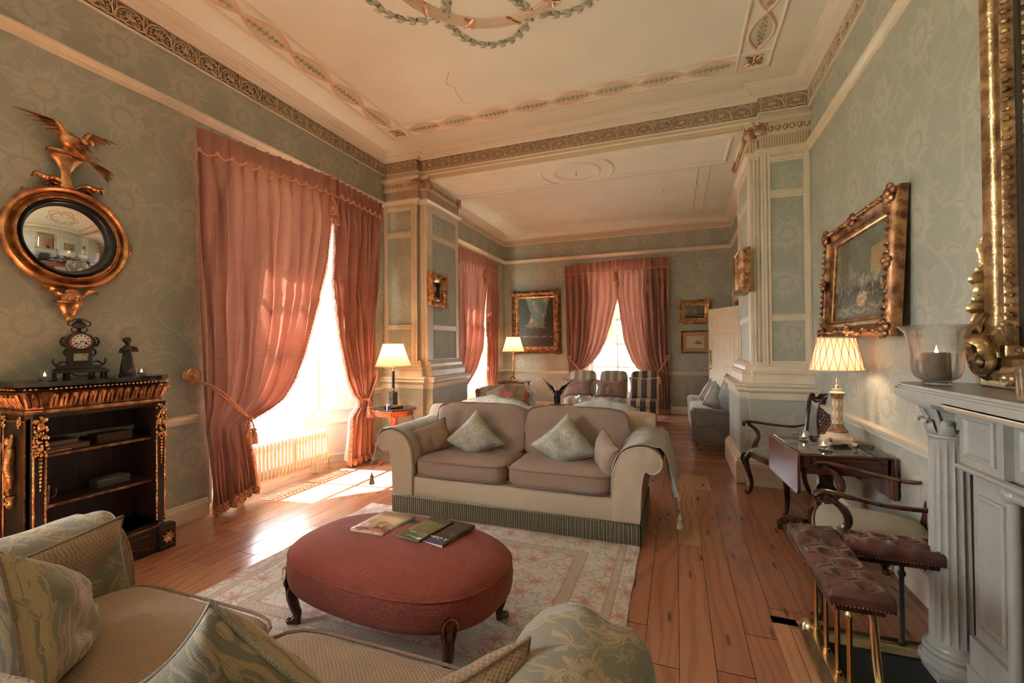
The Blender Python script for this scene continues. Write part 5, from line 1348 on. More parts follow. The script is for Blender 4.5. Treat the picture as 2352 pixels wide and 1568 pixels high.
# ---------------------------------------------------------------- magazines
def text(body, size, mat, parent, loc, rot, name='lettering', italic=0., ext=.0003, al='LEFT'):
    c = bpy.data.curves.new(name, 'FONT'); c.body = body; c.size = size; c.extrude = ext; c.shear = italic; c.align_x = al
    q = bpy.data.objects.new('lettering_curve', c); C.objects.link(q); bpy.context.view_layer.update()
    me = bpy.data.meshes.new_from_object(q.evaluated_get(bpy.context.evaluated_depsgraph_get())); bpy.data.objects.remove(q)
    me.materials.clear(); me.materials.append(mat)
    o = bpy.data.objects.new(name, me); C.objects.link(o); o.parent = parent; o.location = loc; o.rotation_euler = rot
    return o
RED = simple('print_red', (.55, .02, .02), .4); WHT = simple('print_white', (.8, .8, .78), .4); CRM = simple('print_cream', (.68, .60, .40), .4); BLK = simple('print_black', (.03, .03, .03), .4)
def cover(name, stops, sc=9, seed=0., lo=None, hi=None, axis=1, split=0.):
    m = Mat(name); P = m.coord(); x, y, z = m.xyz(P); f = m.noise(m.vec(x+seed, y+seed, 0.), sc, 4, .6, .8); c = m.ramp(f, stops)
    if lo: c = m.mix((y if axis else x).step(split-.012, split+.012), lo, c)
    m.base(c, .22); return m.mat
def magazine(label, x, y, z, rz, w, h, th, mat, spine=None, curl=.0):
    t = thing('magazine', label, 'magazine', (x, y, z), rz, 'magazines on the ottoman')
    b = MB(); b.box(-w/2+.001, w/2-.002, -h/2+.002, h/2-.002, .0008, th-.0008); b.build('pages', M['paper_page'], t, smooth=False)
    b = MB(); n = 8
    b.grid(lambda u, v: (lerp(-w/2, w/2, u), lerp(-h/2, h/2, v), th+curl*(u**4)*.6), 8, 4); o = b.build('cover', mat, t, fixn=False); md = o.modifiers.new('thick', 'SOLIDIFY'); md.thickness = .0008
    b = MB(); b.box(-w/2, w/2, -h/2, h/2, 0, .0008); b.box(-w/2, -w/2+.0012, -h/2, h/2, 0, th); b.build('back_cover', spine or mat, t, smooth=False)
    return t
zt = .452
c1 = cover('food_magazine_cover', [(.0, (.10, .05, .03)), (.42, (.16, .08, .045)), (.52, (.50, .40, .28)), (1, (.58, .48, .35))], 8, 1., (.56, .46, .33), split=-.02)
m1 = magazine('cream food and wine magazine with red title, lying upside down to the viewer', -1.512, 2.045, zt, PI-.12+.05, .215, .275, .010, c1, curl=.003)
text('FOOD&WINE', .042, RED, m1, (-.100, .088, .0115), (0, 0, 0)); text('LOVES', .014, RED, m1, (-.04, .066, .0115), (0, 0, 0)); text('PARTY', .018, RED, m1, (-.09, -.125, .0115), (0, 0, 0))
b = MB(); b.lathe([(.001, .0114), (.026, .0114)], 28, T(.075, .062, 0), cap=False); b.build('round_badge', simple('badge_grey', (.62, .62, .60), .5), m1, fixn=False); text('W', .018, BLK, m1, (.068, .056, .0118), (0, 0, 0))
c4 = cover('teal_brochure_cover', [(0, (.02, .10, .09)), (1, (.05, .20, .17))], 6, 3.)
m4 = magazine('teal brochure mostly hidden beneath the green guide', -1.345, 2.005, zt-.003, PI-.20, .21, .27, .005, c4, curl=.0)
c2 = cover('green_guide_cover', [(0, (.05, .035, .025)), (.45, (.09, .075, .05)), (.6, (.22, .24, .10)), (1, (.38, .33, .26))], 7, 5., (.015, .05, .02), split=-.5)
c2 = cover('green_guide_cover', [(0, (.06, .04, .03)), (.42, (.16, .12, .09)), (.55, (.14, .17, .05)), (1, (.42, .38, .32))], 7, 5.)
m3_ = cover('dark_food_book_cover', [(0, (.02, .018, .018)), (.5, (.055, .04, .03)), (.66, (.10, .08, .05)), (.74, (.30, .25, .12)), (1, (.55, .52, .45))], 6, 8.)
m3 = magazine('thick dark cookery magazine with white script title at the right of the pile', -1.150, 2.055, zt-.006, PI-.16, .215, .28, .016, m3_)
text('A Culinary', .034, WHT, m3, (-.095, .070, .0172), (0, 0, 0), italic=.35); text('Journal', .016, WHT, m3, (.02, .045, .0172), (0, 0, 0), italic=.3)
b = MB(); b.box(-.1, .1, .095, .135, .0168, .0171); b.build('blue_band', simple('print_blue', (.03, .05, .14), .3), m3, smooth=False)
m2 = magazine('green valley guide booklet lying across the dark magazine', -1.245, 2.045, zt+.0115, PI-.16, .15, .285, .004, c2)
b = MB(); b.box(-.073, .073, .055, .141, .0046, .0049); b.build('green_panel', simple('print_green', (.02, .075, .03), .3), m2, smooth=False)
text('Discover', .015, CRM, m2, (-.065, .083, .0051), (0, 0, 0)); text('Boyne Valley', .022, CRM, m2, (-.065, .062, .0051), (0, 0, 0)); text('BOYNE VALLEY', .009, WHT, m2, (-.03, .108, .0051), (0, 0, 0)); text('guide', .009, WHT, m2, (-.03, .120, .0051), (0, 0, 0))
b = MB(); b.box(-.066, -.038, .104, .130, .0049, .0051); b.build('badge', WHT, m2, smooth=False)
b = MB(); b.tube([(-.058, .110, .0052), (-.052, .122, .0052), (-.046, .110, .0052)], .0012, 4, flat=.2); b.build('badge_mark', simple('print_dark_green', (.02, .06, .03), .4), m2)
# ---------------------------------------------------------------- pictures
def scene_mat(name, kind, w, h):
    m = Mat(name); P = m.coord(); x, y, z = m.xyz(P); X = x*(1/w); Z = z*(1/h)      # -.5 .. .5
    n1 = m.noise(m.vec(X, Z, 0.), 5, 6, .62, .5); n2 = m.noise(m.vec(X+3.1, Z*2., 0.), 11, 5, .65); n3 = m.noise(m.vec(X*1., Z*1.+7., 0.), 30, 4, .7)
    if kind == 'land':
        sky = m.ramp(n1, [(.3, (.05, .14, .17)), (.5, (.13, .20, .19)), (.58, (.42, .30, .15)), (.75, (.55, .45, .27))])
        c = m.mix((Z+n2*.12-.06).step(-.02, -.06), sky, (.16, .15, .09))
        c = m.mix((Z*-1.0+n2*.25-.22).step(0, .05), c, (.015, .022, .018))
        c = m.mix(((n3-.55)*8.0).step(0, 1)*((Z*-1.-.12).step(0, .05))*((Z*-1.-.3).step(.12, 0.))*.8, c, (.42, .17, .07))
        tl = (X*-1.0-.13+n2*.22-.11+n1*.2-.1-(Z-.18).abs()*.5).step(0, .02); tr = (X-.22+n2*.25-.12+n1*.22-.11-(Z-.02).abs()*.35).step(0, .02)
        c = m.mix(tl.max(tr), c, (.020, .024, .014)); c = m.mix(tl.max(tr)*n3.step(.55, .65)*.6, c, (.16, .10, .04))
        c = m.mix((Z+.30).abs().step(.03, 0.)*n2.step(.45, .6)*.7, c, (.40, .30, .16))
    elif kind == 'battle':
        c = m.ramp(n1, [(.3, (.06, .075, .06)), (.55, (.14, .15, .11)), (.7, (.30, .29, .20))])
        c = m.mix((Z+.05+n1*.1).step(.02, -.06), c, (.035, .035, .022))
        bl = ((X-.30).abs().step(.12, .11))*((Z-.14).abs().step(.15, .14)); c = m.mix(bl*.85, c, (.30, .19, .09))
        c = m.mix((X+.32).abs().step(.09, .08)*Z.step(-.05, 0.)*.8, c, (.10, .075, .045))
        fg = m.noise(m.vec(X*9., Z*3., 0.), 2.6, 3, .6); mask = ((Z+.12).abs().step(.20, .12))
        c = m.mix(fg.step(.54, .60)*mask*.85, c, (.36, .30, .20)); c = m.mix(n3.step(.60, .66)*mask*.9, c, (.012, .012, .010))
        c = m.mix((Z+.40).abs().step(.10, .02)*n2.step(.4, .6)*.8, c, (.30, .25, .13))
        c = m.mix(((X-.05)*(X-.05)+(Z+.28)*(Z+.28)).step(.012, .004)*n3.step(.35, .6), c, (.50, .36, .24))
    elif kind == 'sea':
        c = m.ramp(n1, [(.3, (.06, .055, .04)), (.55, (.16, .14, .09)), (.7, (.36, .32, .21))]); c = m.mix((Z+.12+n2*.05).step(.02, -.01), c, (.02, .045, .045))
        c = m.mix((Z+.25+X*.2).abs().step(.07, .02)*n3.step(.45, .6), c, (.42, .42, .34)); sail = ((X-.05+Z*.4).abs().step(.09, .08))*((Z-.02).abs().step(.16, .15)); c = m.mix(sail, c, (.34, .22, .12))
    elif kind == 'wc':
        c = m.mix(n1, (.55, .44, .28), (.62, .52, .36)); c = m.mix((Z+.12).abs().step(.05, .0)*.4, c, (.35, .30, .22))
        for cx, s in ((.13, 1.), (.28, .5)): c = m.mix((((X-cx).abs()*(2.0/s)+(Z*(1.0/s))).step(.20, .15))*Z.step(-.20, -.17)*.8, c, (.12, .09, .07))
    else:
        c = m.ramp(n1, [(.3, (.012, .016, .012)), (.7, (.035, .045, .03))]); c = m.mix((X*X*3.+(Z-.05)*(Z-.05)*2.).step(.12, .02)*.8, c, (.20, .15, .09))
    m.base(c, .42); m.bump(n3, .0006); return m.mat
def picture(label, loc, rz, w, h, fw, depth, kind, fm, tilt=0., mount=0, orn=True, name='framed_painting', cat='painting', group=None, liner=True):
    """centre of the picture at loc; local XZ facing -Y; w x h outer size"""
    t = thing(name, label, cat, loc, 0, group, rot=(tilt, 0, rz))
    b = MB(); D = depth
    b.frame(w, h, [(0, 0), (0, D*.55), (fw*.10, D*.85), (fw*.22, D), (fw*.34, D*.92), (fw*.42, D*.66), (fw*.60, D*.50), (fw*.70, D*.58), (fw*.80, D*.52), (fw*.86, D*.36), (fw, D*.28), (fw, D*.1)])
    if orn:
        r = random.Random(int(w*1000+h*100)); per = []
        for s in (-1, 1):
            n = int(w/.05); per += [(lerp(-w/2+fw*.3, w/2-fw*.3, (i+.5)/n), s*(h/2-fw*.27), 0) for i in range(n)]
            n = int(h/.05); per += [(s*(w/2-fw*.27), lerp(-h/2+fw*.3, h/2-fw*.3, (i+.5)/n), 1) for i in range(n)]
        for x, z, v in per:
            a = r.uniform(-.6, .6)+(PI/2 if v else 0); L = .02
            b.tube([(x-L*math.cos(a), -D*.9, z-L*math.sin(a)), (x, -D*1.10, z), (x+L*math.cos(a), -D*.9, z+L*math.sin(a))], [.004, fw*.10, .004], 5)
            b.ball((x+r.uniform(-.012, .012), -D*1.0, z+r.uniform(-.012, .012)), fw*.07, 5, 4)
        for sx in (-1, 0, 1):
            for sz in (-1, 0, 1):
                if sx == 0 and sz == 0: continue
                x, z = sx*(w/2-fw*.30), sz*(h/2-fw*.30); k = 1.0 if sx and sz else .75
                for q in range(5): a = q*2*PI/5+.3; b.ball((x+fw*.26*k*math.cos(a), -D*1.0, z+fw*.26*k*math.sin(a)), (fw*.19*k, fw*.13, fw*.19*k), 7, 5)
                b.ball((x, -D*1.15, z), (fw*.2*k, fw*.14, fw*.2*k), 8, 5)
    b.build('frame', fm, t)
    if liner: b = MB(); b.frame(w-1.7*fw, h-1.7*fw, [(0, D*.3), (.004, D*.42), (.012, D*.36), (.016, D*.2)]); b.build('liner', M['gilt_fine'], t)
    iw, ih = w-2*fw, h-2*fw
    if mount:
        b = MB(); b.box(-iw/2-.004, iw/2+.004, -D*.22, -D*.12, -ih/2-.004, ih/2+.004); b.build('mount', simple('ochre_mount_board', (.42, .27, .12), .8), t, smooth=False)
        b = MB(); b.frame(iw-2*mount+.012, ih-2*mount+.012, [(0, D*.22), (.002, D*.25), (.006, D*.22)]); b.build('mount_line', simple('pale_bevel', (.65, .5, .3), .6), t)
        iw -= 2*mount; ih -= 2*mount
    b = MB(); b.box(-iw/2-.006, iw/2+.006, -D*(.24 if mount else .16), -D*.10, -ih/2-.006, ih/2+.006); b.build('canvas', scene_mat('painted_'+kind+str(int(w*100)), kind, iw, ih), t, smooth=False)
    return t
picture('large gilt-framed crowd scene on the right wall above the pleated lamp', (XR-.035, 3.80, 1.90), -PI/2, 1.27, .88, .145, .075, 'battle', M['gilt_dark'], tilt=-rd(3.0))
picture('tall dark landscape painting on the far wall left of the end window', (-3.01, YF-.004, 1.965), 0, 1.16, 1.44, .17, .08, 'land', M['gilt_dark'])
picture('small gilt-framed sailing boat painting, upper of the pair beside the door', (.355, YF-.004, 2.09), 0, .60, .49, .115, .06, 'sea', M['gilt'])
picture('pale seascape print in an ochre mount, lower of the pair beside the door', (.36, YF-.004, 1.48), 0, .535, .455, .035, .03, 'wc', M['gilt_dark'], mount=.075, orn=False, liner=False)
picture('small portrait in a deep gilt box frame on the left pier', (SLX+.016, 5.43, 2.205), PI/2, .43, .455, .125, .085, 'port', M['gilt'], orn=True)
picture('small picture in a deep dark box frame on the right pier, seen edge-on', (SRX-.016, 5.26+.12, 2.20), -PI/2, .47, .46, .12, .11, 'port2', M['gilt_dark'], orn=False)
t = thing('room_thermostat', 'small dark bronze control plate on the right wall below the crowd painting', 'wall control', (XR, 4.72, 1.555), -PI/2)
b = MB(); b.box(-.055, .055, -.022, 0, -.05, .05); b.build('plate', M['bronze'], t, bevel=.003); b = MB(); b.lathe([(.018, .02), (.018, .034), (.014, .036), (.001, .036)], 16, X90); b.build('knob', M['silver'], t)

# ---------------------------------------------------------------- fireplace
FX = 1.12
fp = thing('fireplace', 'white marble fireplace with a fluted round column', 'fireplace', (XR, 1.55, 0))
of = Vector((XR, 1.55, 0))
def F(b, name, mat, parent=None, **kw): b.v = [(x-of.x, y-of.y, z-of.z) for x, y, z in b.v]; return b.build(name, mat, parent or fp, **kw)
xr = XR-.002
b = MB(); b.box(FX, xr, 2.10, 2.34, 0, .90); b.box(FX, xr, .76, 1.0, 0, .90)
for y0, y1 in ((2.15, 2.30), (.80, .95)):
    b.add(*(lambda q: (q.v, q.f))(MB().frame(y1-y0, .52, [(0, 0), (0, .006), (.012, .012), (.022, 0)])), T(FX, (y0+y1)/2, .56) @ R('Z', -90))
    b.box(FX-.02, xr, y0-.05, y1+.04, 0, .24); b.box(FX-.028, xr, y0-.055, y1+.045, 0, .12)
F(b, 'jamb', M['marble'], bevel=.003, smooth=False)
b = MB(); b.box(FX, xr, .76, 2.34, .90, 1.165); b.box(FX-.03, xr, 2.10, 2.36, .925, 1.165); b.box(FX-.03, xr, .74, 1.0, .925, 1.165)
b.add(*(lambda q: (q.v, q.f))(MB().frame(1.02, .17, [(0, 0), (0, .010), (.012, .014), (.02, .006), (.03, .006), (.036, .012), (.046, 0)])), T(FX, 1.55, 1.045) @ R('Z', -90))
b.add(*(lambda q: (q.v, q.f))(MB().frame(.19, .17, [(0, 0), (0, .008), (.012, .012), (.022, 0)])), T(FX-.03, 2.23, 1.045) @ R('Z', -90))
b.run([(FX-.03, 2.36), (FX-.03, .74)], [(0, .90), (.012, .905), (.02, .915), (.014, .925), (0, .93)])
F(b, 'frieze', M['marble'], bevel=.002, smooth=False)
b = MB(); b.tube([(FX-.004, 2.10, .0), (FX-.004, 2.10, .875)], .020, 10); b.tube([(FX-.004, 2.10, .875), (FX-.004, 1.0, .875)], .020, 10); b.tube([(FX-.004, 1.0, .0), (FX-.004, 1.0, .875)], .020, 10); b.ball((FX-.006, 2.10, .875), (.03, .034, .034), 12, 8)
F(b, 'roll_moulding', M['marble'])
b = MB(); b.box(FX+.02, xr, 1.0, 2.08, .0, .86); F(b, 'slip', simple('dark_stone_slip', (.12, .115, .10), .5, nz=.3, nzs=8), smooth=False)
b = MB(); b.box(FX+.012, FX+.03, 1.12, 1.96, .02, .74); b.ball((FX+.015, 1.55, .70), (.02, .42, .14), 16, 8); F(b, 'firebox', M['soot'], smooth=False)
# shelf: rounded slab over the column plus front slab
CX, CY = 1.11, 2.46
b = MB(); r_ = .185
def slab(rr, z0, z1): b.prism([(CX+rr*math.cos(a), CY+rr*math.sin(a)) for a in [PI+.65*0+PI*.0-PI*.5*0 - PI*i/20 + PI*.25*0 for i in range(0, 21)] if CX+rr*math.cos(a) <= xr+.001] + [(xr, CY+math.sqrt(max(0, rr*rr-(xr-CX)**2))), (xr, .64), (CX-rr, .64)], z0, z1)
slab(r_-.022, 1.175, 1.182); slab(r_-.008, 1.182, 1.19); slab(r_, 1.19, 1.222); slab(r_-.010, 1.222, 1.230); slab(r_-.022, 1.230, 1.241)
F(b, 'shelf', M['marble'], angle=50)
b = MB(); P = [(r[0], r[1]) for r in ((xr, 2.14), (.955, 2.14), (.925, 2.11), (.925, .72), (xr, .72))]; b.prism(P, 1.165, 1.215); F(b, 'front_slab', simple('warm_marble_edge', (.66, .57, .45), .3), bevel=.02)
def column(cx, cy):
    mt = T(cx, cy, 0); n = 20
    def fl(a, z): return 1-.055*abs(math.sin(a*n/2))**.8*1.0 if False else 1-.065*(1-abs(((a*n/(2*PI)) % 1)-.5)*2)**.5*1
    b = MB(); b.prism([(-.105, -.105), (.105, -.105), (.105, .105), (-.105, .105)], 0, .035, mt)
    b.lathe([(.115, .03), (.122, .045), (.118, .062), (.102, .068), (.096, .078), (.100, .088), (.108, .098), (.104, .112), (.092, .118), (.088, .13)], 48, mt); c = F(b, 'column_base', M['marble'], bevel=.004)
    b = MB(); prof = [(.086, .13), (.084, .15)]+[(lerp(.084, .075, i/20), lerp(.15, 1.005, i/20)) for i in range(21)]+[(.078, 1.012)]
    def mod(a, z):
        if z < .16 or z > 1.0: return 1
        u = (a*n/(2*PI)) % 1; return 1-.085*math.sqrt(max(0, 1-((u-.5)/.42)**2)) if abs(u-.5) < .42 else 1
    b.lathe(prof, n*10, mt, rmod=mod); F(b, 'column_shaft', M['marble'], angle=35)
    b = MB(); b.lathe([(.076, 1.01), (.084, 1.018), (.084, 1.026), (.074, 1.03), (.070, 1.06), (.074, 1.10), (.088, 1.13), (.108, 1.142), (.112, 1.150), (.03, 1.152)], 40, mt); b.prism([(-.12, -.12), (.12, -.12), (.12, .12), (-.12, .12)], 1.150, 1.176, mt)
    for k in range(8):
        a = 2*PI*k/8+.2; d = Vector((math.cos(a), math.sin(a), 0)); b.tube(crom([d*.070+Vector((0, 0, 1.032)), d*.082+Vector((0, 0, 1.055)), d*.086+Vector((0, 0, 1.08)), d*.103+Vector((0, 0, 1.088)), d*.108+Vector((0, 0, 1.074))], 4), [.022, .024, .025, .025, .024, .023, .022, .021, .020, .019, .018, .018, .017, .016, .015, .013, .010], 8, flat=.45, M=mt)
        a += PI/8; d = Vector((math.cos(a), math.sin(a), 0)); b.tube([d*.074+Vector((0, 0, 1.06)), d*.080+Vector((0, 0, 1.10)), d*.098+Vector((0, 0, 1.138))], [.014, .016, .014], 8, flat=.5, M=mt)
    F(b, 'column_capital', M['marble'], bevel=.002)
column(CX, CY); column(CX, .64+.2)
b = MB(); b.box(.56, xr, .55, 2.60, 0, .006); struct(b.build('floor_hearth_slate', M['slate'], smooth=False))
bm_ = floor_mat('pale_hearth_border', .13, True, (1.45, 1.75, 1.7)); b = MB(); b.box(.445, .56, .40, 2.66, 0, .003); struct(b.build('floor_hearth_border', bm_, smooth=False))
b = MB(); b.box(.445, xr, 2.60, 2.66, 0, .003); struct(b.build('floor_hearth_border_end', bm_, smooth=False))

# overmantel mirror
om = thing('overmantel_mirror', 'tall carved antique-gold overmantel mirror standing on the marble shelf', 'mirror', (XR-.012, 1.55, 1.2415), -PI/2)
mw, mh = 1.74, 1.98
b = MB(); fw = .175; D = .085
b.frame(mw, mh, [(.02, 0), (.0, .03), (.012, .055), (.035, .07), (.055, .06), (.065, .04), (.095, .035), (.11, .05), (.125, .055), (.135, .045), (.165, .03), (.17, .01)], T(0, 0, mh/2))
for s in (-1, 1):
    for i in range(44): z = lerp(.25, mh-.1, i/43); b.ball((s*(mw/2-.148), -.055, z), (.013, .012, .011), 6, 4)
for i in range(44): x = lerp(-mw/2+.2, mw/2-.2, i/43); b.ball((x, -.055, .150), (.012, .012, .012), 6, 4)
b.build('frame', M['gilt_antique'], om)
b = MB(); b.frame(mw-.33, mh-.33, [(0, .02), (0, .034), (.012, .034), (.012, .02)], T(0, 0, mh/2)); b.build('dark_slip', M['bronze'], om)
b = MB()
for s in (-1, 1):
    X = s*(mw/2-.03)
    acanthus(b, [(X, -.06, .30), (X+s*.02, -.09, .22), (X+s*.0, -.10, .13), (X-s*.04, -.10, .06), (X-s*.08, -.08, .05)], .040, lobes=5)
    acanthus(b, [(X-s*.02, -.06, .16), (X-s*.05, -.12, .20), (X-s*.10, -.12, .17), (X-s*.11, -.10, .11)], .030)
    acanthus(b, [(X+s*.01, -.05, .22), (X+s*.02, -.07, .32), (X+s*.005, -.07, .38)], .034); acanthus(b, [(X+s*.0, -.05, .36), (X+s*.02, -.07, .44), (X, -.06, .50)], .028); acanthus(b, [(X, -.05, .48), (X+s*.012, -.06, .56), (X, -.05, .64)], .018)
    P = [];  
    for i in range(26): a = i*.33; r = .075*math.exp(-a*.13); P.append((X-s*.05+s*r*math.cos(a), -.09-.001*i, .10+r*math.sin(a)))
    b.tube(P, [.020*math.exp(-i*.02) for i in range(26)], 8); b.ball((X-s*.05, -.11, .10), .02, 8, 6)
    b.tube(crom([(X-s*.10, -.08, .05), (X-s*.22, -.085, .07), (X-s*.38, -.08, .10), (X-s*.55, -.08, .075), (0+s*.1, -.08, .06)], 6), .022, 8)
    P = [(X-s*.17+s*.035*math.exp(-.12*a)*math.cos(a+1), -.09, .045+.035*math.exp(-.12*a)*math.sin(a+1)) for a in [i*.35 for i in range(20)]]; b.tube(P, .011, 7); b.ball((X-s*.17, -.095, .045), .014, 8, 5)
    for k in range(5): acanthus(b, [(X-s*(.10+.02*k), -.07, .17), (X-s*(.11+.025*k), -.10, .21+.01*k), (X-s*(.10+.035*k), -.09, .24)], .014)
b.build('carved_corner', M['gilt_antique'], om)
b = MB(); b.box(-mw/2+.02, mw/2-.02, -.08, -.0, .0, .045); b.box(-mw/2+.06, mw/2-.06, -.07, 0, .045, .12); b.build('base_board', M['gilt_antique'], om, bevel=.006)
b = MB(); b.box(-mw/2+.17, mw/2-.17, -.026, -.022, .17, mh-.17); b.build('glass', M['mirror'], om, smooth=False)

# hurricane candle and tumbler on the shelf
hc = thing('hurricane_lamp', 'large flared glass hurricane with a lit pillar candle on the marble shelf', 'candle holder', (1.035, 2.395, 1.2415))
b = MB(); b.lathe([(.001, .016), (.045, .018), (.072, .034), (.083, .065), (.087, .12), (.092, .18), (.105, .225), (.128, .252), (.1255, .253), (.1025, .226), (.089, .18), (.0840, .12), (.080, .066), (.069, .037), (.044, .022), (.001, .020)], 56, cap=False); b.build('glass', M['glass'], hc)
b = MB(); b.lathe([(.046, .0), (.054, .005), (.05, .012), (.04, .017), (.03, .012), (.001, .012)], 32); 
for k in range(4): a = k*PI/2+.5; b.ball((.048*math.cos(a), .048*math.sin(a), .0095), .0095, 10, 7)
b.build('foot', M['glass'], hc)
b = MB(); b.lathe([(.001, .023), (.044, .023), (.0455, .03), (.0455, .036), (.0448, .039), (.0455, .042), (.045, .13), (.043, .140), (.038, .139), (.034, .131), (.010, .128), (.001, .128)], 40, rmod=lambda a, z: 1+(.02*math.sin(3*a) if z > .125 else 0)); b.build('pillar_candle', M['wax'], hc)
b = MB(); b.tube([(0, 0, .127), (0, 0, .137)], .0012, 5); b.build('wick', M['black'], hc)
b = MB(); b.lathe([(.001, .136), (.004, .141), (.0048, .147), (.003, .156), (.0005, .163)], 12); b.build('flame', M['flame'], hc)
tb = thing('glass_tumbler', 'thick glass tumbler at the right edge on the marble shelf', 'glass', (1.02, 1.83, 1.2415)); b = MB(); b.lathe([(.001, 0), (.03, 0), (.032, .006), (.036, .095), (.0335, .095), (.029, .018), (.001, .016)], 32, cap=False); b.build('cup', M['glass'], tb)

# ---------------------------------------------------------------- club fender
fd = thing('club_fender', 'brass club fender with buttoned oxblood leather seat round the hearth', 'fender', (.62, 2.25, .006)); ofd = Vector((.62, 2.25, .006))
def G(b, name, mat, **kw): b.v = [(x-ofd.x, y-ofd.y, z-ofd.z) for x, y, z in b.v]; return b.build(name, mat, fd, **kw)
def padded(x0, x1, y0, y1, ztop, zbot, nx, ny):
    """buttoned cushion"""
    bt = []
    rows = max(2, round((x1-x0)/.09)); cols = max(2, round((y1-y0)/.09))
    for j in range(cols):
        for i in range(rows+ (0 if j % 2 else 0)):
            bt.append((lerp(x0, x1, (i+.5+(.25 if j % 2 else -.25))/rows), lerp(y0, y1, (j+.5)/cols)))
    def f(u, v):
        x, y = lerp(x0, x1, u), lerp(y0, y1, v); e = min(u*(x1-x0), (1-u)*(x1-x0), v*(y1-y0), (1-v)*(y1-y0)); z = ztop-.03+.03*math.sqrt(min(1, e/.035)*(2-min(1, e/.035)))
        dd = sorted((math.hypot(x-a, y-c) for a, c in bt))[:2]; z -= .024*math.exp(-(dd[0]/.016)**2)+.010*math.exp(-(dd[0]/.035)**2)
        z -= .006*math.exp(-((dd[1]-dd[0])/.012)**2)*min(1, e/.03)
        return (x, y, z)
    b = MB(); b.grid(f, nx, ny); n = 12
    b.box(x0+.001, x1-.001, y0+.001, y1-.001, zbot, ztop-.028)
    return b, bt
zt_, zb_ = .535, .47
b, bt1 = padded(.515, .715, 1.93, 2.60, zt_, zb_, 50, 130); G(b, 'seat', M['leather'], fixn=False, angle=60)
b, bt2 = padded(.715, 1.19, 2.40, 2.60, zt_-.002, zb_, 90, 50); G(b, 'seat', M['leather'], fixn=False, angle=60)
b = MB()
for x, y in bt1+bt2: b.ball((x, y, zt_-.032), (.009, .009, .006), 8, 5)
G(b, 'button', M['leather']); fd_b = None
b = MB()
def nails(p, q):
    d = Vector(q)-Vector(p); n = int(d.length/.012)
    for i in range(n): c = Vector(p)+d*(i/n); b.ball(tuple(c), .004, 5, 3)
nails((.513, 1.93, .476), (.513, 2.60, .476)); nails((.515, 1.928, .476), (.715, 1.928, .476)); nails((.717, 2.398, .476), (1.19, 2.398, .476)); nails((.717, 1.93, .476), (.717, 2.398, .476)); G(b, 'nail_trim', M['brass_old'])
b = MB(); b.box(.54, .69, 1.95, 2.58, .445, .471); b.box(.69, 1.18, 2.42, 2.58, .445, .471); G(b, 'seat_frame', M['mahog'], smooth=False, bevel=.003)
b = MB(); prof = [(-.045, .007), (-.05, .02), (-.04, .035), (-.03, .05), (-.015, .058), (.015, .058), (.03, .045), (.045, .02), (.045, .007)]
b.run([(.60, 1.2), (.60, 2.54), (1.20, 2.54)], [(-d, z) for d, z in prof]); b.add([(0, 0, 0)], []); G(b, 'kerb', M['brass_old'], angle=30)
b = MB(); b.lathe([(.001, .085), (.028, .078), (.042, .06), (.045, .03), (.04, .007)][::-1], 16, T(.60, 2.545, 0)); G(b, 'kerb_knuckle', M['brass_old'])
for x, y, m_ in [(.612, 2.50, 'brass'), (.612, 2.35, 'brass'), (.612, 2.20, 'brass'), (.612, 2.06, 'brass'), (.95, 2.52, 'iron')]:
    b = MB(); b.lathe([(.014, .055), (.014, .07), (.0095, .075), (.0095, .36), (.013, .365), (.0165, .375), (.013, .385), (.0095, .39), (.0095, .448)], 16, T(x, y, 0)); G(b, 'post', M[m_])
b = MB(); b.tube(crom([(.655, 1.97, .448), (.66, 1.965, .36), (.66, 1.94, .25), (.66, 1.87, .14), (.655, 1.78, .07), (.64, 1.72, .055)], 6), .014, 10); G(b, 'bent_post', M['brass'])
b = MB(); b.tube([(.66, 2.50, .30), (.99, 2.52, .30)], .001, 5); 

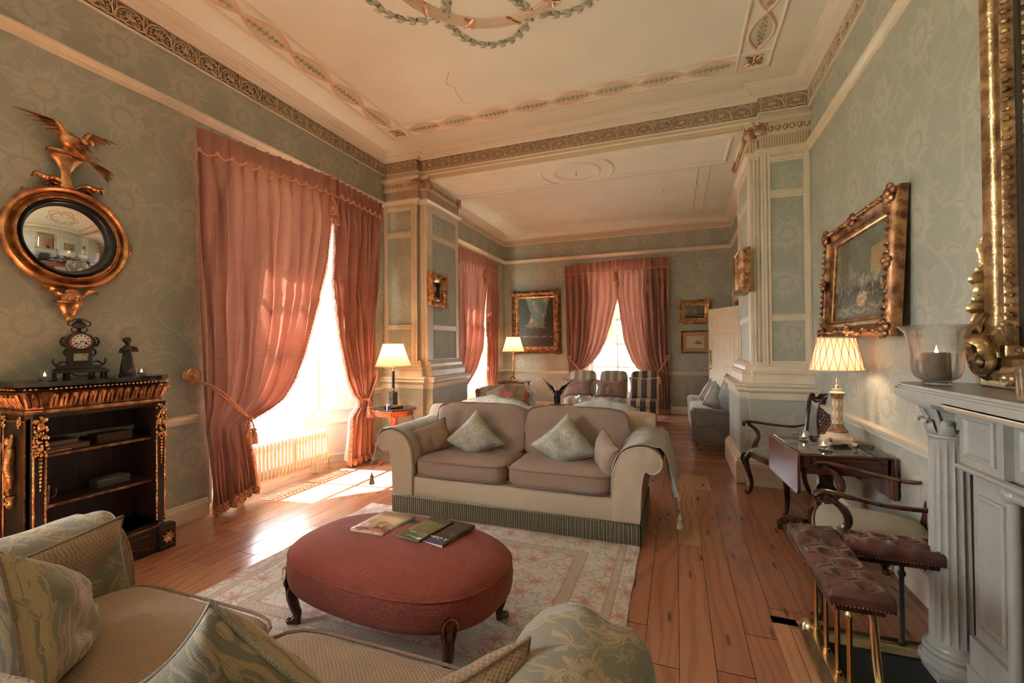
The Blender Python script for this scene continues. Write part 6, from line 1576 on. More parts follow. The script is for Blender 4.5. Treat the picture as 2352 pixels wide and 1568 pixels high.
# ---------------------------------------------------------------- carved armchairs
def armchair(label, loc, rz, seat_mat, pierced):
    t = thing('carved_armchair', label, 'chair', loc, rz); H = .43; fwid, bwid, dep = .29, .23, .48
    WD_ = M['mahog']
    def outl(k=1.0, o=0.): return [(-fwid*k, -dep/2*k), (-fwid*.55*k, -(dep/2+.02)*k), (0, -(dep/2+.03)*k), (fwid*.55*k, -(dep/2+.02)*k), (fwid*k, -dep/2*k), (bwid*k, dep/2*k), (-bwid*k, dep/2*k)]
    b = MB(); b.prism(outl(1.0), H-.075, H-.01); b.build('seat_rail', WD_, t, bevel=.008)
    b = MB(); n = 20
    def seat(u, v):
        x, y = 2*u-1, 2*v-1; ww = lerp(fwid, bwid, v)*.98; e = (1-abs(x)**4)*(1-abs(y)**4); return (x*ww, y*dep/2*.98-.025*(1-x*x)*(1-v), H-.012+.055*e**.5)
    b.grid(seat, n, n); s_ = b.build('seat', seat_mat, t, fixn=False)
    b = MB()
    for i in range(60):
        x = lerp(-fwid, fwid, i/59); b.ball((x, -dep/2-.028*(1-(x/fwid)**2)-.004, H-.014), .0035, 5, 3)
        b.ball((lerp(-fwid, -bwid, i/59), lerp(-dep/2, dep/2, i/59), H-.014), .0035, 5, 3); b.ball((lerp(fwid, bwid, i/59), lerp(-dep/2, dep/2, i/59), H-.014), .0035, 5, 3)
    b.build('nail_trim', M['brass_old'], s_)
    for sx in (-1, 1):
        b = MB(); P = crom([(sx*(fwid-.02), -dep/2+.02, H-.03), (sx*(fwid+.012), -dep/2-.018, H-.10), (sx*(fwid-.0), -dep/2-.008, H-.20), (sx*(fwid-.028), -dep/2+.012, H-.31), (sx*(fwid-.02), -dep/2+.0, .03), (sx*(fwid+.008), -dep/2-.028, .012)], 5)
        n = len(P); b.tube(P, [lerp(.034, .015, min(1, i/n*1.25)) if i < n-5 else lerp(.016, .022, (i-n+5)/5) for i in range(n)], 10)
        acanthus(b, [(sx*(fwid+.012), -dep/2-.03, H-.04), (sx*(fwid+.026), -dep/2-.045, H-.10), (sx*(fwid+.01), -dep/2-.03, H-.17)], .014); b.build('leg', WD_, t)
        b = MB(); b.tube(crom([(sx*bwid*.95, dep/2-.02, H-.02), (sx*bwid*.95, dep/2, .28), (sx*bwid, dep/2+.03, .12), (sx*(bwid+.01), dep/2+.09, .0)], 5), [.022]*14+[.016]*2, 8); b.build('leg', WD_, t)
        # arm
        b = MB(); aw = fwid+.045
        P = crom([(sx*(bwid+.005), dep/2+.045, .66), (sx*(bwid+.03), dep/2-.06, .635), (sx*(aw-.02), .02, .645), (sx*aw, -dep/2+.10, .668), (sx*(aw+.005), -dep/2+.02, .675), (sx*(aw+.01), -dep/2-.015, .655), (sx*(aw+.008), -dep/2-.002, .635)], 5)
        b.tube(P, [.014]*4+[.017]*10+[.021]*8+[.024]*5+[.018]*(len(P)-27), 8, flat=.7, up=(0, 0, 1))
        P = crom([(sx*(aw+.004), -dep/2+.03, .655), (sx*(aw+.0), -dep/2+.10, .60), (sx*(aw-.015), -dep/2+.12, .53), (sx*(fwid+.012), -dep/2+.07, .455), (sx*(fwid-.005), -dep/2+.05, .38)], 5); b.tube(P, [.016]*5+[.019]*8+[.023]*(len(P)-13), 8); b.build('arm', WD_, t)
    b = MB(); tip = .96
    for sx in (-1, 1):
        b.tube(crom([(sx*bwid*.93, dep/2-.01, H-.06), (sx*bwid*.90, dep/2+.02, .55), (sx*bwid*.98, dep/2+.06, .75), (sx*bwid*1.08, dep/2+.095, .88), (sx*bwid*1.05, dep/2+.115, .935), (sx*bwid*.95, dep/2+.11, .935)], 5), [.020]*8+[.017]*8+[.019]*10, 8)
        acanthus(b, [(sx*bwid*1.0, dep/2+.105, .93), (sx*.14, dep/2+.10, .915), (sx*.08, dep/2+.10, .955), (0, dep/2+.10, .965)], .024, lobes=5)
        acanthus(b, [(sx*bwid*.9, dep/2+.10, .90), (sx*.15, dep/2+.09, .885), (sx*.10, dep/2+.09, .90)], .014)
    b.build('back_frame', WD_, t)
    b = MB()
    def sp(x, z): return (x, dep/2+lerp(.01, .10, (z-.44)/.5), z)
    for sx in (-1, 1):
        b.tube(crom([sp(sx*.045, .44), sp(sx*.04, .54), sp(sx*.065, .62), sp(sx*.10, .74), sp(sx*.105, .84), sp(sx*.07, .91)], 5), .012, 7)
    if pierced:
        for k in range(-4, 9):
            for s in (-1, 1):
                pts = []
                for i in range(9):
                    z = lerp(.60, .86, i/8); x = s*((z-.60)*.55-.08+k*.034)
                    wlim = pl([(.60, .055), (.74, .098), (.86, .10)], z)
                    if abs(x) <= wlim: pts.append(sp(x, z))
                if len(pts) > 1: b.tube(pts, .0065, 5)
        for s in (-1, 1):
            acanthus(b, [sp(0, .955), sp(s*.03, .93), sp(s*.06, .89), sp(s*.03, .86)], .014); acanthus(b, [sp(s*.08, .93), sp(s*.05, .90), sp(s*.075, .86)], .012); acanthus(b, [sp(0, .58), sp(s*.035, .56), sp(s*.045, .50)], .014)
    else:
        P = [(.05, .44), (.045, .52), (.06, .60), (.075, .72), (.085, .84), (.06, .91)]
        for x0 in (-.028, 0, .028): b.tube(crom([sp(x0*.5, .44), sp(x0*1.0, .60), sp(x0*1.4, .75), sp(x0*1.2, .92)], 5), .014, 7)
    b.build('splat', WD_, t); return t
armchair('carved dark armchair with pierced back, behind the drop-leaf table near the pier', (.965, 4.60, 0), rd(-68), M['greyseat'], True)
armchair('dark scroll-arm chair with olive seat, in front of the drop-leaf table by the column', (.985, 2.935, 0), rd(-104), M['seat2'], False)

# ---------------------------------------------------------------- drop-leaf table
dt = thing('drop_leaf_table', 'polished dark mahogany drop-leaf table against the right wall', 'table', (.965, 3.66, 0), rd(4))
tw, td_, TH = .25, .335, .722
b = MB(); b.box(-tw, tw-.0, -td_, td_, TH-.016, TH-.003); b.build('tabletop', M['mahog_x'], dt, bevel=.004)
b = MB(); b.box(-tw+.01, tw-.01, -td_+.01, td_-.01, TH-.003, TH); b.build('glass_top', M['glass_dark'], dt, smooth=False)
b = MB(); b.box(-tw+.03, tw-.02, -td_+.03, td_-.03, TH-.135, TH-.016); b.box(-tw+.01, -tw+.06, -td_+.025, -td_+.06, TH-.10, TH-.016); b.build('frieze', M['mahog_x'], dt, bevel=.003)
b = MB(); b.box(-tw+.08, tw-.06, -td_+.022, -td_+.03, TH-.125, TH-.025); o_ = b.build('drawer', M['mahog_x'], dt, bevel=.003)
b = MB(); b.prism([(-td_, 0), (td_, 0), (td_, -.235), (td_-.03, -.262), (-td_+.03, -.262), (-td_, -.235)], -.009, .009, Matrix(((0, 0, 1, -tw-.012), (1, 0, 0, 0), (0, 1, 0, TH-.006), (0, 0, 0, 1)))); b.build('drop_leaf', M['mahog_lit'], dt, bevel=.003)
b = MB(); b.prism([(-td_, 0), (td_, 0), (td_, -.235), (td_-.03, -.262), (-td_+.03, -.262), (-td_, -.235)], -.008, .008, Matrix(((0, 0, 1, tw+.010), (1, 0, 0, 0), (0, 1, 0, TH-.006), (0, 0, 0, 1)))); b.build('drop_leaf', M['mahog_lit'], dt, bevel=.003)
b = MB(); b.lathe([(.07, .14), (.075, .16), (.05, .19), (.035, .22), (.055, .26), (.065, .30), (.06, .33), (.04, .36), (.055, .39), (.06, .42), (.04, .45), (.045, .50), (.06, .56), (.10, .59)], 28); b.box(-.14, .14, -.14, .14, .10, .145); b.build('pedestal', M['mahog'], dt, bevel=.004)
for sx in (-1, 1):
    for sy in (-1, 1):
        b = MB(); P = crom([(sx*.10, sy*.10, .125), (sx*.16, sy*.17, .13), (sx*.20, sy*.24, .085), (sx*.21, sy*.30, .05)], 5); b.tube(P, [.034]*6+[.03]*5+[.024]*5, 8); b.lathe([(.018, .03), (.018, .0), (.001, 0)][::-1], 12, T(sx*.21, sy*.30, 0)); b.build('foot', M['mahog'], dt)

# ---------------------------------------------------------------- lamps
def pleated_shade(root, r0, r1, z0, z1, npl, smock=False, trim=None):
    b = MB()
    if smock: rm = lambda a, z: 1+.016*math.cos(a*npl)*abs(((z-z0)/(z1-z0))-.52)*2
    else: rm = lambda a, z: 1+.014*math.cos(a*npl)
    n = 14; b.lathe([(lerp(r0, r1, i/n)+.004*math.sin(PI*i/n)*-1, lerp(z0, z1, i/n)) for i in range(n+1)], npl*6, cap=False, rmod=rm); s_ = b.build('lamp_shade', M['shade'], root, fixn=False, angle=180)
    if smock:
        b = MB(); K = npl//2
        for k in range(K):
            for s in (-1, 1):
                a0 = 2*PI*k/K; P = []
                for i in range(13):
                    u = i/12; a = a0+s*(2*PI/K)*.5*(1-abs(u-.52)*2 if u > .52 else u*2/1.04); r = lerp(r0, r1, u)*1.012; P.append((r*math.cos(a), r*math.sin(a), lerp(z0, z1, u)))
                b.tube(P, .0018, 4)
        b.build('smocking', simple('shade_brown_pleat', (.35, .19, .12), .8), s_)
    b = MB()
    for r, z in ((r0, z0), (r1, z1)): b.tube([(r*1.01*math.cos(a), r*1.01*math.sin(a), z) for a in [2*PI*i/48 for i in range(48)]], .0055, 6, closed=True)
    b.build('shade_trim', trim or M['ribbon_pink'], s_)
    b = MB(); b.lathe([(.001, z0+.05), (.02, z0+.055), (.03, z0+.085), (.024, z0+.11), (.001, z0+.125)], 14); b.build('bulb', M['bulb'], root)
    return s_
def lamp_light(x, y, z, e): lamp('lamp_light', 'POINT', (x, y, z), e, (1, .70, .42), shadow_soft_size=.04)
# ceramic lamp on the drop-leaf table
la = thing('table_lamp', 'harlequin ceramic column lamp with smocked pink shade on the drop-leaf table', 'lamp', (1.045, 3.69, .7225), rd(5))
hm = Mat('harlequin_ceramic'); x, y, z = hm.xyz(hm.coord()); a = y.atan2(x)*(8/6.28318); zz = z*14.0
par = ((a+zz).floor()+(a-zz).floor())*.5; pf = par.fract().gt(.25); ln = (((a+zz).fract()-.5).abs().step(.44, .48)).max(((a-zz).fract()-.5).abs().step(.44, .48))
hm.base(hm.mix(ln, hm.mix(pf, (.62, .52, .36), (.50, .30, .15)), (.16, .08, .05)), .35)
b = MB(); b.prism([(-.082, -.06), (-.06, -.082), (.06, -.082), (.082, -.06), (.082, .06), (.06, .082), (-.06, .082), (-.082, .06)], .018, .052)
for sx in (-1, 1):
    for sy in (-1, 1): b.ball((sx*.07, sy*.07, .018), (.02, .02, .018), 10, 6)
b.lathe([(.078, .05), (.080, .058), (.066, .066), (.068, .078), (.056, .086), (.052, .094)], 36); b.build('base', M['ivory_lamp'], la, bevel=.003)
b = MB(); b.lathe([(.062, .066), (.060, .078)], 36, cap=False); b.lathe([(.060, .088), (.062, .094), (.046, .112), (.036, .135), (.034, .145)], 40, cap=False, rmod=lambda a, z: 1+.03*math.cos(a*12)); b.lathe([(.032, .315), (.036, .33), (.044, .352), (.042, .356)], 36, cap=False)
for sx in (-1, 1):
    for sy in (-1, 1): b.ball((sx*.072, sy*.072, .038), (.016, .016, .020), 8, 6)
b.build('relief', M['terracotta'], la)
b = MB(); b.lathe([(.033, .14), (.032, .18), (.031, .32)], 40, cap=False); b.build('column', hm.mat, la)
b = MB(); b.lathe([(.044, .354), (.046, .360), (.030, .368), (.022, .378), (.030, .384), (.001, .386)], 28); b.build('capital', M['ivory_lamp'], la)
b = MB(); b.lathe([(.012, .384), (.012, .41), (.008, .414), (.006, .44), (.006, .46)], 14); b.build('stem', M['brass_old'], la)
pleated_shade(la, .158, .112, .515, .74, 40, True)
lamp_light(1.045, 3.69, 1.32, 5.5)
b = MB(); b.tube(crom([(.08, -.02, .006), (.16, -.03, .006), (.185, -.07, .006), (.15, -.11, .006), (.08, -.06, .006)], 8), .0032, 6); b.build('cord', M['black'], la)
tealight((.865, 3.79, .7225), 'lit glass tealight on the drop-leaf table, the one farther from the lamp', 1.0); tealight((.91, 3.50, .7225), 'lit glass tealight on the drop-leaf table, just in front of the lamp base', 1.0)
# ---------------------------------------------------------------- octagonal table and lamp by the left pier
ot = thing('octagonal_table', 'small red cherry octagonal pedestal table beside the left pier', 'table', (-3.31, 4.70, 0), rd(8))
octp = lambda r, o=22.5: [(r*math.cos(math.radians(o+45*k)), r*math.sin(math.radians(o+45*k))) for k in range(8)]
b = MB(); b.prism(octp(.275), .650, .662); b.build('glass_top', M['glass_dark'], ot, smooth=False)
b = MB(); b.prism(octp(.27), .632, .650); b.prism(octp(.235), .575, .632); b.build('frieze', M['cherry'], ot, bevel=.003, smooth=False)
b = MB(); b.box(-.075, .075, -.232, -.215, .582, .626); d_ = b.build('drawer', M['cherry'], ot, bevel=.002)
b = MB(); b.ball((0, -.238, .604), .007, 8, 6); b.build('knob', M['brass_old'], d_)
b = MB(); b.lathe([(.10, .13), (.05, .16), (.045, .24), (.055, .27), (.035, .30), (.040, .36), (.047, .44), (.042, .52), (.052, .54), (.048, .555), (.07, .578)], 8); b.build('pedestal', M['cherry'], ot)
for k in range(3):
    a = k*2*PI/3+.3; c, s = math.cos(a), math.sin(a); b = MB(); b.tube(crom([(.04*c, .04*s, .17), (.13*c, .13*s, .15), (.20*c, .20*s, .06), (.25*c, .25*s, .02)], 5), [.028]*8+[.02]*8, 8); b.build('foot', M['cherry'], ot)
lb = thing('table_lamp', 'black column lamp with brass initials and pleated shade on the octagonal table', 'lamp', (-3.335, 4.72, .6625), rd(-20))
b = MB(); b.box(-.085, .085, -.085, .085, 0, .012); b.build('foot', M['black'], lb, bevel=.003)
b = MB(); b.prism([(-.07, -.07), (.07, -.07), (.07, .07), (-.07, .07)], .012, .022); b.lathe([(.085, .02), (.055, .04), (.045, .045)], 4, R('Z', 45)); b.lathe([(.062, .192), (.058, .202), (.03, .206)], 4, R('Z', 45)); b.build('brass_base', M['brass'], lb, smooth=False)
b = MB(); b.box(-.038, .038, -.038, .038, .04, .195); b.build('plinth', simple('dark_green_grey', (.06, .065, .055), .35), lb, bevel=.002)
for tx, xx in (('SC', -.030),): text(tx, .048, M['brass'], lb, (xx, -.0385, .092), (PI/2, 0, 0), name='initials', italic=.3, ext=.0015)
b = MB(); b.lathe([(.014, .205), (.022, .215), (.016, .228), (.020, .235), (.018, .245)], 18); b.lathe([(.018, .455), (.022, .47), (.017, .48), (.026, .495), (.012, .50), (.008, .53)], 18); b.build('mount', M['brass'], lb)
b = MB(); b.lathe([(.0185, .242), (.018, .35), (.0165, .458)], 22); b.build('column', M['black'], lb)
pleated_shade(lb, .215, .122, .52, .80, 48)
lamp_light(-3.335, 4.72, 1.34, 5.0)
b = MB(); b.tube(crom([(.08, .02, .004), (.13, .03, .006), (.17, .02, .03), (.15, -.02, .02), (.10, -.03, .004)], 6), .0028, 6); b.build('cord', M['black'], lb)
t = thing('tealight_cup', 'small silver tealight cup in front of the black column lamp', 'candle holder', (-3.30, 4.57, .6625)); b = MB(); b.lathe([(.001, 0), (.026, 0), (.027, .004), (.031, .062), (.029, .062), (.025, .008), (.001, .006)], 24, cap=False); b.build('cup', M['silver'], t)
b = MB(); b.tube(crom([(-3.12, 4.80, .60), (-3.10, 4.84, .4), (-3.12, 4.9, .05), (-3.16, 5.02, .012)], 5), .003, 6); tag(b.build('lamp_flex', M['black']), 'thin black flex hanging from the octagonal table to the floor', 'cable')

# ---------------------------------------------------------------- far corner: dark table and brass lamp
st_ = thing('side_table', 'dark mahogany side table with shaped apron in the far corner', 'table', (-3.37, 9.22, 0))
b = MB(); b.box(-.33, .33, -.24, .24, .628, .648); b.build('tabletop', M['mahog_x'], st_, bevel=.004)
b = MB(); b.prism([(-.28, 0), (.28, 0), (.28, -.09), (.22, -.095), (.17, -.07), (.09, -.09), (0, -.06), (-.09, -.09), (-.17, -.07), (-.22, -.095), (-.28, -.09)], -.008, .008, Matrix(((1, 0, 0, 0), (0, 0, 1, -.2), (0, 1, 0, .628), (0, 0, 0, 1)))); b.build('apron', M['mahog_x'], st_)
for sx in (-1, 1):
    for sy in (-1, 1): b = MB(); b.box(sx*.28-.017, sx*.28+.017, sy*.19-.017, sy*.19+.017, 0, .63); b.build('leg', M['mahog'], st_, bevel=.003)
lc = thing('table_lamp', 'tall brass candlestick lamp with pleated shade in the far corner', 'lamp', (-3.37, 9.20, .6485))
b = MB(); b.prism([(.10*math.cos(a), .10*math.sin(a)) for a in (PI/2+.52*0+2*PI*k/3 for k in range(3))], .02, .035)
for k in range(3): a = PI/2+2*PI*k/3; b.ball((.095*math.cos(a), .095*math.sin(a), .018), (.022, .022, .02), 10, 6); b.tube([(.09*math.cos(a), .09*math.sin(a), .03), (.05*math.cos(a), .05*math.sin(a), .07), (.025*math.cos(a), .025*math.sin(a), .12)], .014, 8)
b.lathe([(.03, .11), (.034, .12), (.018, .135), (.03, .15), (.018, .165), (.034, .185), (.02, .205), (.016, .22), (.018, .50), (.030, .515), (.018, .53), (.022, .56), (.034, .575), (.012, .58), (.008, .62), (.05, .624), (.05, .632), (.001, .634)], 22); b.build('stick', M['brass'], lc)
pleated_shade(lc, .24, .145, .655, .975, 40)
lamp_light(-3.37, 9.20, 1.45, 6.0)
tealight_ = thing('tealight_cup', 'silver tealight cup beside the brass lamp in the far corner', 'candle holder', (-3.24, 9.08, .6485)); b = MB(); b.lathe([(.001, 0), (.026, 0), (.031, .062), (.029, .062), (.025, .008), (.001, .006)], 20, cap=False); b.build('cup', M['silver'], tealight_)

# ---------------------------------------------------------------- seating behind the main sofa
def easy_chair(label, loc, rz, w, hb, mat):
    t = thing('easy_chair', label, 'chair', loc, rz)
    b = MB(); rbox(b, w, .62, .26, 6, 8, 0, T(0, 0, .27)); weld(b.build('base', mat, t)); b = MB(); rbox(b, w-.26, .60, .15, 5, 8, .01, T(0, -.03, .44)); weld(b.build('seat_cushion', mat, t))
    b = MB()
    def f(u, v):
        a = 2*PI*u; x, y = math.cos(a), math.sin(a); k = 4.; r = (abs(x)**k+abs(y)**k)**(-1/k); z = lerp(.16, hb, v)
        s = 1-.0*(v); e = max(0, (v-.80)/.20); s *= math.sqrt(max(0, 1-e**2.6*.96)); return (x*r*w/2*(s if e else 1)*(1-.04*(1-v)), .33+y*r*.085*(s if e else 1)+(v-.5)*.10, z - .035*(x*r)**2*max(0, v-.5)*2)
    b.grid(f, 48, 26, cu=True); b.add([f(i/48, 1) for i in range(48)], [tuple(range(48))]); b.build('backrest', mat, t)
    for s in (-1, 1): b = MB(); rbox(b, .13, .62, .44, 5, 8, 0, T(s*(w/2-.065), -.01, .38)); weld(b.build('arm', mat, t))
    for sx in (-1, 1):
        for sy in (-1, 1): b = MB(); b.lathe([(.016, 0), (.024, .03), (.03, .15)], 12, T(sx*(w/2-.08), sy*.24, 0)); b.build('leg', M['mahog'], t)
    return t
easy_chair('duck-egg damask chair back directly behind the left half of the facing sofa', (-2.0, 5.12, 0), PI, .88, .865, M['damask_bl'])
easy_chair('duck-egg damask chair back directly behind the right half of the facing sofa', (-.735, 5.12, 0), PI, .74, .865, M['damask_bl'])
# tub chair in pale chintz
tc = thing('tub_chair', 'pale chintz tub armchair with red wooden arm front by the second window', 'chair', (-2.52, 6.52, 0), rd(-8))
b = MB(); th_ = lambda u: lerp(PI*1.0+.25, -.25, u)
def ring(u, v):
    a = th_(u); t_ = v*2*PI; r = .42+.055*math.cos(t_); h = .40+.345*(.9+.1*math.sin(a)); z = h+.055*math.sin(t_)
    return (r*math.cos(a), r*math.sin(a)*.95, z if math.sin(t_) > -.2 else lerp(z, .15, min(1, (-math.sin(t_)-.2)*1.6)))
b.grid(ring, 40, 24, cv=True); b.add([ring(0, j/24) for j in range(24)], [tuple(range(24))]); b.add([ring(1, j/24) for j in range(24)], [tuple(range(24))]); b.build('backrest', M['chintz'], tc)
b = MB(); rbox(b, .70, .70, .14, 5, 8, .015, T(0, -.02, .42)); weld(b.build('seat_cushion', M['chintz'], tc)); b = MB(); rbox(b, .76, .72, .22, 7, 6, 0, T(0, 0, .25)); weld(b.build('base', M['chintz'], tc))
for s in (-1, 1):
    b = MB(); b.tube(crom([(s*.425, -.13, .73), (s*.43, -.16, .70), (s*.42, -.16, .55), (s*.42, -.15, .40), (s*.42, -.17, .2), (s*.42, -.18, 0)], 5), [.03]*6+[.024]*20, 8); b.build('arm_front', M['cherry'], tc)
cushion('small dusty pink cushion on the chintz tub chair', (-2.50, 6.40, .63), (rd(-18), rd(20), rd(-20)), .26, .26, .10, M['pinkc'], None, seed=21)
cushion('small white cushion leaning in the chintz tub chair', (-2.67, 6.48, .655), (rd(-25), rd(-24), rd(15)), .34, .24, .10, M['whitec'], None, seed=22)

# coffee table with the bronze eagle
ct = thing('coffee_table', 'dark low coffee table in the middle of the far room', 'table', (-1.50, 6.85, 0))
b = MB(); b.box(-.45, .45, -.30, .30, .445, .470); b.build('tabletop', M['mahog_x'], ct, bevel=.005); b = MB(); b.box(-.41, .41, -.26, .26, .38, .445); b.build('frieze', M['mahog_x'], ct, bevel=.003)
for sx in (-1, 1):
    for sy in (-1, 1): b = MB(); b.lathe([(.02, 0), (.03, .03), (.018, .06), (.022, .30), (.03, .38)], 12, T(sx*.38, sy*.23, 0)); b.build('leg', M['mahog'], ct)
block('magazine', 'white magazine lying on the coffee table beside the bronze eagle', 'magazine', -1.52, -1.24, 6.58, 6.80, .4705, .478, simple('white_cover', (.72, .76, .80), .4), group='magazines on the coffee table')
eg = thing('eagle_sculpture', 'dark bronze eagle with raised wings on a wooden rock base', 'sculpture', (-1.73, 6.70, .4705), 0)
b = MB(); b.lathe([(.11, 0), (.115, .012), (.08, .045), (.05, .075), (.001, .08)], 9, rmod=lambda a, z: 1+.10*math.sin(3*a+z*40)); b.build('rock', simple('brown_rock_base', (.11, .045, .025), .4), eg)
b = MB(); b.tube(crom([(0, 0, .25), (-.005, -.03, .21), (-.01, -.045, .15), (.0, -.03, .10), (.01, .02, .07)], 5), [.028, .034, .04, .044, .047, .05, .052, .053, .052, .05, .048, .044, .04, .034, .03, .026, .022, .018, .014, .012, .01], 12)
for s in (-1, 1): b.tube([(s*.03, -.02, .13), (s*.035, -.03, .09), (s*.03, -.03, .07)], [.02, .014, .010], 8); b.ball((s*.03, -.045, .072), (.018, .022, .008), 8, 5)
b.ball((.005, -.05, .25), (.024, .03, .024), 10, 7); b.tube([(.005, -.075, .25), (.005, -.095, .245), (.005, -.10, .23)], [.010, .008, .003], 6)
for i in range(40): a = rnd.uniform(0, 6.28); z = rnd.uniform(.12, .24); feather(b, (.04*math.cos(a), -.03+.04*math.sin(a), z), (0, 0, -1), .035, .009)
for i in range(5): feather(b, (0, .0, .12), (.12*(i-2), .7, -.5), .13, .014)
b.build('body', M['bronze'], eg)
for s in (-1, 1):
    b = MB(); wing(b, (s*.03, 0, .23), (s*.10, .01, .33), (s*.265, .03, .455), 9, .016, .10, droop=-1); b.build('wing', M['bronze'], eg)
hb_ = thing('glass_bowl', 'flared clear glass hurricane bowl on the coffee table', 'vase', (-1.40, 6.98, .4705)); b = MB(); b.lathe([(.001, .0), (.06, .0), (.08, .012), (.09, .06), (.095, .10), (.13, .155), (.127, .156), (.091, .10), (.086, .062), (.076, .018), (.001, .012)], 36, cap=False); b.build('bowl', M['glass'], hb_)
b = MB(); b.lathe([(.001, .013), (.03, .013), (.03, .07), (.001, .07)], 18, cap=False); b.build('candle', M['wax'], hb_)

# striped slipper chairs under the far window
def slipper(label, x, y, mat, w=.54, group=None):
    t = thing('slipper_chair', label, 'chair', (x, y, 0), 0, group)
    b = MB(); rbox(b, w, .60, .20, 9, 10, 0, T(0, -.05, .20)); weld(b.build('base', mat, t)); b = MB(); rbox(b, w, .62, .13, 6, 10, .02, T(0, -.06, .355)); weld(b.build('seat_cushion', mat, t))
    b = MB(); rbox(b, w, .15, .56, 6, 12, 0, T(0, .28, .64) @ R('X', -9)); weld(b.build('backrest', mat, t))
    for sx in (-1, 1):
        for sy in (-.30, .2): b = MB(); b.lathe([(.014, 0), (.02, .12)], 10, T(sx*(w/2-.05), sy, 0)); b.build('leg', M['mahog'], t)
    return t
slipper('sage and beige striped slipper chair at the left under the far window', -1.79, 8.70, M['stripe'], .56)
slipper('sage and beige striped slipper chair between the other two under the far window', -1.17, 8.70, M['stripe'], .54)
slipper('dark brown striped slipper chair under the right side of the far window', -.585, 8.70, M['stripe_dk'], .52)
cushion('taupe cushion with teal piping on the left striped slipper chair', (-1.82, 8.63, .60), (rd(-12), 0, 0), .62, .36, .13, M['taupe'], M['pipe_t'], seed=31, pinch=.22)
cushion('taupe cushion with teal piping on the middle striped slipper chair', (-1.19, 8.63, .60), (rd(-12), 0, rd(3)), .62, .36, .13, M['taupe'], M['pipe_t'], seed=32, pinch=.22)
cushion('dark striped cushion with white piping on the brown striped slipper chair', (-.575, 8.62, .62), (rd(-12), 0, 0), .56, .42, .13, M['stripe_dk'], M['pipe_w'], seed=33, pinch=.14)

# floral sofa along the far right wall, facing the windows
fs = thing('sofa', 'blue floral print sofa standing along the far right wall', 'sofa', (.60, 7.20, 0), rd(-90))
def side_arm(x, nm):
    b = MB(); P = [(-.42, .14), (-.43, .40), (-.44, .54), (-.40, .585), (-.2, .575), (.0, .555), (.15, .57), (.28, .62), (.38, .66), (.42, .60), (.42, .14)]
    b.prism([(p[0], p[1]) for p in P], -.07, .07, Matrix(((0, 0, 1, x), (1, 0, 0, 0), (0, 1, 0, 0), (0, 0, 0, 1)))); return b.build(nm, M['print_dk'] if x > 0 else M['print'], fs, bevel=.02)
# local x: along the sofa (world y reversed); local y: depth, back at +y
side_arm(.79, 'arm'); side_arm(-.79, 'arm')
b = MB(); b.box(-.80, .80, -.40, .40, .12, .36); b.build('base', M['print'], fs, bevel=.015)
for i, x in enumerate((-.36, .36)):
    b = MB(); rbox(b, .71, .66, .17, 6, 12, .02, T(x, -.08, .43), .01, i); weld(b.build('seat_cushion', M['print'], fs))
    b = MB(); rbox(b, .70, .20, .46, 5, 12, 0, T(x, .24, .68) @ R('X', -14), .015, i+4); weld(b.build('back_cushion', M['print'], fs))
b = MB(); b.box(-.80, .80, .30, .42, .12, .68); b.build('back', M['print_dk'], fs, bevel=.04)
for sx in (-1, 1):
    for y in (-.36, .36): b = MB(); b.lathe([(.012, .0), (.018, .005), (.018, .03), (.010, .04), (.022, .055), (.028, .13)], 14, T(sx*.74, y, 0)); b.build('leg', M['cherry'], fs)
b = MB(); n = 12
b.grid(lambda u, v: (.862+.010*math.sin(v*9)+.004*(u-.5), lerp(-.36, .20, v), lerp(.565-.02*v, .33+.03*math.sin(v*5), u)), 8, 16); o_ = b.build('arm_cover', M['print_dk'], fs, fixn=False); md = o_.modifiers.new('t', 'SOLIDIFY'); md.thickness = .006
cushion('cream-edged floral cushion at the front of the far right sofa, farther one', (.44, 6.92, .66), (0, rd(6), rd(58)), .40, .40, .17, M['print'], M['pipe_g'], rot45=True, squash=.5, seed=41)
cushion('floral cushion at the front of the far right sofa, nearer one', (.50, 6.66, .65), (0, rd(-4), rd(50)), .40, .40, .17, M['print'], M['pipe_g'], rot45=True, squash=.5, seed=42)
cushion('large pale floral cushion leaning back on the near end of the far right sofa', (.72, 6.68, .72), (0, rd(28), rd(20)), .46, .46, .17, M['print'], M['pipe_g'], seed=43)
# door leaf standing open
dl = thing('door_1', None, None, (1.01, 8.42, 0), math.atan2(.71, -.42)); struct(dl)
b = MB(); w_, h_ = .83, 2.08; b.box(0, w_, -.02, .02, .008, h_)
for (xa, xb) in ((.11, w_-.11),):
    for za, zb in ((.20, .72), (1.02, 1.62), (1.73, 1.97)):
        for s in (-1, 1): b.add(*(lambda q: (q.v, q.f))(MB().frame(xb-xa, zb-za, [(0, 0), (0, .004), (.02, -.006), (.035, -.008)])), T((xa+xb)/2, s*.021, (za+zb)/2) @ (R('Z', 180) if s > 0 else Matrix.Identity(4)))
o_ = b.build('leaf', M['cream'], dl, bevel=.002, smooth=False)
# recessed look for the panels
for s in (1, -1):
    b = MB(); b.box(w_-.085, w_-.025, s*.021, s*.026, 1.02, 1.32) if s > 0 else b.box(w_-.085, w_-.025, -.026, -.021, 1.02, 1.32)
    for k in range(7): b.tube([(w_-.08, s*.028, 1.05+k*.038), (w_-.055, s*.031, 1.065+k*.038), (w_-.03, s*.028, 1.05+k*.038)], .005, 5)
    b.build('finger_plate', M['gilt_antique'], dl); b = MB(); b.lathe([(.012, .02), (.008, .04), (.024, .055), (.026, .065), (.014, .078), (.001, .08)], 20, T(w_-.06, 0, .98) @ R('X', -90 if s > 0 else 90)); b.build('door_knob', M['brass_old'], dl)

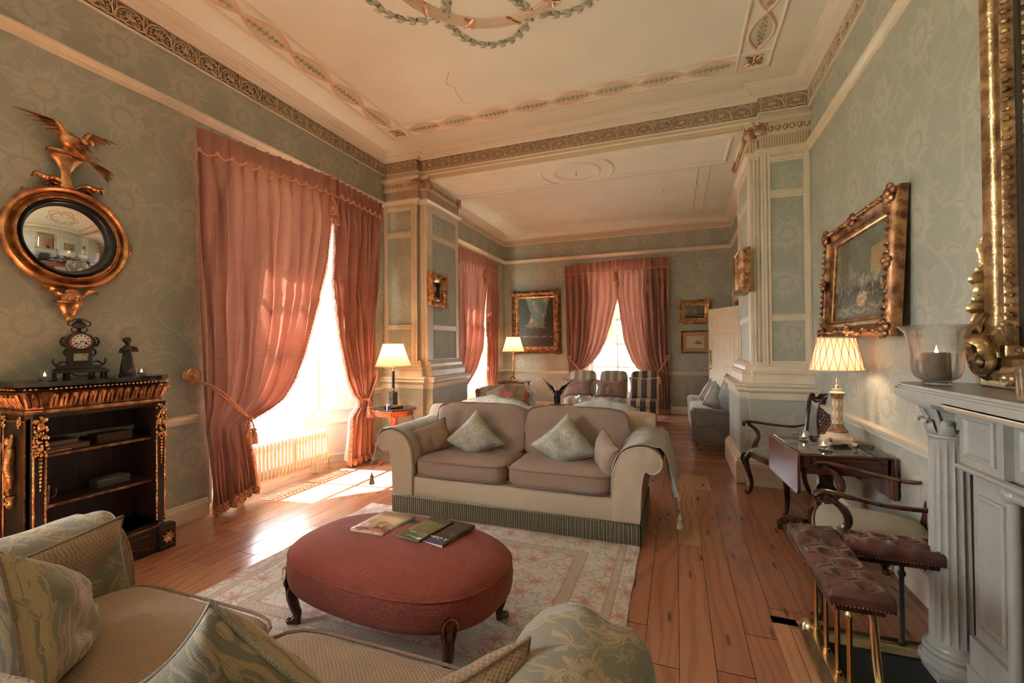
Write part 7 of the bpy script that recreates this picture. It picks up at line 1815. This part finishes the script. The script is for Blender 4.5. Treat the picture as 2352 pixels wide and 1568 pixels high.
# smoke detectors
for x, y, r, lab in ((-.20, 7.72, .05, 'round white smoke alarm on the far ceiling, left of the pair'), (.32, 7.73, .05, 'round white smoke detector on the far ceiling close to the moulding strips')):
    t = thing('smoke_detector', lab, 'smoke detector', (x, y, ZCF)); b = MB(); b.lathe([(.052, 0), (.052, -.012), (.044, -.018)], 24); b.build('base', M['plastic'], t); b = MB(); b.lathe([(.040, -.018), (.040, -.034), (.03, -.042), (.001, -.044)], 24, rmod=lambda a, z: 1); b.build('cap', M['plastic'], t)
t = thing('ceiling_sensor', 'flat white sensor disc between the two smoke detectors', 'sensor', (-.003, 7.69, ZCF)); b = MB(); b.lathe([(.036, 0), (.034, -.006), (.012, -.008), (.010, -.014), (.001, -.015)], 20); b.build('disc', M['plastic'], t)

# ---------------------------------------------------------------- outside the far window
pf = thing('paddock_fence', 'dark green post and rail fence beyond the drive', 'fence', (-3, 22, -.7))
for z in (.55, .80, 1.05): b = MB(); b.box(-9, 9, -.02, .02, z-.04, z+.04); b.build('rail', M['fence_green'], pf, smooth=False)
for x in (-7, -5, -3.1, -1.2, .7, 2.6, 4.5, 6.5): b = MB(); b.box(x-.05, x+.05, -.03, .05, 0, 1.15); b.build('post', M['fence_green'], pf, smooth=False)
def tree(label, x, y, h, r, sd):
    t = thing('tree', label, 'tree', (x, y, -.7), 0, 'parkland trees beyond the fence'); rr = random.Random(sd)
    b = MB(); b.tube([(0, 0, 0), (.1, 0, h*.3), (0, .1, h*.6)], [.35, .25, .12], 8); b.build('trunk', M['bark'], t)
    b = MB()
    for i in range(34):
        a, q = rr.uniform(0, 6.28), rr.random()**.5; z = rr.uniform(.35, .95); k = r*math.sin(PI*min(1, z*1.0))*q; b.ball((k*math.cos(a), k*math.sin(a), h*z), tuple(rr.uniform(.16, .30)*r for _ in range(3)), 9, 6)
    b.build('foliage', M['foliage'], t)
tree('broad parkland tree seen through the left panes of the far window', -8.5, 38, 9, 5, 1); tree('parkland tree farther right through the far window', -1.5, 46, 8, 5, 2); tree('parkland tree at the centre of the far window view', -5, 60, 10, 6, 3); tree('tall parkland tree behind the others through the far window', -13, 55, 11, 6, 4)
